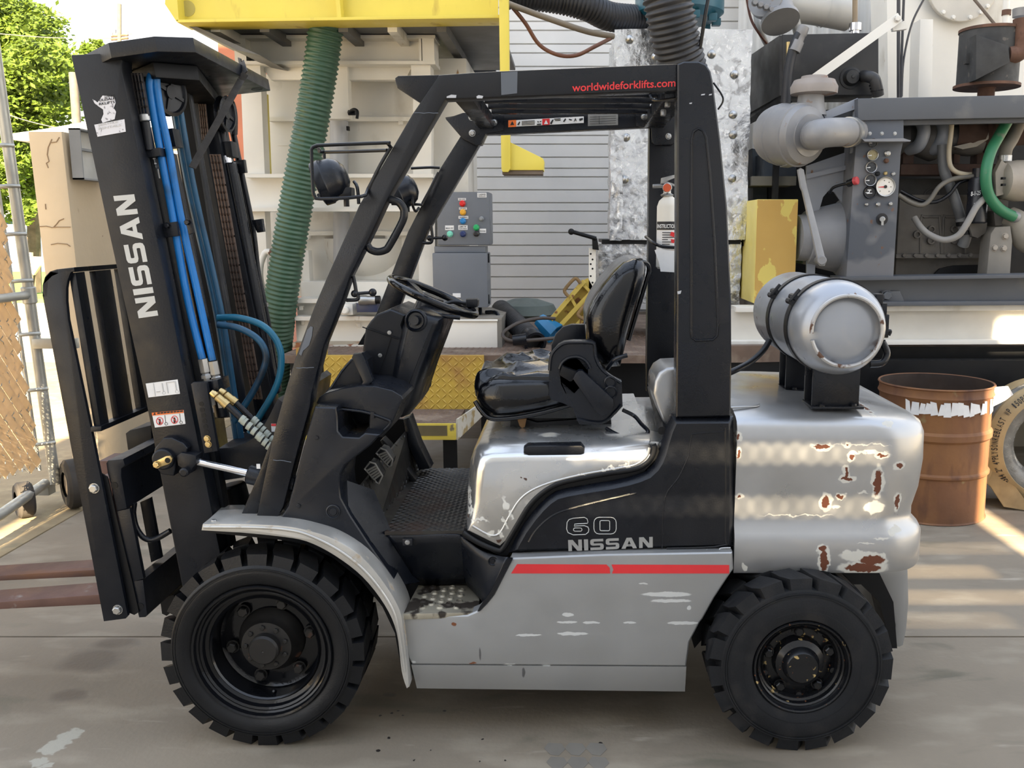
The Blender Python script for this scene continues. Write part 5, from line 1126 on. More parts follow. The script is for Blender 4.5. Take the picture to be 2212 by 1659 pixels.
def tree(name, label, trunk, blobs, n, ls, seed):
    r = random.Random(seed); g = root(name, label, 'tree', trunk)
    bm = bmesh.new()
    tops = [b[0] for b in blobs]
    a_tube(bm, cat([trunk, trunk.lerp(tops[0], .5) + V((.2, 0, -.3)), tops[0]], 4), lambda i: max(.03, .22 - .02 * i), 8)
    for t in tops[1:]: a_tube(bm, cat([trunk.lerp(tops[0], .55), (trunk.lerp(tops[0], .6) + t) / 2 + V((0, 0, .2)), t], 3), lambda i: max(.02, .09 - .012 * i), 6)
    fin('trunk', bm, bark, g)
    vs, fs = [], []
    tot = sum(b[1] ** 2 for b in blobs)
    for c, R in blobs:
        # each crown lobe is made of clumps of leaves
        for q in range(int(n * R * R / tot / 26)):
            d = V((r.gauss(0, 1), r.gauss(0, 1), r.gauss(0, 1))).normalized(); cc = c + d * R * (r.random() ** .4); cl = R * .17
            for i in range(26):
                p = cc + V((r.gauss(0, cl), r.gauss(0, cl), r.gauss(0, cl * .55)))
                u = V((r.gauss(0, 1), r.gauss(0, 1), r.gauss(0, .6))).normalized(); v = u.orthogonal().normalized(); s = ls * r.uniform(.6, 1.3); k = len(vs)
                vs += [p - u * s, p + v * s * .5, p + u * s, p - v * s * .5]; fs.append((k, k + 1, k + 2, k + 3))
    me = bpy.data.meshes.new('foliage'); me.from_pydata([v - trunk for v in vs], [], fs); me.materials.append(leafm)
    o = link('foliage', me, V(trunk), g); o['kind'] = 'stuff'
B = lambda px, py, Y, r: (P(px, py, Y), r / (2000 / (Y * .98)))
tree('leafy_tree', 'tall sunlit green tree behind the concrete wall', V((P(60, 500, 26).x, 26, 0)), [B(30, 110, 26, 95), B(110, 170, 26, 75), B(60, 60, 27, 70), B(35, 230, 26, 80), B(95, 245, 25, 60), B(-40, 40, 26, 90), B(50, 340, 25, 60), B(20, 420, 25, 55), B(80, 130, 24, 60), B(-10, 320, 26, 70)], 34000, .080, 5)
tree('small_tree', 'lower green tree left of the utility pole', V((P(-60, 500, 24).x, 24, 0)), [B(-40, 200, 24, 90), B(-50, 330, 24, 90), B(0, 370, 24, 45), B(55, 455, 24, 28)], 15000, .080, 9)
tree('street_tree', 'fragment of a far tree top behind the mast plate', V((P(215, 500, 40).x, 40, 0)), [B(200, 120, 40, 26), B(212, 100, 40, 16)], 2600, .10, 12)
blue = mat('blue_siding', (.06, .09, .19), .7, var=.1)
BH = root('blue_house', 'dark blue house seen far off between the gate and wall', 'house', P(70, 600, 40))
ex('wall', [(-40, 470), (110, 470), (110, 600), (-40, 600)], 40, 44, blue, BH); ex('roof', [(-60, 472), (-30, 440), (120, 440), (130, 472)], 39.5, 45, mat('grey_shingle', (.10, .10, .11), .9), BH)
ex('window', [(42, 480), (56, 480), (56, 515), (42, 515)], 39.9, 40, white_l, BH); ex('porch_post', [(66, 478), (72, 478), (72, 575), (66, 575)], 39.6, 39.9, mat('pale_post', (.3, .32, .4), .7), BH)
o = ex('door', [(74, 490), (84, 490), (84, 570), (74, 570)], 39.9, 40, mat('door_grey', (.25, .27, .33), .6), BH)
TR = root('trestle', 'pale timber trestle on the lawn behind the gate', 'trestle', PZ(75, 606, 0))
tim = mat('pale_timber', (.62, .50, .36), .8, var=.1)
ex('top_board', [(60, 553), (110, 556), (110, 576), (62, 573)], 24, 24.1, tim, TR)
for pts in ([(58, 545), (67, 545), (67, 608), (60, 608)], [(66, 573), (86, 573), (72, 594), (67, 588)], [(100, 575), (106, 575), (106, 606), (100, 606)]): ex('leg', pts, 23.9, 24.0, tim, TR)
brick = mat('terracotta_render', (.40, .15, .09), .85, var=.1, vs=3)
o = ex('red_building', [(468, 40), (530, 60), (575, 90), (600, 870), (520, 870), (480, 300)], 11.5, 13, brick); tag(o, 'terracotta coloured building edge behind the white steel frame', 'building')

# ---- back walls
sid = mat('grey_white_siding', (.68, .675, .66), .5, var=.05, vs=3, bump=.001, bs=14, bstretch=(.3, 1, 1))
yb_ = 8.8
WB = bpy.data.objects.new('wall_back', None); C.objects.link(WB); WB['kind'] = 'structure'; WL['wall_back'] = V((0, 0, 0))
bx0, bx1 = P(985, 400, yb_).x, P(1600, 400, yb_).x
zz_ = .95; i = 0; hs = (.118, .078, .118, .118, .078, .10, .118, .078)
protos = {}
while zz_ < 5.2:
    h_ = hs[i % 8]
    if h_ in protos: copy(protos[h_], V(((bx0 + bx1) / 2, yb_ + .012, zz_ + h_ / 2)), WB)
    else:
        bm = bmesh.new(); a_prism(bm, [V((bx0, yb_ + .002, zz_ + .008)), V((bx0, yb_ + .004, zz_ + h_ - .004)), V((bx0, yb_ + .022, zz_ + h_)), V((bx0, yb_ + .022, zz_))], V((bx1 - bx0, 0, 0)))
        protos[h_] = fin('siding_board', bm, sid, WB); protos[h_].location.z = zz_ + h_ / 2
    zz_ += h_ ; i += 1
box('wall_panel', (bx0, yb_ + .024, -.15), (bx1 + 5, yb_ + .2, 5.4), shade, WB)
woodm = mat('weathered_timber', (.14, .11, .085), .85, var=.25, vs=5)
for k, (h0, h1) in enumerate(((.74, .83), (.84, .94))): box('sill_board', (bx0, yb_ - .06 + .02 * k, h0), (bx1, yb_, h1), woodm, WB, bev=.004)
corr = mat('white_corrugated_sheet', (.52, .51, .48), .5, var=.05, vs=2, layers=[(NM(5, .64, .72, 4, (3, 1, .3)), (.36, .30, .20), .7)])
bm = bmesh.new(); xa_ = P(1590, 200, 8.5).x; xb2 = P(1915, 200, 8.5).x; n = 66; prof = []
for k in range(n + 1):
    ph = k % 6; prof.append((xa_ + (xb2 - xa_) * k / n, 8.5 - (.0, .0, .035, .035, .0, .0)[ph] * 1.0))
top_, bot_ = [bm.verts.new((x, y, 5.2)) for x, y in prof], [bm.verts.new((x, y, .9)) for x, y in prof]
for k in range(n): bm.faces.new((bot_[k], bot_[k + 1], top_[k + 1], top_[k]))
o = fin('corrugated_panel', bm, corr, WB); o.modifiers.new('s', 'SOLIDIFY').thickness = .004
# ================================================================ trailer deck and its machines
wht = mat('cream_white_paint', (.74, .72, .665), .5, var=.05, vs=2.5, layers=[(NM(3, .60, .75, 5, (1, 1, .5)), (.48, .45, .38), .6), (NM(11, .70, .76, 5, (1.6, 1, .35)), (.33, .19, .08), .8)])
yel = mat('yellow_paint', (.68, .56, .085), .45, var=.06, vs=3, layers=[(NM(6, .63, .75, 5, (1.5, 1, .4)), (.45, .33, .06), .6)])
yrust = mat('worn_yellow_plate', (.52, .35, .055), .55, var=.12, vs=4, layers=[(NM(3.5, .52, .66, 6), (.36, .20, .05), .7)])
deckm = mat('rusty_tread_deck', (.14, .095, .07), .75, var=.2, vs=5, layers=[(NM(6, .5, .7), (.26, .20, .15), .7)])
greyc = mat('grey_cabinet', (.135, .15, .175), .45, var=.03)
skidm = mat('grey_skid_paint', (.085, .092, .105), .5, var=.08, vs=2, layers=[(NM(4, .62, .75, 5), (.14, .14, .14), .6)])
lgrey = mat('light_grey_paint', (.24, .26, .30), .45, var=.06, vs=3, layers=[(NM(14, .70, .76), (.20, .11, .06), .8)])
engm = mat('dusty_engine', (.115, .105, .092), .75, var=.25, vs=6, layers=[(NM(9, .58, .75), (.055, .05, .045), .7)], bump=.001, bs=40)
exman = mat('brown_manifold', (.055, .030, .022), .85, var=.3, vs=8)
airm = mat('dusty_grey_metal', (.245, .245, .25), .5, metal=.2, var=.1, vs=5, layers=[(NM(9, .66, .72), (.22, .12, .07), .8)])
tankblk = mat('black_tank', (.018, .018, .019), .45, var=.3, vs=3, layers=[(NM(4, .55, .8), (.06, .055, .05), .6)])
hosec = mat('black_ribbed_hose', (.018, .019, .023), .5, var=.2)
greenh = mat('green_ribbed_hose', (.040, .095, .060), .45, var=.2, vs=3, layers=[(NM(2.6, .64, .7, 4), (.10, .15, .06), .5)])
zd = .92
TRL = root('trailer', 'long flat trailer deck with white side beam, yellow step and tread plate', 'trailer', (1, 7, 0))
xl_ = P(640, 752, 6.15).x; xs0, xs1 = P(700, 770, 5.78).x, P(1045, 770, 5.78).x
boxes('deck', [((xl_, 5.80, zd - .05), (.60, 8.7, zd)), ((.60, 6.3, zd - .05), (6, 8.7, zd))], deckm, TRL, label='rusty tread plate deck')
dk = bpy.data.objects['deck']
tread('tread_pattern', (V((xl_, 5.82, zd)), V((.58, 5.82, zd)), V((xl_, 7.2, zd)), V((.58, 7.2, zd))), 60, 36, .035, .010, .004, deckm, dk)
rz = P(870, 882, 5.78).z
box('step_riser', (xs0, 5.76, rz), (xs1, 5.80, zd + .004), yrust, TRL, label='yellow tread plate riser')
tread('tread_pattern', (V((xs0, 5.758, rz)), V((xs1, 5.758, rz)), V((xs0, 5.758, zd)), V((xs1, 5.758, zd))), 26, 10, .05, .014, .005, yrust, bpy.data.objects['step_riser.001'] if 'step_riser.001' in bpy.data.objects else bpy.data.objects['step_riser'])
xa_, xb2 = P(860, 912, 5.3).x, P(985, 912, 5.3).x
box('lower_step', (xs0 - .0, 5.3, rz - .03), (xb2, 5.78, rz), deckm, TRL, label='rusty lower step tread')
tread('tread_pattern', (V((xs0, 5.31, rz)), V((xb2, 5.31, rz)), V((xs0, 5.76, rz)), V((xb2, 5.76, rz))), 26, 14, .035, .010, .004, deckm, bpy.data.objects['lower_step'])
yo = mat('chipped_yellow_edge', (.60, .47, .07), .5, var=.1, layers=[(NM(14, .58, .64), (.16, .13, .07), .7)])
box('step_edge', (xs0, 5.285, P(900, 950, 5.285).z), (xb2, 5.30, rz + .006), yo, TRL, bev=.003, label='chipped yellow step edge'); 
pb('edge_stripe', 880, 919, 966, 941, 5.283, 5.286, mat('worn_grip_strip', (.12, .095, .045), .8, var=.3), TRL, label='worn dark grip strip')
prism('step_side', [P(985, 905, 5.3), P(1048, 862, 5.78), P(1048, 890, 5.78), P(985, 950, 5.3)], (.01, 0, 0), mat('flaking_white', (.5, .47, .40), .7, layers=[(NM(12, .5, .6), (.30, .22, .10), .8)]), TRL)
pb('deck_edge', 640, 752, 705, 790, 5.80, 5.84, yrust, TRL)
for (a, b, c, d, Y) in ((958, 950, 985, 1060, 5.6), (700, 930, 730, 1060, 5.7), (1040, 890, 1060, 1010, 6.2)): pb('deck_leg', a, b, c, d, Y, Y + .08, dark, TRL)
boxes('deck_underframe', [((.62, 6.26, .78), (6, 6.295, .915)), ((xl_, 6.0, .62), (6, 6.1, .86)), ((xl_, 7.6, .3), (6, 7.7, .86)), ((.2, 6.3, .5), (1.0, 7.4, .86))], dark, TRL)
ex('side_beam', [(1590, 663), (2400, 657), (2400, 669), (1590, 674)], 6.12, 6.32, wht, TRL, bev=.003, label='white side beam, upper flange')
ex('side_beam', [(1440, 668), (2400, 662), (2400, 738), (1440, 742)], 6.18, 6.20, mat('stained_white_beam', (.60, .58, .53), .5, var=.05, layers=[(NM(4, .66, .78, 5, (.6, 1, 1.6)), (.16, .14, .12), .6)]), TRL, label='white side beam web with dark stains')
ex('side_beam', [(1440, 737), (2400, 733), (2400, 742), (1440, 747)], 6.10, 6.34, wht, TRL, bev=.003)
ex('grating', [(1455, 748), (1700, 746), (1700, 781), (1455, 785)], 5.98, 6.06, deckm, TRL)
# under the deck at the right
ex('storage_box', [(2016, 748), (2122, 744), (2122, 779), (2016, 784)], 6.6, 7.0, mat('tan_panel', (.16, .125, .07), .8), TRL); ex('axle_beam', [(1890, 748), (2400, 744), (2400, 800), (1890, 800)], 6.95, 7.1, dark, TRL)
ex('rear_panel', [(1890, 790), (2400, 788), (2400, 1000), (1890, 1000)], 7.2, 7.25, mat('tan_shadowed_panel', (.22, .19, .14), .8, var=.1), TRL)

# ---- white abrasive recovery machine
HM = root('white_steel_machine', 'cream white welded steel hopper machine standing on the trailer deck', 'machine', (P(780, 700, 6.7).x, 6.9, zd))
Yh = 6.6
def hb(name, a, b, c, d, Y0, Y1, m=wht, **k): return pb(name, a, b, c, d, Y0, Y1, m, HM, **k)
hb('top_beam', 498, 75, 940, 82, Yh - .12, Yh + .12); hb('top_beam', 520, 80, 935, 134, Yh - .01, Yh + .01); hb('top_beam', 500, 131, 940, 138, Yh - .12, Yh + .12)
hb('beam_end', 506, 80, 531, 133, Yh - .11, Yh + .1); hb('beam_stiffener', 905, 82, 910, 131, Yh - .11, Yh); hb('beam_end', 912, 80, 938, 133, Yh - .11, Yh + .1)
ex('crossbeam', [(563, 140), (892, 140), (875, 172), (585, 172)], Yh + .02, Yh + .1, wht, HM, bev=.004)
hb('mid_post', 690, 134, 752, 256, Yh - .02, Yh + .08)
lc = ex('column', [(518, 138), (562, 138), (572, 375), (528, 375)], Yh - .06, Yh + .06, wht, HM, bev=.004)
ex('column_flange', [(558, 200), (570, 200), (577, 375), (568, 375)], Yh + .02, Yh + .12, yel, lc)
ex('column', [(535, 455), (572, 455), (580, 640), (542, 640)], Yh - .06, Yh + .06, wht, HM, bev=.004)
hb('column', 888, 140, 930, 172, Yh - .08, Yh + .08); ex('column', [(892, 172), (932, 172), (932, 380), (892, 380)], Yh - .02, Yh + .1, wht, HM, bev=.004); ex('column', [(905, 455), (940, 455), (940, 690), (905, 690)], Yh - .06, Yh + .06, wht, HM, bev=.004)
hb('side_cabinet', 938, 125, 1012, 640, Yh + .25, Yh + .9, bev=.01)
hb('cross_girder', 528, 375, 936, 383, Yh - .13, Yh + .1); hb('cross_girder', 530, 382, 934, 450, Yh - .02, Yh + .0); hb('cross_girder', 530, 448, 936, 456, Yh - .13, Yh + .1)
# tank behind the frame
hb('tank_shell', 578, 160, 945, 640, Yh + .30, Yh + 1.0, label='cream tank wall'); 
for y in (252, 499): hb('tank_rim', 580, y, 940, y + 9, Yh + .22, Yh + .3)
o = bpy.data.objects['tank_shell']
hb('seam', 600, 312, 940, 314, Yh + .295, Yh + .30); hb('seam', 640, 530, 940, 532, Yh + .295, Yh + .30)
for x in (866, 665, 838, 660): bolt(P(x, 260 if x > 700 and x > 850 else 508, Yh + .24), (0, 0, -1), .02, .03, wht, HM)
for a, b, y0, y1 in ((713, 752, 258, 375), (720, 755, 456, 640)):
    cyl('riser_pipe', P((a + b) / 2, y0, Yh + .22), P((a + b) / 2, y1, Yh + .22), (b - a) / 2 / sc(Yh + .2, 2), mat('pale_grey_pipe', (.42, .43, .45), .4, var=.05), HM, 28)
tube('clamp_handle', [P(753, 243, Yh - .05), P(763, 236, Yh - .08), P(772, 240, Yh - .1), P(771, 256, Yh - .1)], .010, dark, HM, seg=8)
cyl('clamp_screw', P(752, 243, Yh - .04), P(768, 243, Yh - .04), .018, dark, HM, 10); pb('hinge', 748, 272, 753, 281, Yh + .1, Yh + .14, dark, HM)
c = P(780, 545, Yh + .22)
lathe('hopper_cone', c + V((0, .3, .1)), (0, 0, -1), [(0, .36), (.08, .36), (.16, .34), (.24, .27), (.32, .16), (.36, .14), (.42, .14), (.42, 0)], wht, HM, 40)
for a, b in ((652, 668), (905, 925)): hb('cone_leg', a, 540, b, 630, Yh + .1, Yh + .2)
hb('cone_base', 650, 608, 925, 645, Yh, Yh + .5, bev=.006)
# skid with flanges, valves
hb('skid', 636, 645, 945, 654, Yh - .25, Yh + .3); hb('skid', 642, 652, 940, 684, Yh - .12, Yh + .2); hb('skid', 636, 683, 945, 692, Yh - .28, Yh + .3)
hb('skid_web', 640, 690, 945, 744, Yh - .2, Yh + .2); hb('skid', 632, 740, 945, 751, Yh - .30, Yh + .2, mat('rusty_cream', (.44, .38, .29), .7, layers=[(NM(12, .5, .6), (.26, .10, .04), .8)]))
for x, y in ((649, 660), (775, 697), (654, 692), (660, 508)): bolt(P(x, y, Yh - .2), (0, 0, -1), .018, .03, wht, HM)
pb('valve_block', 737, 656, 762, 680, Yh - .35, Yh - .2, wht, HM, bev=.004); lathe('valve_knob', P(746, 669, Yh - .35), (0, -1, 0), [(0, .028), (.03, .028), (.036, .02), (.036, 0)], wht, HM, 20)
pb('actuator', 770, 655, 815, 674, Yh - .4, Yh - .2, mat('navy_block', (.02, .03, .08), .4), HM, bev=.004); cyl('actuator', P(775, 648, Yh - .4), P(822, 647, Yh - .4), .028, dark, HM, 16); lathe('coupling', P(776, 648, Yh - .4), (1, 0, 0), [(0, .02), (0, .034), (.05, .034), (.06, .03), (.11, .03), (.11, .02)], steel, HM, 16)
tube('drain_hose', [P(640, 600, Yh - .2), P(585, 545, Yh - .2), P(566, 560, Yh - .2), P(562, 600, Yh - .2), P(575, 640, Yh - .15), P(600, 650, Yh)], .022, wht, HM); cyl('drain_fitting', P(582, 548, Yh - .2), P(606, 530, Yh - .2), .024, rustm, HM, 12)
for x in (735, 748): tube('shackle', [P(x - 4, 752, Yh - .33), P(x - 6, 762, Yh - .35), P(x + 2, 768, Yh - .36), P(x + 8, 762, Yh - .35), P(x + 6, 752, Yh - .33)], .007, steel, HM, seg=8)
tube('pipe_run', [P(702, 752, Yh - .32), P(860, 746, Yh - .32)], .022, mat('rusty_white_pipe', (.46, .42, .36), .6, layers=[(NM(15, .55, .62), (.20, .07, .03), .8)]), HM, n=1)
# pedestal at the right of the skid
a, b = P(930, 690, 6.2).x, P(1074, 690, 6.2).x
hb('pedestal', 930, 690, 1075, 753, 6.2, 7.0, bev=.01, label='cream pedestal block')
o = bpy.data.objects['pedestal']; z = P(1000, 690, 6.2).z; box('pedestal_top', (a, 6.21, z), (b + .03, 7.1, z + .01), mat('dirty_grey_top', (.22, .20, .17), .7, var=.15), HM); box('pedestal_side', (b + .001, 6.2, zd), (b + .03, 7.0, z), mat('dirty_grey_top2', (.17, .16, .14), .7, var=.15), HM)
ptube('pedestal_trim', [(930, 692), (1075, 692)], 6.195, .008, wht, HM, n=1)

# ---- control cabinets
CB = root('control_panel', 'grey control panel with coloured push buttons and white labels', 'control panel', P(1000, 530, 6.45))
pb('enclosure', 944, 414, 1058, 529, 6.4, 6.65, greyc, CB, bev=.012)
cols = dict(red=(.65, .02, .02), amber=(.75, .38, .03), blue=(.02, .20, .50), green=(.02, .38, .12), mint=(.20, .62, .48), navy=(.015, .03, .12), black=(.02, .02, .022), grey=(.25, .27, .29))
for x, y, r_, c in ((999, 439, 6, 'red'), (1000, 458, 6, 'amber'), (1000, 477, 6, 'blue'), (1029, 491, 6, 'green'), (972, 505, 6, 'mint'), (1000, 505, 6, 'navy'), (1029, 504, 6, 'black'), (1040, 472, 4.5, 'grey')):
    k = r_ / sc(6.4, 1.9); lathe('push_button', P(x, y, 6.4), (0, -1, 0), [(0, k * 1.15), (.008, k * 1.1), (.010, k * .9), (.024, k * .88), (.028, k * .6), (.028, 0)], mat('button_' + c, cols[c], .3, var=.03), CB, 20, label=c + ' button')
for x, y, w_, h_, s in ((998, 430, 17, 5, 'HIGH LEVEL'), (1000, 450, 17, 5, 'LOW LEVEL'), (1001, 469, 21, 6, 'TRANSFERRING'), (971, 491.5, 19, 10, 'MANUAL TEST'), (1000, 491, 20, 10, 'JET\nAUTO PURGE'), (1043, 498, 14, 9, 'POWER'), (1041, 421, 20, 10, 'CLASSIFIER\nCONTROL BOX')):
    pb('button_label', x - w_ / 2, y - h_ / 2, x + w_ / 2, y + h_ / 2, 6.397, 6.40, white_l, CB)
    L = s.split('\n')
    for i, t in enumerate(L):
        yy = y + (h_ * .22 if len(L) == 1 else (-.5 + 4.0 * i)); hh_ = P(x, yy - 2.6, 6.396) - P(x, yy, 6.396)
        text('lettering', t, P(x - w_ * .42, yy, 6.396), P(x + w_ * .42, yy, 6.396), hh_, black_l, CB, bold=.01)
CL = root('grey_cabinet', 'plain grey electrical cabinet below the control panel', 'cabinet', P(1000, 665, 6.4))
pb('enclosure', 935, 546, 1053, 664, 6.35, 6.62, greyc, CL, bev=.008); pb('top_flange', 938, 532, 1049, 545, 6.42, 6.6, greyc, CL, bev=.003)
for y in (557, 646): pb('hinge', 1052, y - 10, 1057, y + 10, 6.40, 6.44, black, CL, bev=.002)
pb('nameplate', 978, 633, 995, 642, 6.347, 6.35, white_l, CL)
tube('cable', [P(1037, 664, 6.5), P(1041, 690, 6.45), P(1060, 700, 6.4), P(1075, 690, 6.4), P(1072, 675, 6.45), P(1050, 674, 6.5)], .014, black, CL, seg=8)
bpost = pb('mounting_post', 905, 520, 938, 690, 6.66, 6.72, wht, CL)

# ---- yellow gantry above
YH = root('yellow_gantry', 'yellow steel gantry frame overhead with a hanging post', 'gantry', P(720, 40, 6.0))
Yg = 6.0
ex('front_beam', [(363, -60), (1076, -60), (1076, 36), (383, 47), (357, 8)], Yg, Yg + .02, yel, YH, label='front beam web'); ex('beam_flange', [(380, 42), (1078, 31), (1078, 38), (383, 48)], Yg - .10, Yg + .12, yel, YH, bev=.002); ex('beam_end', [(363, -60), (378, -60), (386, 42), (381, 46), (356, 8)], Yg - .10, Yg + .0, yel, YH)
ex('beam_stiffener', [(722, -40), (730, -40), (737, 36), (728, 38)], Yg - .09, Yg, yel, YH)
lathe('round_patch', P(405, 18, Yg), (0, -1, 0), [(0, .048), (.002, .048), (.002, 0)], mat('olive_patch', (.42, .36, .10), .6), YH, 24)
z = P(720, 45, Yg).z
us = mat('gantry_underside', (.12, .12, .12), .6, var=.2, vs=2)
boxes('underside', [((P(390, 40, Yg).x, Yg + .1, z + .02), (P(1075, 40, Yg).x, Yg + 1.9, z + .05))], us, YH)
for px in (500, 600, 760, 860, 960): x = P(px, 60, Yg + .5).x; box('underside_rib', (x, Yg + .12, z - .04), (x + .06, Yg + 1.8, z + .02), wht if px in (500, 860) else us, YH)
ex('side_beam', [(384, 46), (400, 46), (560, 118), (512, 108)], Yg + .02, Yg + .8, us, YH)
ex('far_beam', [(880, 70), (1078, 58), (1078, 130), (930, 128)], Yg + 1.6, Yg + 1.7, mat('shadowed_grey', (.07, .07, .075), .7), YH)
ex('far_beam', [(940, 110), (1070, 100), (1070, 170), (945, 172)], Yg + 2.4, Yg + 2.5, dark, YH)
ex('hanging_post', [(1077, -40), (1098, -40), (1102, 364), (1097, 371), (1086, 371), (1083, 364)], Yg - .13, Yg - .06, yel, YH, bev=.003, label='hanging yellow post')
ex('post_foot', [(1101, 306), (1172, 341), (1175, 346), (1174, 367), (1084, 367), (1086, 360)], Yg - .10, Yg + .1, yel, YH, bev=.004); pb('foot_pad', 1085, 367, 1172, 376, Yg - .09, Yg + .09, woodm, YH)

# ---- hoses
HG = tag(ribbed('green_hose', [P(712, 10, 6.16), P(704, 60, 6.18), P(692, 150, 6.2), P(672, 270, 6.22), P(650, 385, 6.24), P(626, 520, 6.26), P(605, 660, 6.3), P(594, 770, 6.4), P(588, 860, 6.5)], .112, .030, .09, greenh, None, 24, kind='thing'), 'thick green ribbed suction hose hanging from the yellow gantry', 'hose')
tag(ribbed('black_hose', [P(1090, -14, 6.5), P(1150, -10, 6.55), P(1210, -2, 6.6), P(1270, 14, 6.65), P(1320, 36, 6.75), P(1400, 42, 6.95)], .098, .026, .10, hosec), 'black ribbed hose running sideways below the roofline', 'hose')
tag(ribbed('black_hose', [P(1432, -60, 6.15), P(1444, 10, 6.15), P(1458, 80, 6.2), P(1480, 170, 6.3)], .158, .036, .09, hosec), 'thick black ribbed hose dropping behind the truck roof', 'hose')
tag(tube('tan_hose', [P(1090, 4, 6.3), P(1120, 16, 6.3), P(1200, 45, 6.4), P(1270, 68, 6.5), P(1325, 78, 6.6)], .020, mat('tan_rubber', (.20, .165, .12), .6)), 'thin tan hose from the gantry to the foil box', 'hose')
tag(tube('brown_cable', [P(1106, 14, 6.3), P(1135, 50, 6.35), P(1165, 96, 6.4), P(1205, 118, 6.4), P(1245, 119, 6.4), P(1285, 100, 6.45), P(1320, 82, 6.6)], .013, mat('brown_cable', (.13, .05, .025), .5)), 'brown cable sagging against the grey siding', 'cable')
tag(tube('grey_cable', [P(1533, -20, 6.1), P(1524, 30, 6.1), P(1512, 105, 6.15)], .012, black), 'thin black cable hanging beside the thick hose', 'cable')
tealm = mat('teal_enamel', (.012, .085, .12), .4, var=.1)
TLB = root('teal_blower', 'teal painted round blower housing at the top edge', 'blower', P(1467, 60, 6.9))
c = P(1467, 46, 6.9); r_ = 95 / sc(6.9, 3)
lathe('housing', c, (0, 0, 1), [(0, 0), (0, r_ * .8), (.03, r_ * .92), (.05, r_), (.6, r_)], tealm, TLB, 40)
for k in range(10):
    a = 2 * math.pi * k / 10; box('lug', c + V((r_ * .84 * math.cos(a) - .03, r_ * .84 * math.sin(a) - .03, -.03)), c + V((r_ * .84 * math.cos(a) + .03, r_ * .84 * math.sin(a) + .03, .02)), tealm, TLB, bev=.006)

# ---- foil wrapped box
foil = mat('foil_wrap', (.74, .75, .76), .24, metal=1.0, var=.1, vs=10, rvar=.1, bump=.006, bs=16, layers=[(NM(11, .52, .66, 7, dist=1.2), (.40, .40, .40), None), (NM(34, .58, .66, 6), (.92, .92, .92), None)])
FB = root('foil_wrapped_box', 'tall box wrapped in crinkled silver foil insulation', 'insulated duct', P(1460, 650, 6.9))
def crinkle(name, px0, py0, px1, py1, Y0, Y1, seed):
    a, b = P(px0, (py0 + py1) / 2, Y0).x, P(px1, (py0 + py1) / 2, Y0).x; z1, z0 = P(px0, py0, Y0).z, P(px0, py1, Y0).z
    bm = bmesh.new(); r = bmesh.ops.create_cube(bm, size=1)['verts']
    for v in r: v.co = V((a + (v.co.x + .5) * (b - a), Y0 + (v.co.y + .5) * (Y1 - Y0), z0 + (v.co.z + .5) * (z1 - z0)))
    bmesh.ops.subdivide_edges(bm, edges=bm.edges[:], cuts=34, use_grid_fill=True)
    for v in bm.verts:
        p = v.co * 6 + V((seed, 0, 0)); n = V((NZ.noise(p), NZ.noise(p + V((5, 0, 0))), NZ.noise(p + V((0, 5, 0)))))
        q = v.co * 21; n2 = V((NZ.noise(q), NZ.noise(q + V((5, 0, 0))), NZ.noise(q + V((0, 5, 0)))))
        edge = 1.8 if min(abs(v.co.x - a), abs(v.co.x - b)) < .05 else 1
        v.co += (n * .005 + n2 * .0035) * edge
    return fin(name, bm, foil, FB, ang=25)
crinkle('foil_panel', 1326, 62, 1618, 518, 6.6, 7.5, 1)
crinkle('foil_panel', 1292, 524, 1600, 656, 6.7, 7.5, 2)
crinkle('foil_panel', 1318, 290, 1345, 520, 6.56, 6.7, 4)
pins = ((1360, 84), (1416, 122), (1353, 296), (1350, 387), (1538, 116), (1587, 160), (1584, 247), (1584, 290), (1582, 385), (1500, 70))
dm = None
for x, y in pins: lathe('insulation_pin', P(x, y, 6.585), (0, -1, 0), [(0, .028), (.004, .027), (.010, .020), (.018, .010), (.02, 0)], steel, FB, 14)
box('seam_gap', (P(1300, 520, 6.62).x, 6.62, P(1300, 527, 6.62).z), (P(1600, 520, 6.62).x, 7.4, P(1300, 517, 6.62).z), dark, FB)

# ---- loose things on the deck
LV = root('lever_stand', 'pale perforated stand with a long black lever handle', 'lever', P(1280, 640, 6.5))
pb('plate', 1272, 535, 1287, 640, 6.5, 6.53, wht, LV); ex('lever', [(1279, 512), (1290, 514), (1294, 540), (1280, 538)], 6.46, 6.5, dark, LV, bev=.003)
cyl('lever_arm', P(1288, 515, 6.46), P(1236, 500, 6.46), .014, dark, LV, 10); 
bm = bmesh.new(); bmesh.ops.create_uvsphere(bm, u_segments=12, v_segments=8, radius=.022, matrix=Matrix.Translation(P(1234, 500, 6.46))); fin('knob', bm, dark, LV)
for i, y in enumerate((548, 560, 570, 580, 596, 610)): lathe('hole', P(1276 + 4 * (i % 2), y, 6.4995), (0, -1, 0), [(0, .007), (.001, .007), (.001, 0)], dark, LV, 8)
tag(ribbed('hose_stub', [P(1082, 668, 7.1), P(1105, 690, 6.7), P(1130, 715, 6.4), P(1150, 735, 6.2)], .075, .03, .06, hosec), 'short black hose stub lying on the rusty deck', 'hose')
tag(lathe('hose_end', P(1150, 735, 6.2), P(1150, 735, 6.2) - P(1130, 715, 6.4), [(-.05, .078), (.07, .078), (.07, .06), (-.02, .055), (-.02, 0)], black, None, 24), 'open end cuff of the short black hose', 'hose cuff')
tag(lathe('blue_funnel', P(1165, 690, 6.5), V((.6, -.3, -.5)), [(0, .05), (.10, .07), (.16, .085), (.16, .07), (.02, .04), (.02, 0)], mat('blue_plastic', (.015, .16, .34), .4), None, 8), 'small blue plastic funnel lying beside the hose stub', 'funnel')
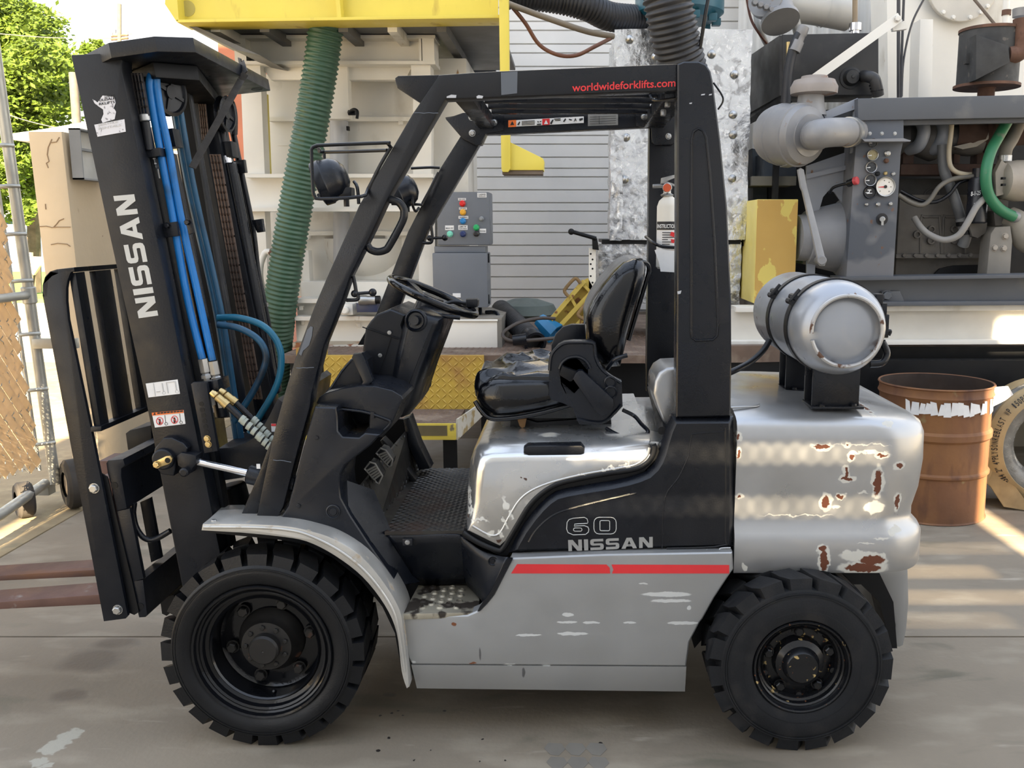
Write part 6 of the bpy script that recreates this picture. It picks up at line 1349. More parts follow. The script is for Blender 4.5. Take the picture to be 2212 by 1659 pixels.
bm = bmesh.new(); a_lathe(bm, P(1135, 690, 7.2), (0, 0, 1), [(0, 0), (0, .2), (.05, .26), (.12, .22), (.16, .1), (.17, 0)], 24)
tag(fin('grey_bundle', bm, mat('grey_green_tarp', (.13, .16, .15), .7, var=.2)), 'grey green bundle on the deck behind the hose stub', 'bundle')
tag(tube('deck_cable', [P(1200, 688, 6.3), P(1165, 687, 6.3), P(1120, 697, 6.2), P(1088, 717, 6.1), P(1092, 731, 6.05), P(1120, 736, 6.0), P(1200, 730, 6.05)], .012, mat('dark_cable', (.05, .04, .035), .6)), 'loose dark cable looping over the deck', 'cable')
tag(lathe('cable_plug', P(1108, 735, 6.02), (1, 0, .1), [(0, .0), (0, .035), (.09, .04), (.09, 0)], black, None, 14), 'black round plug on the loose deck cable', 'plug')
YR_ = root('yellow_rack', 'rusty yellow steel rack leaning on the deck before the siding', 'rack', P(1240, 700, 6.4))
d0, d1 = P(1195, 696, 6.5), P(1275, 605, 6.5)
yr_ = mat('rusty_yellow', (.52, .39, .08), .5, var=.1, layers=[(NM(17, .60, .66), (.20, .09, .035), .8)])
ex('rack_panel', [(1186, 688), (1252, 610), (1270, 600), (1292, 640), (1290, 700), (1220, 704)], 6.5, 6.52, yr_, YR_)
for a, b in (((1190, 690), (1262, 606)), ((1212, 700), (1292, 615)), ((1246, 702), (1300, 640))): bar('rack_rail', P(*a, 6.46), P(*b, 6.46), .03, .05, yr_, YR_, bev=.003)
for a, b in (((1232, 640), (1248, 668)), ((1258, 612), (1285, 640))): bar('rack_cross', P(*a, 6.47), P(*b, 6.47), .02, .04, yr_, YR_)
for pts in ([(1228, 640), (1220, 630), (1222, 622), (1238, 604), (1246, 602), (1254, 612)], [(1262, 690), (1250, 682), (1251, 674), (1268, 652), (1276, 648), (1290, 640)]): tube('rack_handle', [P(x, y, 6.42) for x, y in pts], .012, mat('rusty_handle', (.22, .14, .06), .8, var=.3), YR_, seg=8)
# ---- yellow metal cabinet at the end of the engine
YC2 = root('yellow_cabinet', 'yellow steel cabinet with peeling ochre front beside the engine', 'cabinet', P(1650, 655, 6.3))
ochre = mat('peeling_ochre', (.50, .31, .075), .55, var=.06, vs=3, layers=[(NM(5, .555, .57, 7, (1.4, 1, .8)), (.62, .50, .12), .5)])
ya, yb = 6.25, 7.05
a, b = P(1633, 500, ya).x, P(1722, 500, ya).x; z1, z0 = P(1650, 430, ya).z, P(1650, 655, ya).z
box('body', (a, ya + .004, z0), (b, yb, z1), mat('yellow_cabinet_paint', (.78, .66, .20), .5, var=.06, vs=4), YC2, bev=.006)
box('front_sheet', (a + .004, ya, z0), (b - .002, ya + .006, z1 - .004), ochre, YC2, label='ochre front sheet, yellow showing through')
yy = PX(1604, 526, a).y; box('slot', (a - .002, yy - .04, PX(1604, 531, a).z), (a + .001, yy + .05, PX(1604, 523, a).z), dark, YC2)
# ---- engine skid
EN = root('engine_set', 'grey industrial diesel engine set in an open steel housing', 'engine', P(1950, 598, 6.6))
Ye_ = 6.1
def en(name, a, b, c, d, Y0, Y1, m=skidm, **k): return pb(name, a, b, c, d, Y0, Y1, m, EN, **k)
ex('skid_rail', [(1815, 598), (2420, 590), (2420, 658), (1818, 660)], Ye_ + .06, Ye_ + .08, skidm, EN, label='grey skid channel'); ex('skid_rail', [(1815, 598), (2420, 590), (2420, 597), (1815, 606)], Ye_ - .04, Ye_ + .2, skidm, EN, bev=.002); ex('skid_rail', [(1818, 652), (2420, 649), (2420, 658), (1818, 661)], Ye_ - .04, Ye_ + .2, skidm, EN, bev=.002)
o = ex('rail_bracket', [(1905, 629), (1944, 628), (1958, 660), (1912, 662)], Ye_ + .02, Ye_ + .06, skidm, EN, bev=.003); bolt(P(1915, 638, Ye_ + .02), (0, -1, 0), .03, .03, skidm, EN)
ex('roof_beam', [(1853, 212), (2420, 200), (2420, 250), (1853, 260)], Ye_ - .02, Ye_ + .9, skidm, EN, bev=.01, label='grey hood top, dusty'); ex('roof_lip', [(1950, 252), (2420, 242), (2420, 260), (1952, 270)], Ye_ + .04, Ye_ + .08, skidm, EN)
pn = ex('gauge_panel', [(1853, 250), (1952, 248), (1952, 300), (1946, 330), (1930, 598), (1828, 598)], Ye_, Ye_ + .25, mat('panel_grey', (.15, .155, .17), .5, var=.06, vs=3, layers=[(NM(2.4, .53, .58, 3), (.075, .085, .105), .5), (NM(16, .68, .74), (.17, .08, .04), .8)]), EN, bev=.003, label='grey gauge panel, partly repainted')
ex('panel_visor', [(1863, 300), (1952, 298), (1968, 303), (1966, 305), (1868, 305)], Ye_ - .10, Ye_, mat('visor_grey', (.20, .205, .22), .5), EN)
for x in (1879, 1905, 1933): bolt(P(x, 288, Ye_), (0, -1, 0), .010, .006, steel, EN, name='screw')
glass_d = mat('dark_dial', (.035, .037, .04), .25, var=.3, vs=60); dial_w = mat('white_dial', (.75, .72, .66), .4, var=.03)
for x, y, r_, kind in ((1884, 308, 10, 'd'), (1883, 335, 12.5, 'y'), (1880, 361, 12.5, 'd'), (1878, 389, 13, 'd'), (1878, 415, 14, 'k'), (1911, 403, 22, 'w')):
    k = r_ / sc(Ye_, 2); c = P(x, y, Ye_)
    o = lathe('gauge', c, (0, -1, 0), [(0, k), (.02, k), (.026, k * .94), (.024, k * .86), (.014, k * .84), (.014, 0)], black if kind == 'k' else steel, EN, 28)
    lathe('dial', c + V((0, -.0145, 0)), (0, -1, 0), [(0, k * .84), (.001, k * .83), (.001, 0)], dict(d=glass_d, k=black_l, w=dial_w, y=mat('yellowed_dial', (.30, .26, .14), .3, var=.3, vs=40))[kind], o, 24)
    ppoly('needle', [[(x - r_ * .62, y + 1.2), (x, y + 1.5), (x, y - 1.2), (x - r_ * .62, y + .2)]], Ye_ - .017, red_l if kind == 'w' else white_l, o)
    if kind == 'w': ppoly('tick', [[(x + r_ * .62 * math.cos(t) - .9, y + r_ * .62 * math.sin(t) - .9), (x + r_ * .62 * math.cos(t) + .9, y + r_ * .62 * math.sin(t) - .9), (x + r_ * .62 * math.cos(t) + .9, y + r_ * .62 * math.sin(t) + .9), (x + r_ * .62 * math.cos(t) - .9, y + r_ * .62 * math.sin(t) + .9)] for t in (2.4, -1.6, 0, .8, -.8)], Ye_ - .0165, black_l, o); lathe('dial_hub', c + V((0, -.017, 0)), (0, -1, 0), [(0, k * .16), (.004, k * .15), (.004, 0)], black_l, o, 12)
    if kind == 'k': ppoly('print', [[(x - 4, y - 6), (x + 4, y - 6), (x + 4, y - 4), (x - 4, y - 4)], [(x - 1, y - 4), (x + 1, y - 4), (x + 1, y), (x - 1, y)], [(x - 6, y + 2), (x + 6, y + 1), (x + 6, y + 2.5), (x - 6, y + 3.5)]], Ye_ - .017, white_l, o)
for x, y, r_, m in ((1916, 331, 6.5, steel), (1914, 347, 5, rustm), (1895, 375, 5, dark), (1912, 374, 4, brass), (1929, 375, 4.5, steel), (1871, 441, 4, steel), (1896, 441, 5, steel), (1923, 440, 4.5, steel)):
    k = r_ / sc(Ye_, 2); lathe('knob', P(x, y, Ye_), (0, -1, 0), [(0, k), (.014, k), (.02, k * .6), (.02, 0)], m, EN, 14)
o = lathe('key_switch', P(1905, 473, Ye_), (0, -1, 0), [(0, .038), (.004, .038), (.004, 0)], black_l, EN, 20); cyl('key', P(1906, 473, Ye_ - .005), P(1906, 473, Ye_ - .04), .018, steel, o, 14); pb('key_tab', 1904, 474, 1909, 486, Ye_ - .04, Ye_ - .03, steel, o)
# light grey end sheet with the arched opening
arch = [(1742, 600), (1742, 358), (1846, 322), (1846, 600), (1832, 600), (1826, 470), (1818, 436), (1802, 414), (1790, 411), (1778, 425), (1765, 470), (1760, 600)]
ex('end_sheet', arch, Ye_ + .22, Ye_ + .24, lgrey, EN, label='light grey end sheet'); ex('end_sheet_lip', [(1742, 376), (1846, 352), (1846, 362), (1742, 386)], Ye_ + .19, Ye_ + .22, lgrey, EN)
ex('end_frame', [(1776, 243), (1853, 211), (1856, 218), (1853, 250), (1846, 330), (1840, 330), (1846, 236), (1784, 258)], Ye_ + .05, Ye_ + .10, lgrey, EN, bev=.003)
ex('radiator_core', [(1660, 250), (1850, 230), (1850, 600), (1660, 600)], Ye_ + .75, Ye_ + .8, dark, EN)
boxes('housing_inner', [((P(1760, 300, 6.9).x, 6.88, P(1760, 350, 6.9).z), (P(1830, 300, 6.9).x, 6.9, P(1760, 250, 6.9).z))], lgrey, EN)
# bell housing and control lever
c = P(1822, 513, Ye_ + .30); k = 1 / sc(Ye_ + .3, 1.6)
lathe('bell_housing', c, (-1, -.12, 0), [(-.02, 82 * k), (.02, 82 * k), (.02, 76 * k), (.05, 74 * k), (.16, 66 * k), (.24, 58 * k), (.27, 57 * k), (.27, 50 * k), (.34, 48 * k), (.34, 0)], mat('bell_grey', (.23, .235, .25), .5, var=.1), EN, 44, label='light grey bell housing')
for t in range(8):
    a = math.pi * (.55 + t / 7 * .9); x_, y_, z_ = frame((-1, -.12, 0)); q = c + V((-.02, -(79 * k) * math.cos((t - 3.5) * .38), (79 * k) * math.sin((t - 3.5) * .38)))
    bolt(q, (-1, 0, 0), .016, .02, lgrey, EN)
ex('bell_flange', [(1735, 570), (1750, 500), (1750, 480), (1726, 480), (1728, 560)], Ye_ + .3, Ye_ + .5, mat('dark_green_block', (.02, .07, .045), .6), EN)
lv = [(1724, 366), (1730, 362), (1737, 366), (1743, 400), (1745, 408), (1782, 552), (1786, 562), (1782, 574), (1773, 574), (1767, 566), (1766, 556), (1734, 412), (1730, 404)]
o = ex('clutch_lever', lv, Ye_ - .02, Ye_ + .02, mat('lever_grey', (.30, .31, .33), .45), EN, bev=.006, label='long pale grey clutch lever'); cyl('lever_shaft', P(1776, 562, Ye_ - .03), P(1762, 560, Ye_ + .3), .03, airm, EN, 16)
tube('stop_cable', [P(1792, 416, Ye_ + .2), P(1800, 405, Ye_ + .15), P(1820, 398, Ye_ + .1), P(1838, 395, Ye_ + .05)], .010, black, EN); cyl('button_body', P(1832, 396, Ye_ + .05), P(1846, 391, Ye_ + .0), .024, black, EN, 14); cyl('stop_button', P(1844, 391, Ye_ - .01), P(1853, 389, Ye_ - .03), .026, mat('faded_red_button', (.50, .06, .07), .5), EN, 16, label='faded red stop button')
# air cleaner
c = P(1742, 292, Ye_ - .05); ax = V((.50, -.82, -.1)); k = 1 / sc(Ye_, 2.3)
lathe('air_cleaner', c, ax, [(-.34, 0), (-.34, 40 * k), (-.31, 58 * k), (-.26, 64 * k), (-.22, 65 * k), (-.215, 67 * k), (-.20, 67 * k), (-.195, 65 * k), (-.08, 65 * k), (-.075, 67 * k), (-.05, 67 * k), (-.045, 64 * k), (0, 60 * k), (.01, 52 * k), (.02, 44 * k), (.03, 44 * k), (.03, 0)], airm, EN, 44, label='dusty grey round air cleaner')
tube('air_elbow', [c + ax * .0, c + ax * .10, P(1765, 290, Ye_ - .22), P(1790, 286, Ye_ - .2), P(1820, 285, Ye_ - .1), P(1846, 285, Ye_ + .05)], 30 * k, airm, EN, n=6, seg=24); tube('elbow_clamp', [P(1832, 285, Ye_ - .06), P(1838, 285, Ye_ - .03)], 32 * k, steel, EN, n=1, seg=24)
nk = P(1752, 240, Ye_ + .1)
lathe('air_intake', P(1750, 250, Ye_ + .1), (0, 0, 1), [(0, 36 * k), (.06, 30 * k), (.14, 27 * k), (.15, 30 * k), (.16, 27 * k), (.20, 27 * k)], airm, EN, 32); lathe('intake_cap', P(1758, 203, Ye_ + .1), (0, 0, 1), [(-.01, 0), (-.01, 30 * k), (0, 50 * k), (.045, 51 * k), (.06, 48 * k), (.085, 44 * k), (.09, 30 * k), (.11, 28 * k), (.12, 0)], mat('rusted_cap', (.27, .24, .22), .6, layers=[(NM(7, .52, .62), (.25, .14, .09), .8)]), EN, 36)
ex('cleaner_bracket', [(1700, 340), (1712, 330), (1722, 345), (1718, 358), (1700, 356)], Ye_, Ye_ + .2, airm, EN)
ex('side_bracket', [(1628, 470), (1625, 320), (1665, 330), (1668, 470)], 6.9, 7.1, mat('dark_grey_box', (.05, .06, .07), .6), EN); pb('battery', 1650, 330, 1720, 395, 6.6, 6.9, mat('dark_blue_box', (.03, .04, .055), .5), EN); pb('battery_tray', 1625, 380, 1720, 400, 6.55, 6.95, mat('dirty_tray', (.13, .125, .11), .7), EN); pb('frame_bar', 1672, 250, 1684, 440, 6.5, 6.54, dark, EN)
# radiator / black tank with elbow
TKB = root('black_tank', 'matt black header tank with round cap behind the air cleaner', 'tank', P(1800, 205, 6.8))
ex('front', [(1690, 74), (1898, 70), (1898, 204), (1690, 206)], 6.72, 7.1, tankblk, TKB, bev=.006)
prism('end_wing', [P(1690, 76, 6.72), P(1690, 206, 6.72), P(1610, 252, 7.6), P(1610, 130, 7.6)], (-.02, 0, 0), tankblk, TKB); prism('lower_lip', [P(1690, 204, 6.7), P(1700, 214, 6.7), P(1610, 262, 7.6), P(1610, 250, 7.6)], (.04, 0, -.02), dark, TKB)
lathe('round_boss', P(1837, 168, 6.72), (0, -1, 0), [(0, .075), (.01, .075), (.014, .058), (.04, .054), (.06, .045), (.064, .012), (.07, .01), (.07, 0)], tankblk, TKB, 32); lathe('chrome_cap', P(1847, 66, 6.85), (0, 0, 1), [(-.02, .03), (0, .03), (.0, .044), (.05, .044), (.055, .03), (.055, 0)], chrome, TKB, 24); cyl('filler_pipe', P(1847, 55, 6.85), P(1847, -40, 6.85), .018, mat('tan_pipe', (.25, .19, .12), .6), TKB, 12)
tube('elbow', [P(1866, 164, 6.7), P(1876, 165, 6.62), P(1888, 170, 6.6), P(1893, 185, 6.6), P(1897, 206, 6.62)], .040, tankblk, TKB, seg=16)
for y in (182, 188, 194): lathe('hose_clamp', P(1891 + (y - 182) * .3, y, 6.61), (.1, 0, -1), [(0, .043), (.01, .043)], dark, TKB, 16)
tube('hydraulic_hose', [P(1732, 68, 6.5), P(1722, 82, 6.5), P(1712, 110, 6.5), P(1702, 160, 6.5), P(1696, 240, 6.5)], .033, hosec, TKB, seg=14); lathe('hose_fitting', P(1737, 57, 6.5), P(1716, 108, 6.5) - P(1737, 57, 6.5), [(0, 0), (0, .036), (.05, .04), (.06, .034), (.10, .034), (.10, .042), (.17, .042), (.17, 0)], airm, TKB, 14)
cyl('sight_tube', P(1702, 90, 6.68), P(1702, 132, 6.68), .014, brass, TKB, 10)
o = bar('brace_strip', P(1758, 170, 6.55), P(1944, 36, 6.62), .062, .012, wht, None, bev=.002); tag(o, 'white diagonal flat brace bolted across the black tank', 'brace')
ex('brace_bolt_plate', [(1926, 52), (1955, 44), (1960, 62), (1930, 66)], 6.64, 6.68, wht, TKB); bolt(P(1938, 40, 6.61), (0, -1, 0), .02, .02, wht, TKB)
# muffler
MF = root('muffler', 'rusty edged black round muffler with side outlet on the hood', 'muffler', P(2130, 205, 6.5))
c = P(2131, 186, 6.5); k = 1 / sc(6.5, 2.6); blk2 = mat('rough_black_can', (.035, .036, .037), .65, var=.3, vs=8, layers=[(NM(20, .66, .72), (.10, .09, .08), .7)])
lathe('can', c, (0, 0, 1), [(.0, 62 * k), (.36, 62 * k), (.36, 0)], blk2, MF, 40); lathe('base_plate', c, (0, 0, 1), [(-.012, 0), (-.012, 68 * k), (.006, 68 * k), (.006, 0)], rustm, MF, 40); lathe('top_rim', c + V((0, 0, .36)), (0, 0, 1), [(0, 0), (-.012, 64 * k), (.006, 64 * k), (.01, 60 * k), (.01, 0)], rustm, MF, 40); lathe('neck', c, (0, 0, -1), [(0, .07), (.02, .055), (.08, .055), (.09, .075), (.10, .075), (.10, 0)], rustm, MF, 20)
Ym = c.y - 62 * k - .01
ex('outlet_cone', [(2109, 74), (2178, 98), (2182, 134), (2108, 172)], Ym - .03, Ym + .12, blk2, MF, bev=.003); pb('clip', 2087, 114, 2099, 137, Ym + .07, Ym + .11, blk2, MF, bev=.003)
tube('outlet_pipe', [P(2176, 118, Ym + .05), P(2196, 116, Ym + .05), P(2206, 100, Ym + .05), P(2208, 40, Ym + .05)], .056, rustm, MF, seg=18); lathe('pipe_clamp', P(2208, 36, Ym + .05), (0, 0, 1), [(0, .06), (.05, .064), (.05, .05)], airm, MF, 18)
# engine block
en('engine_block', 1940, 420, 2160, 556, 6.5, 7.2, engm, bev=.01); en('cylinder_head', 1940, 385, 2180, 470, 6.62, 7.1, mat('dark_engine', (.05, .048, .045), .7, var=.3), bev=.01); en('oil_pan', 1935, 553, 2165, 600, 6.55, 7.1, engm, bev=.008); en('pan_rail', 1936, 549, 2163, 557, 6.46, 6.5, engm)
ex('pan_arch', [(2010, 600), (2030, 580), (2060, 573), (2162, 570), (2162, 600)], 6.52, 6.54, dark, EN)
for (a, b) in ((1988, 2030), (2036, 2080)): ptube('block_panel', [(a, 548), (a + 2, 472), (a + 8, 468), (b - 4, 468), (b, 474), (b + 4, 548)], 6.5, .010, engm, EN, n=2, seg=6)
for x, y in ((2011, 495), (2060, 494), (2010, 519), (2060, 518), (1980, 506)): lathe('core_plug', P(x, y, 6.5), (0, -1, 0), [(0, .028), (.02, .026), (.022, .016), (.008, .014), (.008, 0)], engm, EN, 16)
lathe('block_plug', P(2012, 424, 6.62), (0, -1, 0), [(0, .06), (.01, .06), (.012, .05), (.006, .045), (.006, 0)], mat('dark_engine2', (.055, .052, .05), .7), EN, 24)
for k_ in range(7): bolt(P(1952 + k_ * 24, 551, 6.46), (0, -1, 0), .014, .014, engm, EN)
en('exhaust_manifold', 1945, 353, 2165, 378, 6.45, 6.6, exman, bev=.02)
for a, b in ((1950, 1975), (2060, 2075), (2110, 2130)): en('exhaust_port', a, 320, b, 372, 6.5, 6.62, exman, bev=.015)
lathe('turbo_housing', P(1990, 300, 6.55), (1, -.1, 0), [(-.18, .07), (-.16, .10), (-.10, .12), (-.05, .10), (-.02, .12), (.06, .15), (.10, .14), (.14, .09), (.24, .11), (.32, .12), (.40, .10), (.40, 0)], mat('turbo_grey', (.13, .125, .12), .55, metal=.3, var=.2), EN, 32)
for x in (1982, 2028): tube('turbo_scroll', [P(x + 8, 262, 6.42), P(x + 14, 280, 6.38), P(x + 10, 300, 6.38), P(x, 316, 6.42), P(x - 18, 322, 6.5)], .05 if x > 2000 else .042, lgrey, EN, seg=16)
lathe('manifold_elbow', P(2058, 290, 6.5), (1, 0, 0), [(0, .11), (.10, .12), (.20, .10), (.22, .12), (.24, .12), (.25, .09), (.5, .07)], exman, EN, 28)
ex('cross_pipe', [(2060, 316), (2130, 300), (2140, 275), (2135, 300), (2110, 316), (2080, 322)], 6.4, 6.46, mat('pale_tube', (.30, .28, .25), .6), EN)
tube('oil_pipe', [P(2036, 312, 6.36), P(2037, 345, 6.36), P(2040, 370, 6.36), P(2050, 395, 6.36), P(2066, 440, 6.36), P(2075, 470, 6.4)], .035, mat('dull_pipe', (.13, .135, .14), .5), EN, seg=14); tube('oil_pipe', [P(2075, 470, 6.4), P(2082, 490, 6.4), P(2086, 510, 6.42), P(2080, 530, 6.45)], .038, mat('dull_pipe2', (.20, .20, .20), .5, var=.2), EN, seg=14)
for y in (478, 497): lathe('pipe_clamp', P(2079 + (y - 478) * .2, y, 6.4), (.1, 0, -1), [(0, .043), (.03, .043)], dark, EN, 14)
tube('beige_line', [P(2056, 262, 6.3), P(2054, 290, 6.3), P(2050, 325, 6.3), P(2052, 355, 6.3), P(2064, 370, 6.3), P(2085, 376, 6.3), P(2102, 376, 6.35)], .016, mat('beige_tube', (.40, .35, .26), .5), EN, seg=10)
wirem = mat('old_wire', (.14, .13, .11), .6)
tube('wire', [P(1940, 420, 6.25), P(1965, 436, 6.25), P(1990, 443, 6.25), P(2008, 432, 6.25), P(2030, 402, 6.25), P(2060, 386, 6.28), P(2106, 380, 6.3)], .016, wirem, EN, seg=8); tube('wire', [P(1945, 412, 6.3), P(1985, 432, 6.3), P(2020, 436, 6.3), P(2050, 420, 6.3), P(2070, 396, 6.3), P(2090, 388, 6.32)], .012, black, EN, seg=8)
tube('coolant_hose', [P(1975, 470, 6.35), P(1990, 492, 6.3), P(2010, 508, 6.28), P(2040, 518, 6.25), P(2070, 508, 6.22), P(2090, 480, 6.2), P(2110, 445, 6.2), P(2132, 424, 6.25)], .022, mat('grey_hose', (.27, .26, .245), .6), EN, seg=12, label='grey hose sagging across the engine')
fc_ = P(2108, 482, 6.3); lathe('oil_filter', fc_, (0, 0, 1), [(0, 0), (0, .058), (.01, .066), (.29, .066), (.30, .06), (.30, .045), (.36, .045), (.36, 0)], mat('filter_black', (.012, .013, .018), .3), EN, 28, label='black oil filter with a date written on it')
text('handwriting', '8-1-25', P(2097, 423, 6.23), P(2118, 420, 6.23), (0, 0, .028), white_l, EN, bold=.015); ppoly('filter_print', [[(2104, 438), (2111, 438), (2111, 441), (2104, 441)], [(2104, 444), (2112, 444), (2112, 446), (2104, 446)]], 6.231, white_l, EN)
ex('filter_bracket', [(2092, 483), (2133, 480), (2131, 502), (2112, 514), (2100, 510)], 6.34, 6.4, engm, EN, bev=.004)
gh_ = mat('green_coolant_hose', (.03, .18, .085), .5, var=.15, layers=[(NM(9, .6, .72), (.20, .20, .16), .8)])
tube('green_hose', [P(2176, 262, 6.35), P(2160, 290, 6.3), P(2141, 325, 6.22), P(2131, 362, 6.18), P(2130, 395, 6.18), P(2138, 425, 6.2), P(2160, 452, 6.22), P(2190, 468, 6.25)], .036, gh_, EN, seg=14, label='dusty green coolant hose'); tube('hose_end', [P(2186, 466, 6.25), P(2196, 470, 6.26)], .038, airm, EN, n=1, seg=14)
tube('radiator_hose', [P(2204, 262, 6.45), P(2186, 300, 6.4), P(2174, 320, 6.38), P(2170, 344, 6.38)], .042, mat('dusty_hose', (.19, .175, .15), .7), EN, seg=14); lathe('pipe_clamp', P(2170, 342, 6.38), (0, 0, 1), [(-.02, .046), (.02, .046)], steel, EN, 14)
alt = mat('alternator_alloy', (.36, .32, .27), .6, var=.15)
o = lathe('alternator', P(2160, 390, 6.3), (1, .1, 0), [(0, 0), (0, .08), (.02, .12), (.10, .135), (.20, .135), (.21, .14), (.30, .14), (.33, .12), (.33, 0)], alt, EN, 28, label='dusty alloy alternator')
for y in (384, 398): pb('vent', 2166, y - 2, 2173, y + 3, 6.17, 6.2, dark, o)
ex('alternator_bracket', [(2150, 372), (2164, 344), (2172, 352), (2206, 350), (2212, 358), (2176, 364), (2168, 420), (2152, 424)], 6.26, 6.32, alt, EN, bev=.006)
ex('support_post', [(2140, 505), (2150, 490), (2183, 488), (2187, 520), (2182, 594), (2131, 596)], 6.25, 6.4, mat('dusty_bracket', (.22, .205, .18), .7, var=.15), EN, bev=.006)
for x, y in ((2171, 510), (2148, 535), (2168, 536)): bolt(P(x, y, 6.25), (0, -1, 0), .018, .018, alt, EN)
tube('water_pipe', [P(2180, 470, 6.35), P(2200, 480, 6.3), P(2206, 500, 6.3), P(2215, 520, 6.32), P(2240, 530, 6.35)], .075, mat('dusty_pipe', (.26, .24, .20), .7), EN, seg=18)
ex('pump_housing', [(2146, 455), (2196, 450), (2200, 484), (2150, 488)], 6.32, 6.5, engm, EN, bev=.01)
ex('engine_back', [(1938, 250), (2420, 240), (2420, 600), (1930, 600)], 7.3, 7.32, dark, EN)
# ---- white plant behind the engine
WP = root('white_plant', 'tall white steel plant casing with a bolted round flange at top right', 'machine', P(2060, 205, 7.6))
ex('casing', [(1915, -60), (2440, -60), (2440, 330), (1920, 330)], 7.8, 8.2, wht, WP); ex('corner_post', [(1988, 41), (2016, 41), (2012, 300), (1980, 300)], 7.3, 7.5, wht, WP, bev=.005)
c = P(2078, -32, 7.75); r_ = 76 / sc(7.75, 3.3); lathe('round_flange', c, (0, -1, 0), [(0, r_), (.03, r_), (.034, r_ * .98), (.034, 0)], mat('flange_white', (.56, .53, .47), .5, var=.06), WP, 48)
for t in (-125, -105, -75, -55, -40): bolt(c + V((r_ * .92 * math.cos(math.radians(t)), -.034, r_ * .92 * math.sin(math.radians(t)))), (0, -1, 0), .016, .016, wht, WP)
tube('stay_rod', [P(2098, -10, 7.6), P(2162, 68, 7.5)], .012, woodm, WP, n=1, seg=8); cyl('riser_pipe', P(2175, -40, 7.5), P(2172, 70, 7.5), .026, wht, WP, 14); lathe('pipe_clamp', P(2174, 27, 7.5), (0, 0, 1), [(-.02, .034), (.02, .034)], rustm, WP, 14)
for pts, r_ in (([(1941, -20), (1941, 210)], .014), ([(1953, -20), (1948, 120), (1946, 210)], .010), ([(2000, -10), (1970, 50), (1952, 130), (1948, 208)], .008)): tube('conduit', [P(x, y, 7.2) for x, y in pts], r_, mat('dark_conduit', (.05, .05, .055), .5), WP, seg=8)
LP = root('white_pipe', 'large white pipe with a bolted elbow flange along the top edge', 'pipe', P(1740, 40, 7.0))
wp = mat('pale_pipe', (.46, .46, .44), .4, var=.06, vs=3)
tube('pipe', [P(1650, -10, 7.0), P(1700, 5, 7.0), P(1770, 16, 7.05), P(1832, 28, 7.1)], .125, wp, LP, seg=28); lathe('pipe_collar', P(1778, 18, 7.06), P(1832, 28, 7.1) - P(1770, 16, 7.05), [(0, .13), (.012, .13)], wp, LP, 28)
tube('branch', [P(1668, 0, 6.9), P(1680, 18, 6.85), P(1683, 38, 6.8)], .11, airm, LP, seg=24); lathe('branch_flange', P(1684, 40, 6.8), V((.15, -.5, -.85)), [(0, 0), (0, .135), (.03, .135), (.03, 0)], airm, LP, 28)
lathe('end_flange', P(1655, 3, 6.8), V((-.4, -.7, .2)), [(-.02, .12), (.03, .12), (.03, 0)], airm, LP, 24)
for t in range(4): bolt(P(1630 + t * 12, 6 + t * 5, 6.72), (0, -1, 0), .02, .03, airm, LP)
tube('pipe_leg', [P(1716, 35, 6.95), P(1726, 80, 7.0)], .035, wp, LP, n=1)
tag(tube('white_tube', [P(1634, 30, 7.3), P(1640, 60, 7.3), P(1655, 92, 7.4), P(1662, 100, 7.4)], .025, wp), 'thin white tube bending down behind the black tank', 'tube')
tag(tube('brown_wire', [P(1612, -10, 7.3), P(1622, 40, 7.3), P(1640, 72, 7.3), P(1660, 98, 7.4)], .010, mat('brown_wire', (.12, .045, .03), .5)), 'thin brown wire hanging on the corrugated sheet', 'wire')
# ---- rusty drum
drm = mat('rusty_drum', (.15, .066, .030), .7, var=.2, vs=3, layers=[(NM(3, .52, .72, 5, (1, 1, .6)), (.25, .115, .04), .7), (NM(6, .55, .72, 5, (1.5, 1.5, .4)), (.085, .036, .022), .75), (NM(7, .68, .75), (.24, .19, .09), .6)], bump=.0012, bs=30)
b0 = G(2010, 1137); R = .325; dx, dy = P(2017, 900, 5.5).x, b0.y + R
DR = root('steel_drum', 'open rusty orange brown steel drum with torn white label remains', 'drum', (dx, dy, 0))
h = P(2020, 842, dy - R).z
lathe('shell', (dx, dy, 0), (0, 0, 1), [(.03, 0), (.03, R - .006), (0, R - .002), (.004, R + .004), (.012, R - .004), (h * .33, R - .006), (h * .345, R + .006), (h * .36, R + .006), (h * .375, R - .006), (h * .60, R - .006), (h * .62, R + .008), (h * .66, R + .008), (h * .68, R - .006), (h * .90, R - .006), (h * .925, R + .006), (h * .95, R - .002), (h - .015, R), (h - .008, R + .008), (h, R + .004), (h - .004, R - .006)], drm, DR, 64)
lathe('inner_wall', (dx, dy, 0), (0, 0, 1), [(h - .004, R - .006), (h - .03, R - .010), (.05, R - .010), (.05, 0)], mat('shaded_rust', (.030, .018, .012), .85, var=.3), DR, 48, label='inside with its shade painted dark')  # rust colour darkened to paint in the shade inside the drum
rr_ = random.Random(4); bm = bmesh.new(); n = 26
zt_, zb_ = P(2050, 868, dy - R).z, P(2050, 903, dy - R).z
def on(a, z, d=.0015): return V((dx + (R - .003 + d) * math.cos(a), dy + (R - .003 + d) * math.sin(a), z))
a = math.radians(-140)
while a < math.radians(-32):
    w_ = math.radians(rr_.uniform(4, 9)); t1 = zt_ - rr_.uniform(0, .018) - .0; t0 = zb_ + rr_.uniform(0, .016); tl_ = math.radians(rr_.uniform(-4, 4))
    if rr_.random() < .96: a_prism(bm, [on(a, t0), on(a + w_ * 1.08, t0 + rr_.uniform(0, .01)), on(a + w_ * 1.0 + tl_ * .6, t1 - rr_.uniform(0, .012)), on(a + w_ * .1 + tl_ * .6, t1)], V((0, -.001, 0)))
    a += w_
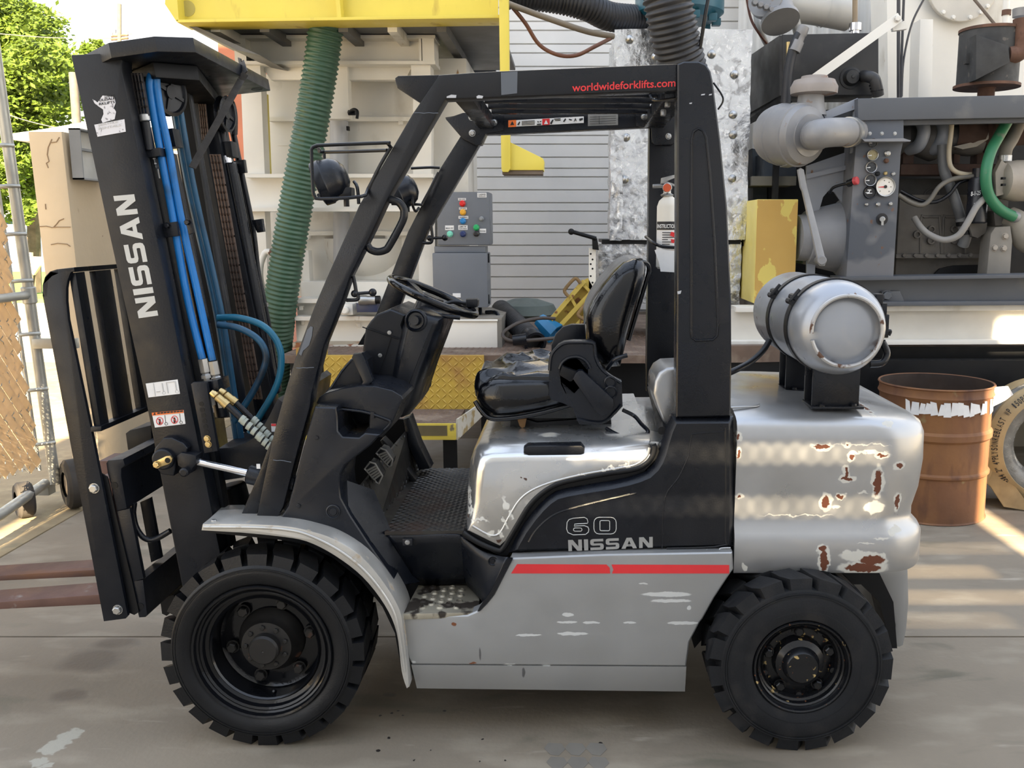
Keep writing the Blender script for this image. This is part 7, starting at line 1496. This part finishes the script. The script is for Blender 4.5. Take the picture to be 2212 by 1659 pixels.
fin('torn_label', bm, white_l, DR, label='torn remains of a white paper label')
prism('curled_label', [on(math.radians(-20), zt_ + .05), on(math.radians(-22), zb_ + .03), on(math.radians(-22), zb_ + .03) + V((.06, -.02, .04)), on(math.radians(-20), zt_) + V((.10, -.03, .01)), on(math.radians(-20), zt_ + .02) + V((.07, -.02, .04))], (0, .002, 0), white_l, DR, label='curled white label flap catching the sun')
# ---- wrapped hose coil
HC_ = root('hose_coil', 'coil of heavy hose wrapped in clear film with a lettered band', 'hose coil', (P(2265, 915, 5.65).x, 5.8, 0))
cc = P(2262, 918, 5.6); cc.z = max(cc.z, .40); Ro = 138 / sc(5.6, .7); 
film = mat('stretch_film', (.20, .19, .17), .22, var=.25, vs=14, bump=.006, bs=22, bstretch=(1, 1, 1)); paper = mat('kraft_paper', (.40, .30, .16), .7, var=.15, vs=8)
cc.z = Ro + .01
bm = bmesh.new(); a_tube(bm, [cc + V((math.cos(t) * Ro * .74, .03, math.sin(t) * Ro * .74)) for t in [2 * math.pi * k / 64 for k in range(64)]], Ro * .25, 20, closed=True); fin('wrapped_ring', bm, film, HC_, ang=60)
bm = bmesh.new(); N = 90
for r0, r1, d in ((Ro * .80, Ro * .97, -Ro * .235),):
    A = [bm.verts.new(cc + V((math.cos(2 * math.pi * k / N) * r0, d - .015, math.sin(2 * math.pi * k / N) * r0))) for k in range(N)]
    B_ = [bm.verts.new(cc + V((math.cos(2 * math.pi * k / N) * r1, d + .07, math.sin(2 * math.pi * k / N) * r1))) for k in range(N)]
    D_ = [bm.verts.new(cc + V((math.cos(2 * math.pi * k / N) * r1 * 1.02, .16, math.sin(2 * math.pi * k / N) * r1 * 1.02))) for k in range(N)]
    for k in range(N): bm.faces.new((A[k], A[(k + 1) % N], B_[(k + 1) % N], B_[k])); bm.faces.new((B_[k], B_[(k + 1) % N], D_[(k + 1) % N], D_[k]))
bd = fin('lettered_band', bm, paper, HC_, label='tan band printed with hose markings'); bd.modifiers.new('s', 'SOLIDIFY').thickness = .004
def arc_text(s, a0, a1, r):
    for i, ch in enumerate(s):
        if ch == ' ': continue
        t = math.radians(a0 + (a1 - a0) * i / max(1, len(s) - 1)); q = cc + V((math.cos(t) * r, -Ro * .235 + .016, math.sin(t) * r))
        tg = V((math.sin(t), 0, -math.cos(t))); upv = V((math.cos(t), .60, math.sin(t))).normalized()
        wd = .009 if ch in '1I-' else .0145
        text('lettering', ch, q - tg * wd / 2, q + tg * wd / 2, upv * .036, black_l, bd, depth=.006, bold=.015)
arc_text('SONREBLAST WP 150PSI', 184, 118, Ro * .845); arc_text('4314 2" 4-PLY', 222, 188, Ro * .845)
prism('paper_wrap', [V((cc.x - Ro * .98, 5.62, .22)), V((cc.x - Ro * .70, 5.50, .02)), V((cc.x - Ro * .3, 5.46, .004)), V((cc.x - Ro * .45, 5.5, .10)), V((cc.x - Ro * .80, 5.56, .30))], (0, .012, 0), mat('torn_kraft', (.34, .25, .13), .8, var=.2, vs=10), HC_, label='torn brown paper hanging off the coil')
prism('paper_wrap', [V((cc.x - Ro * 1.02, 5.60, .42)), V((cc.x - Ro * .98, 5.60, .18)), V((cc.x - Ro * .78, 5.56, .10)), V((cc.x - Ro * .86, 5.57, .36))], (0, .012, 0), paper, HC_)
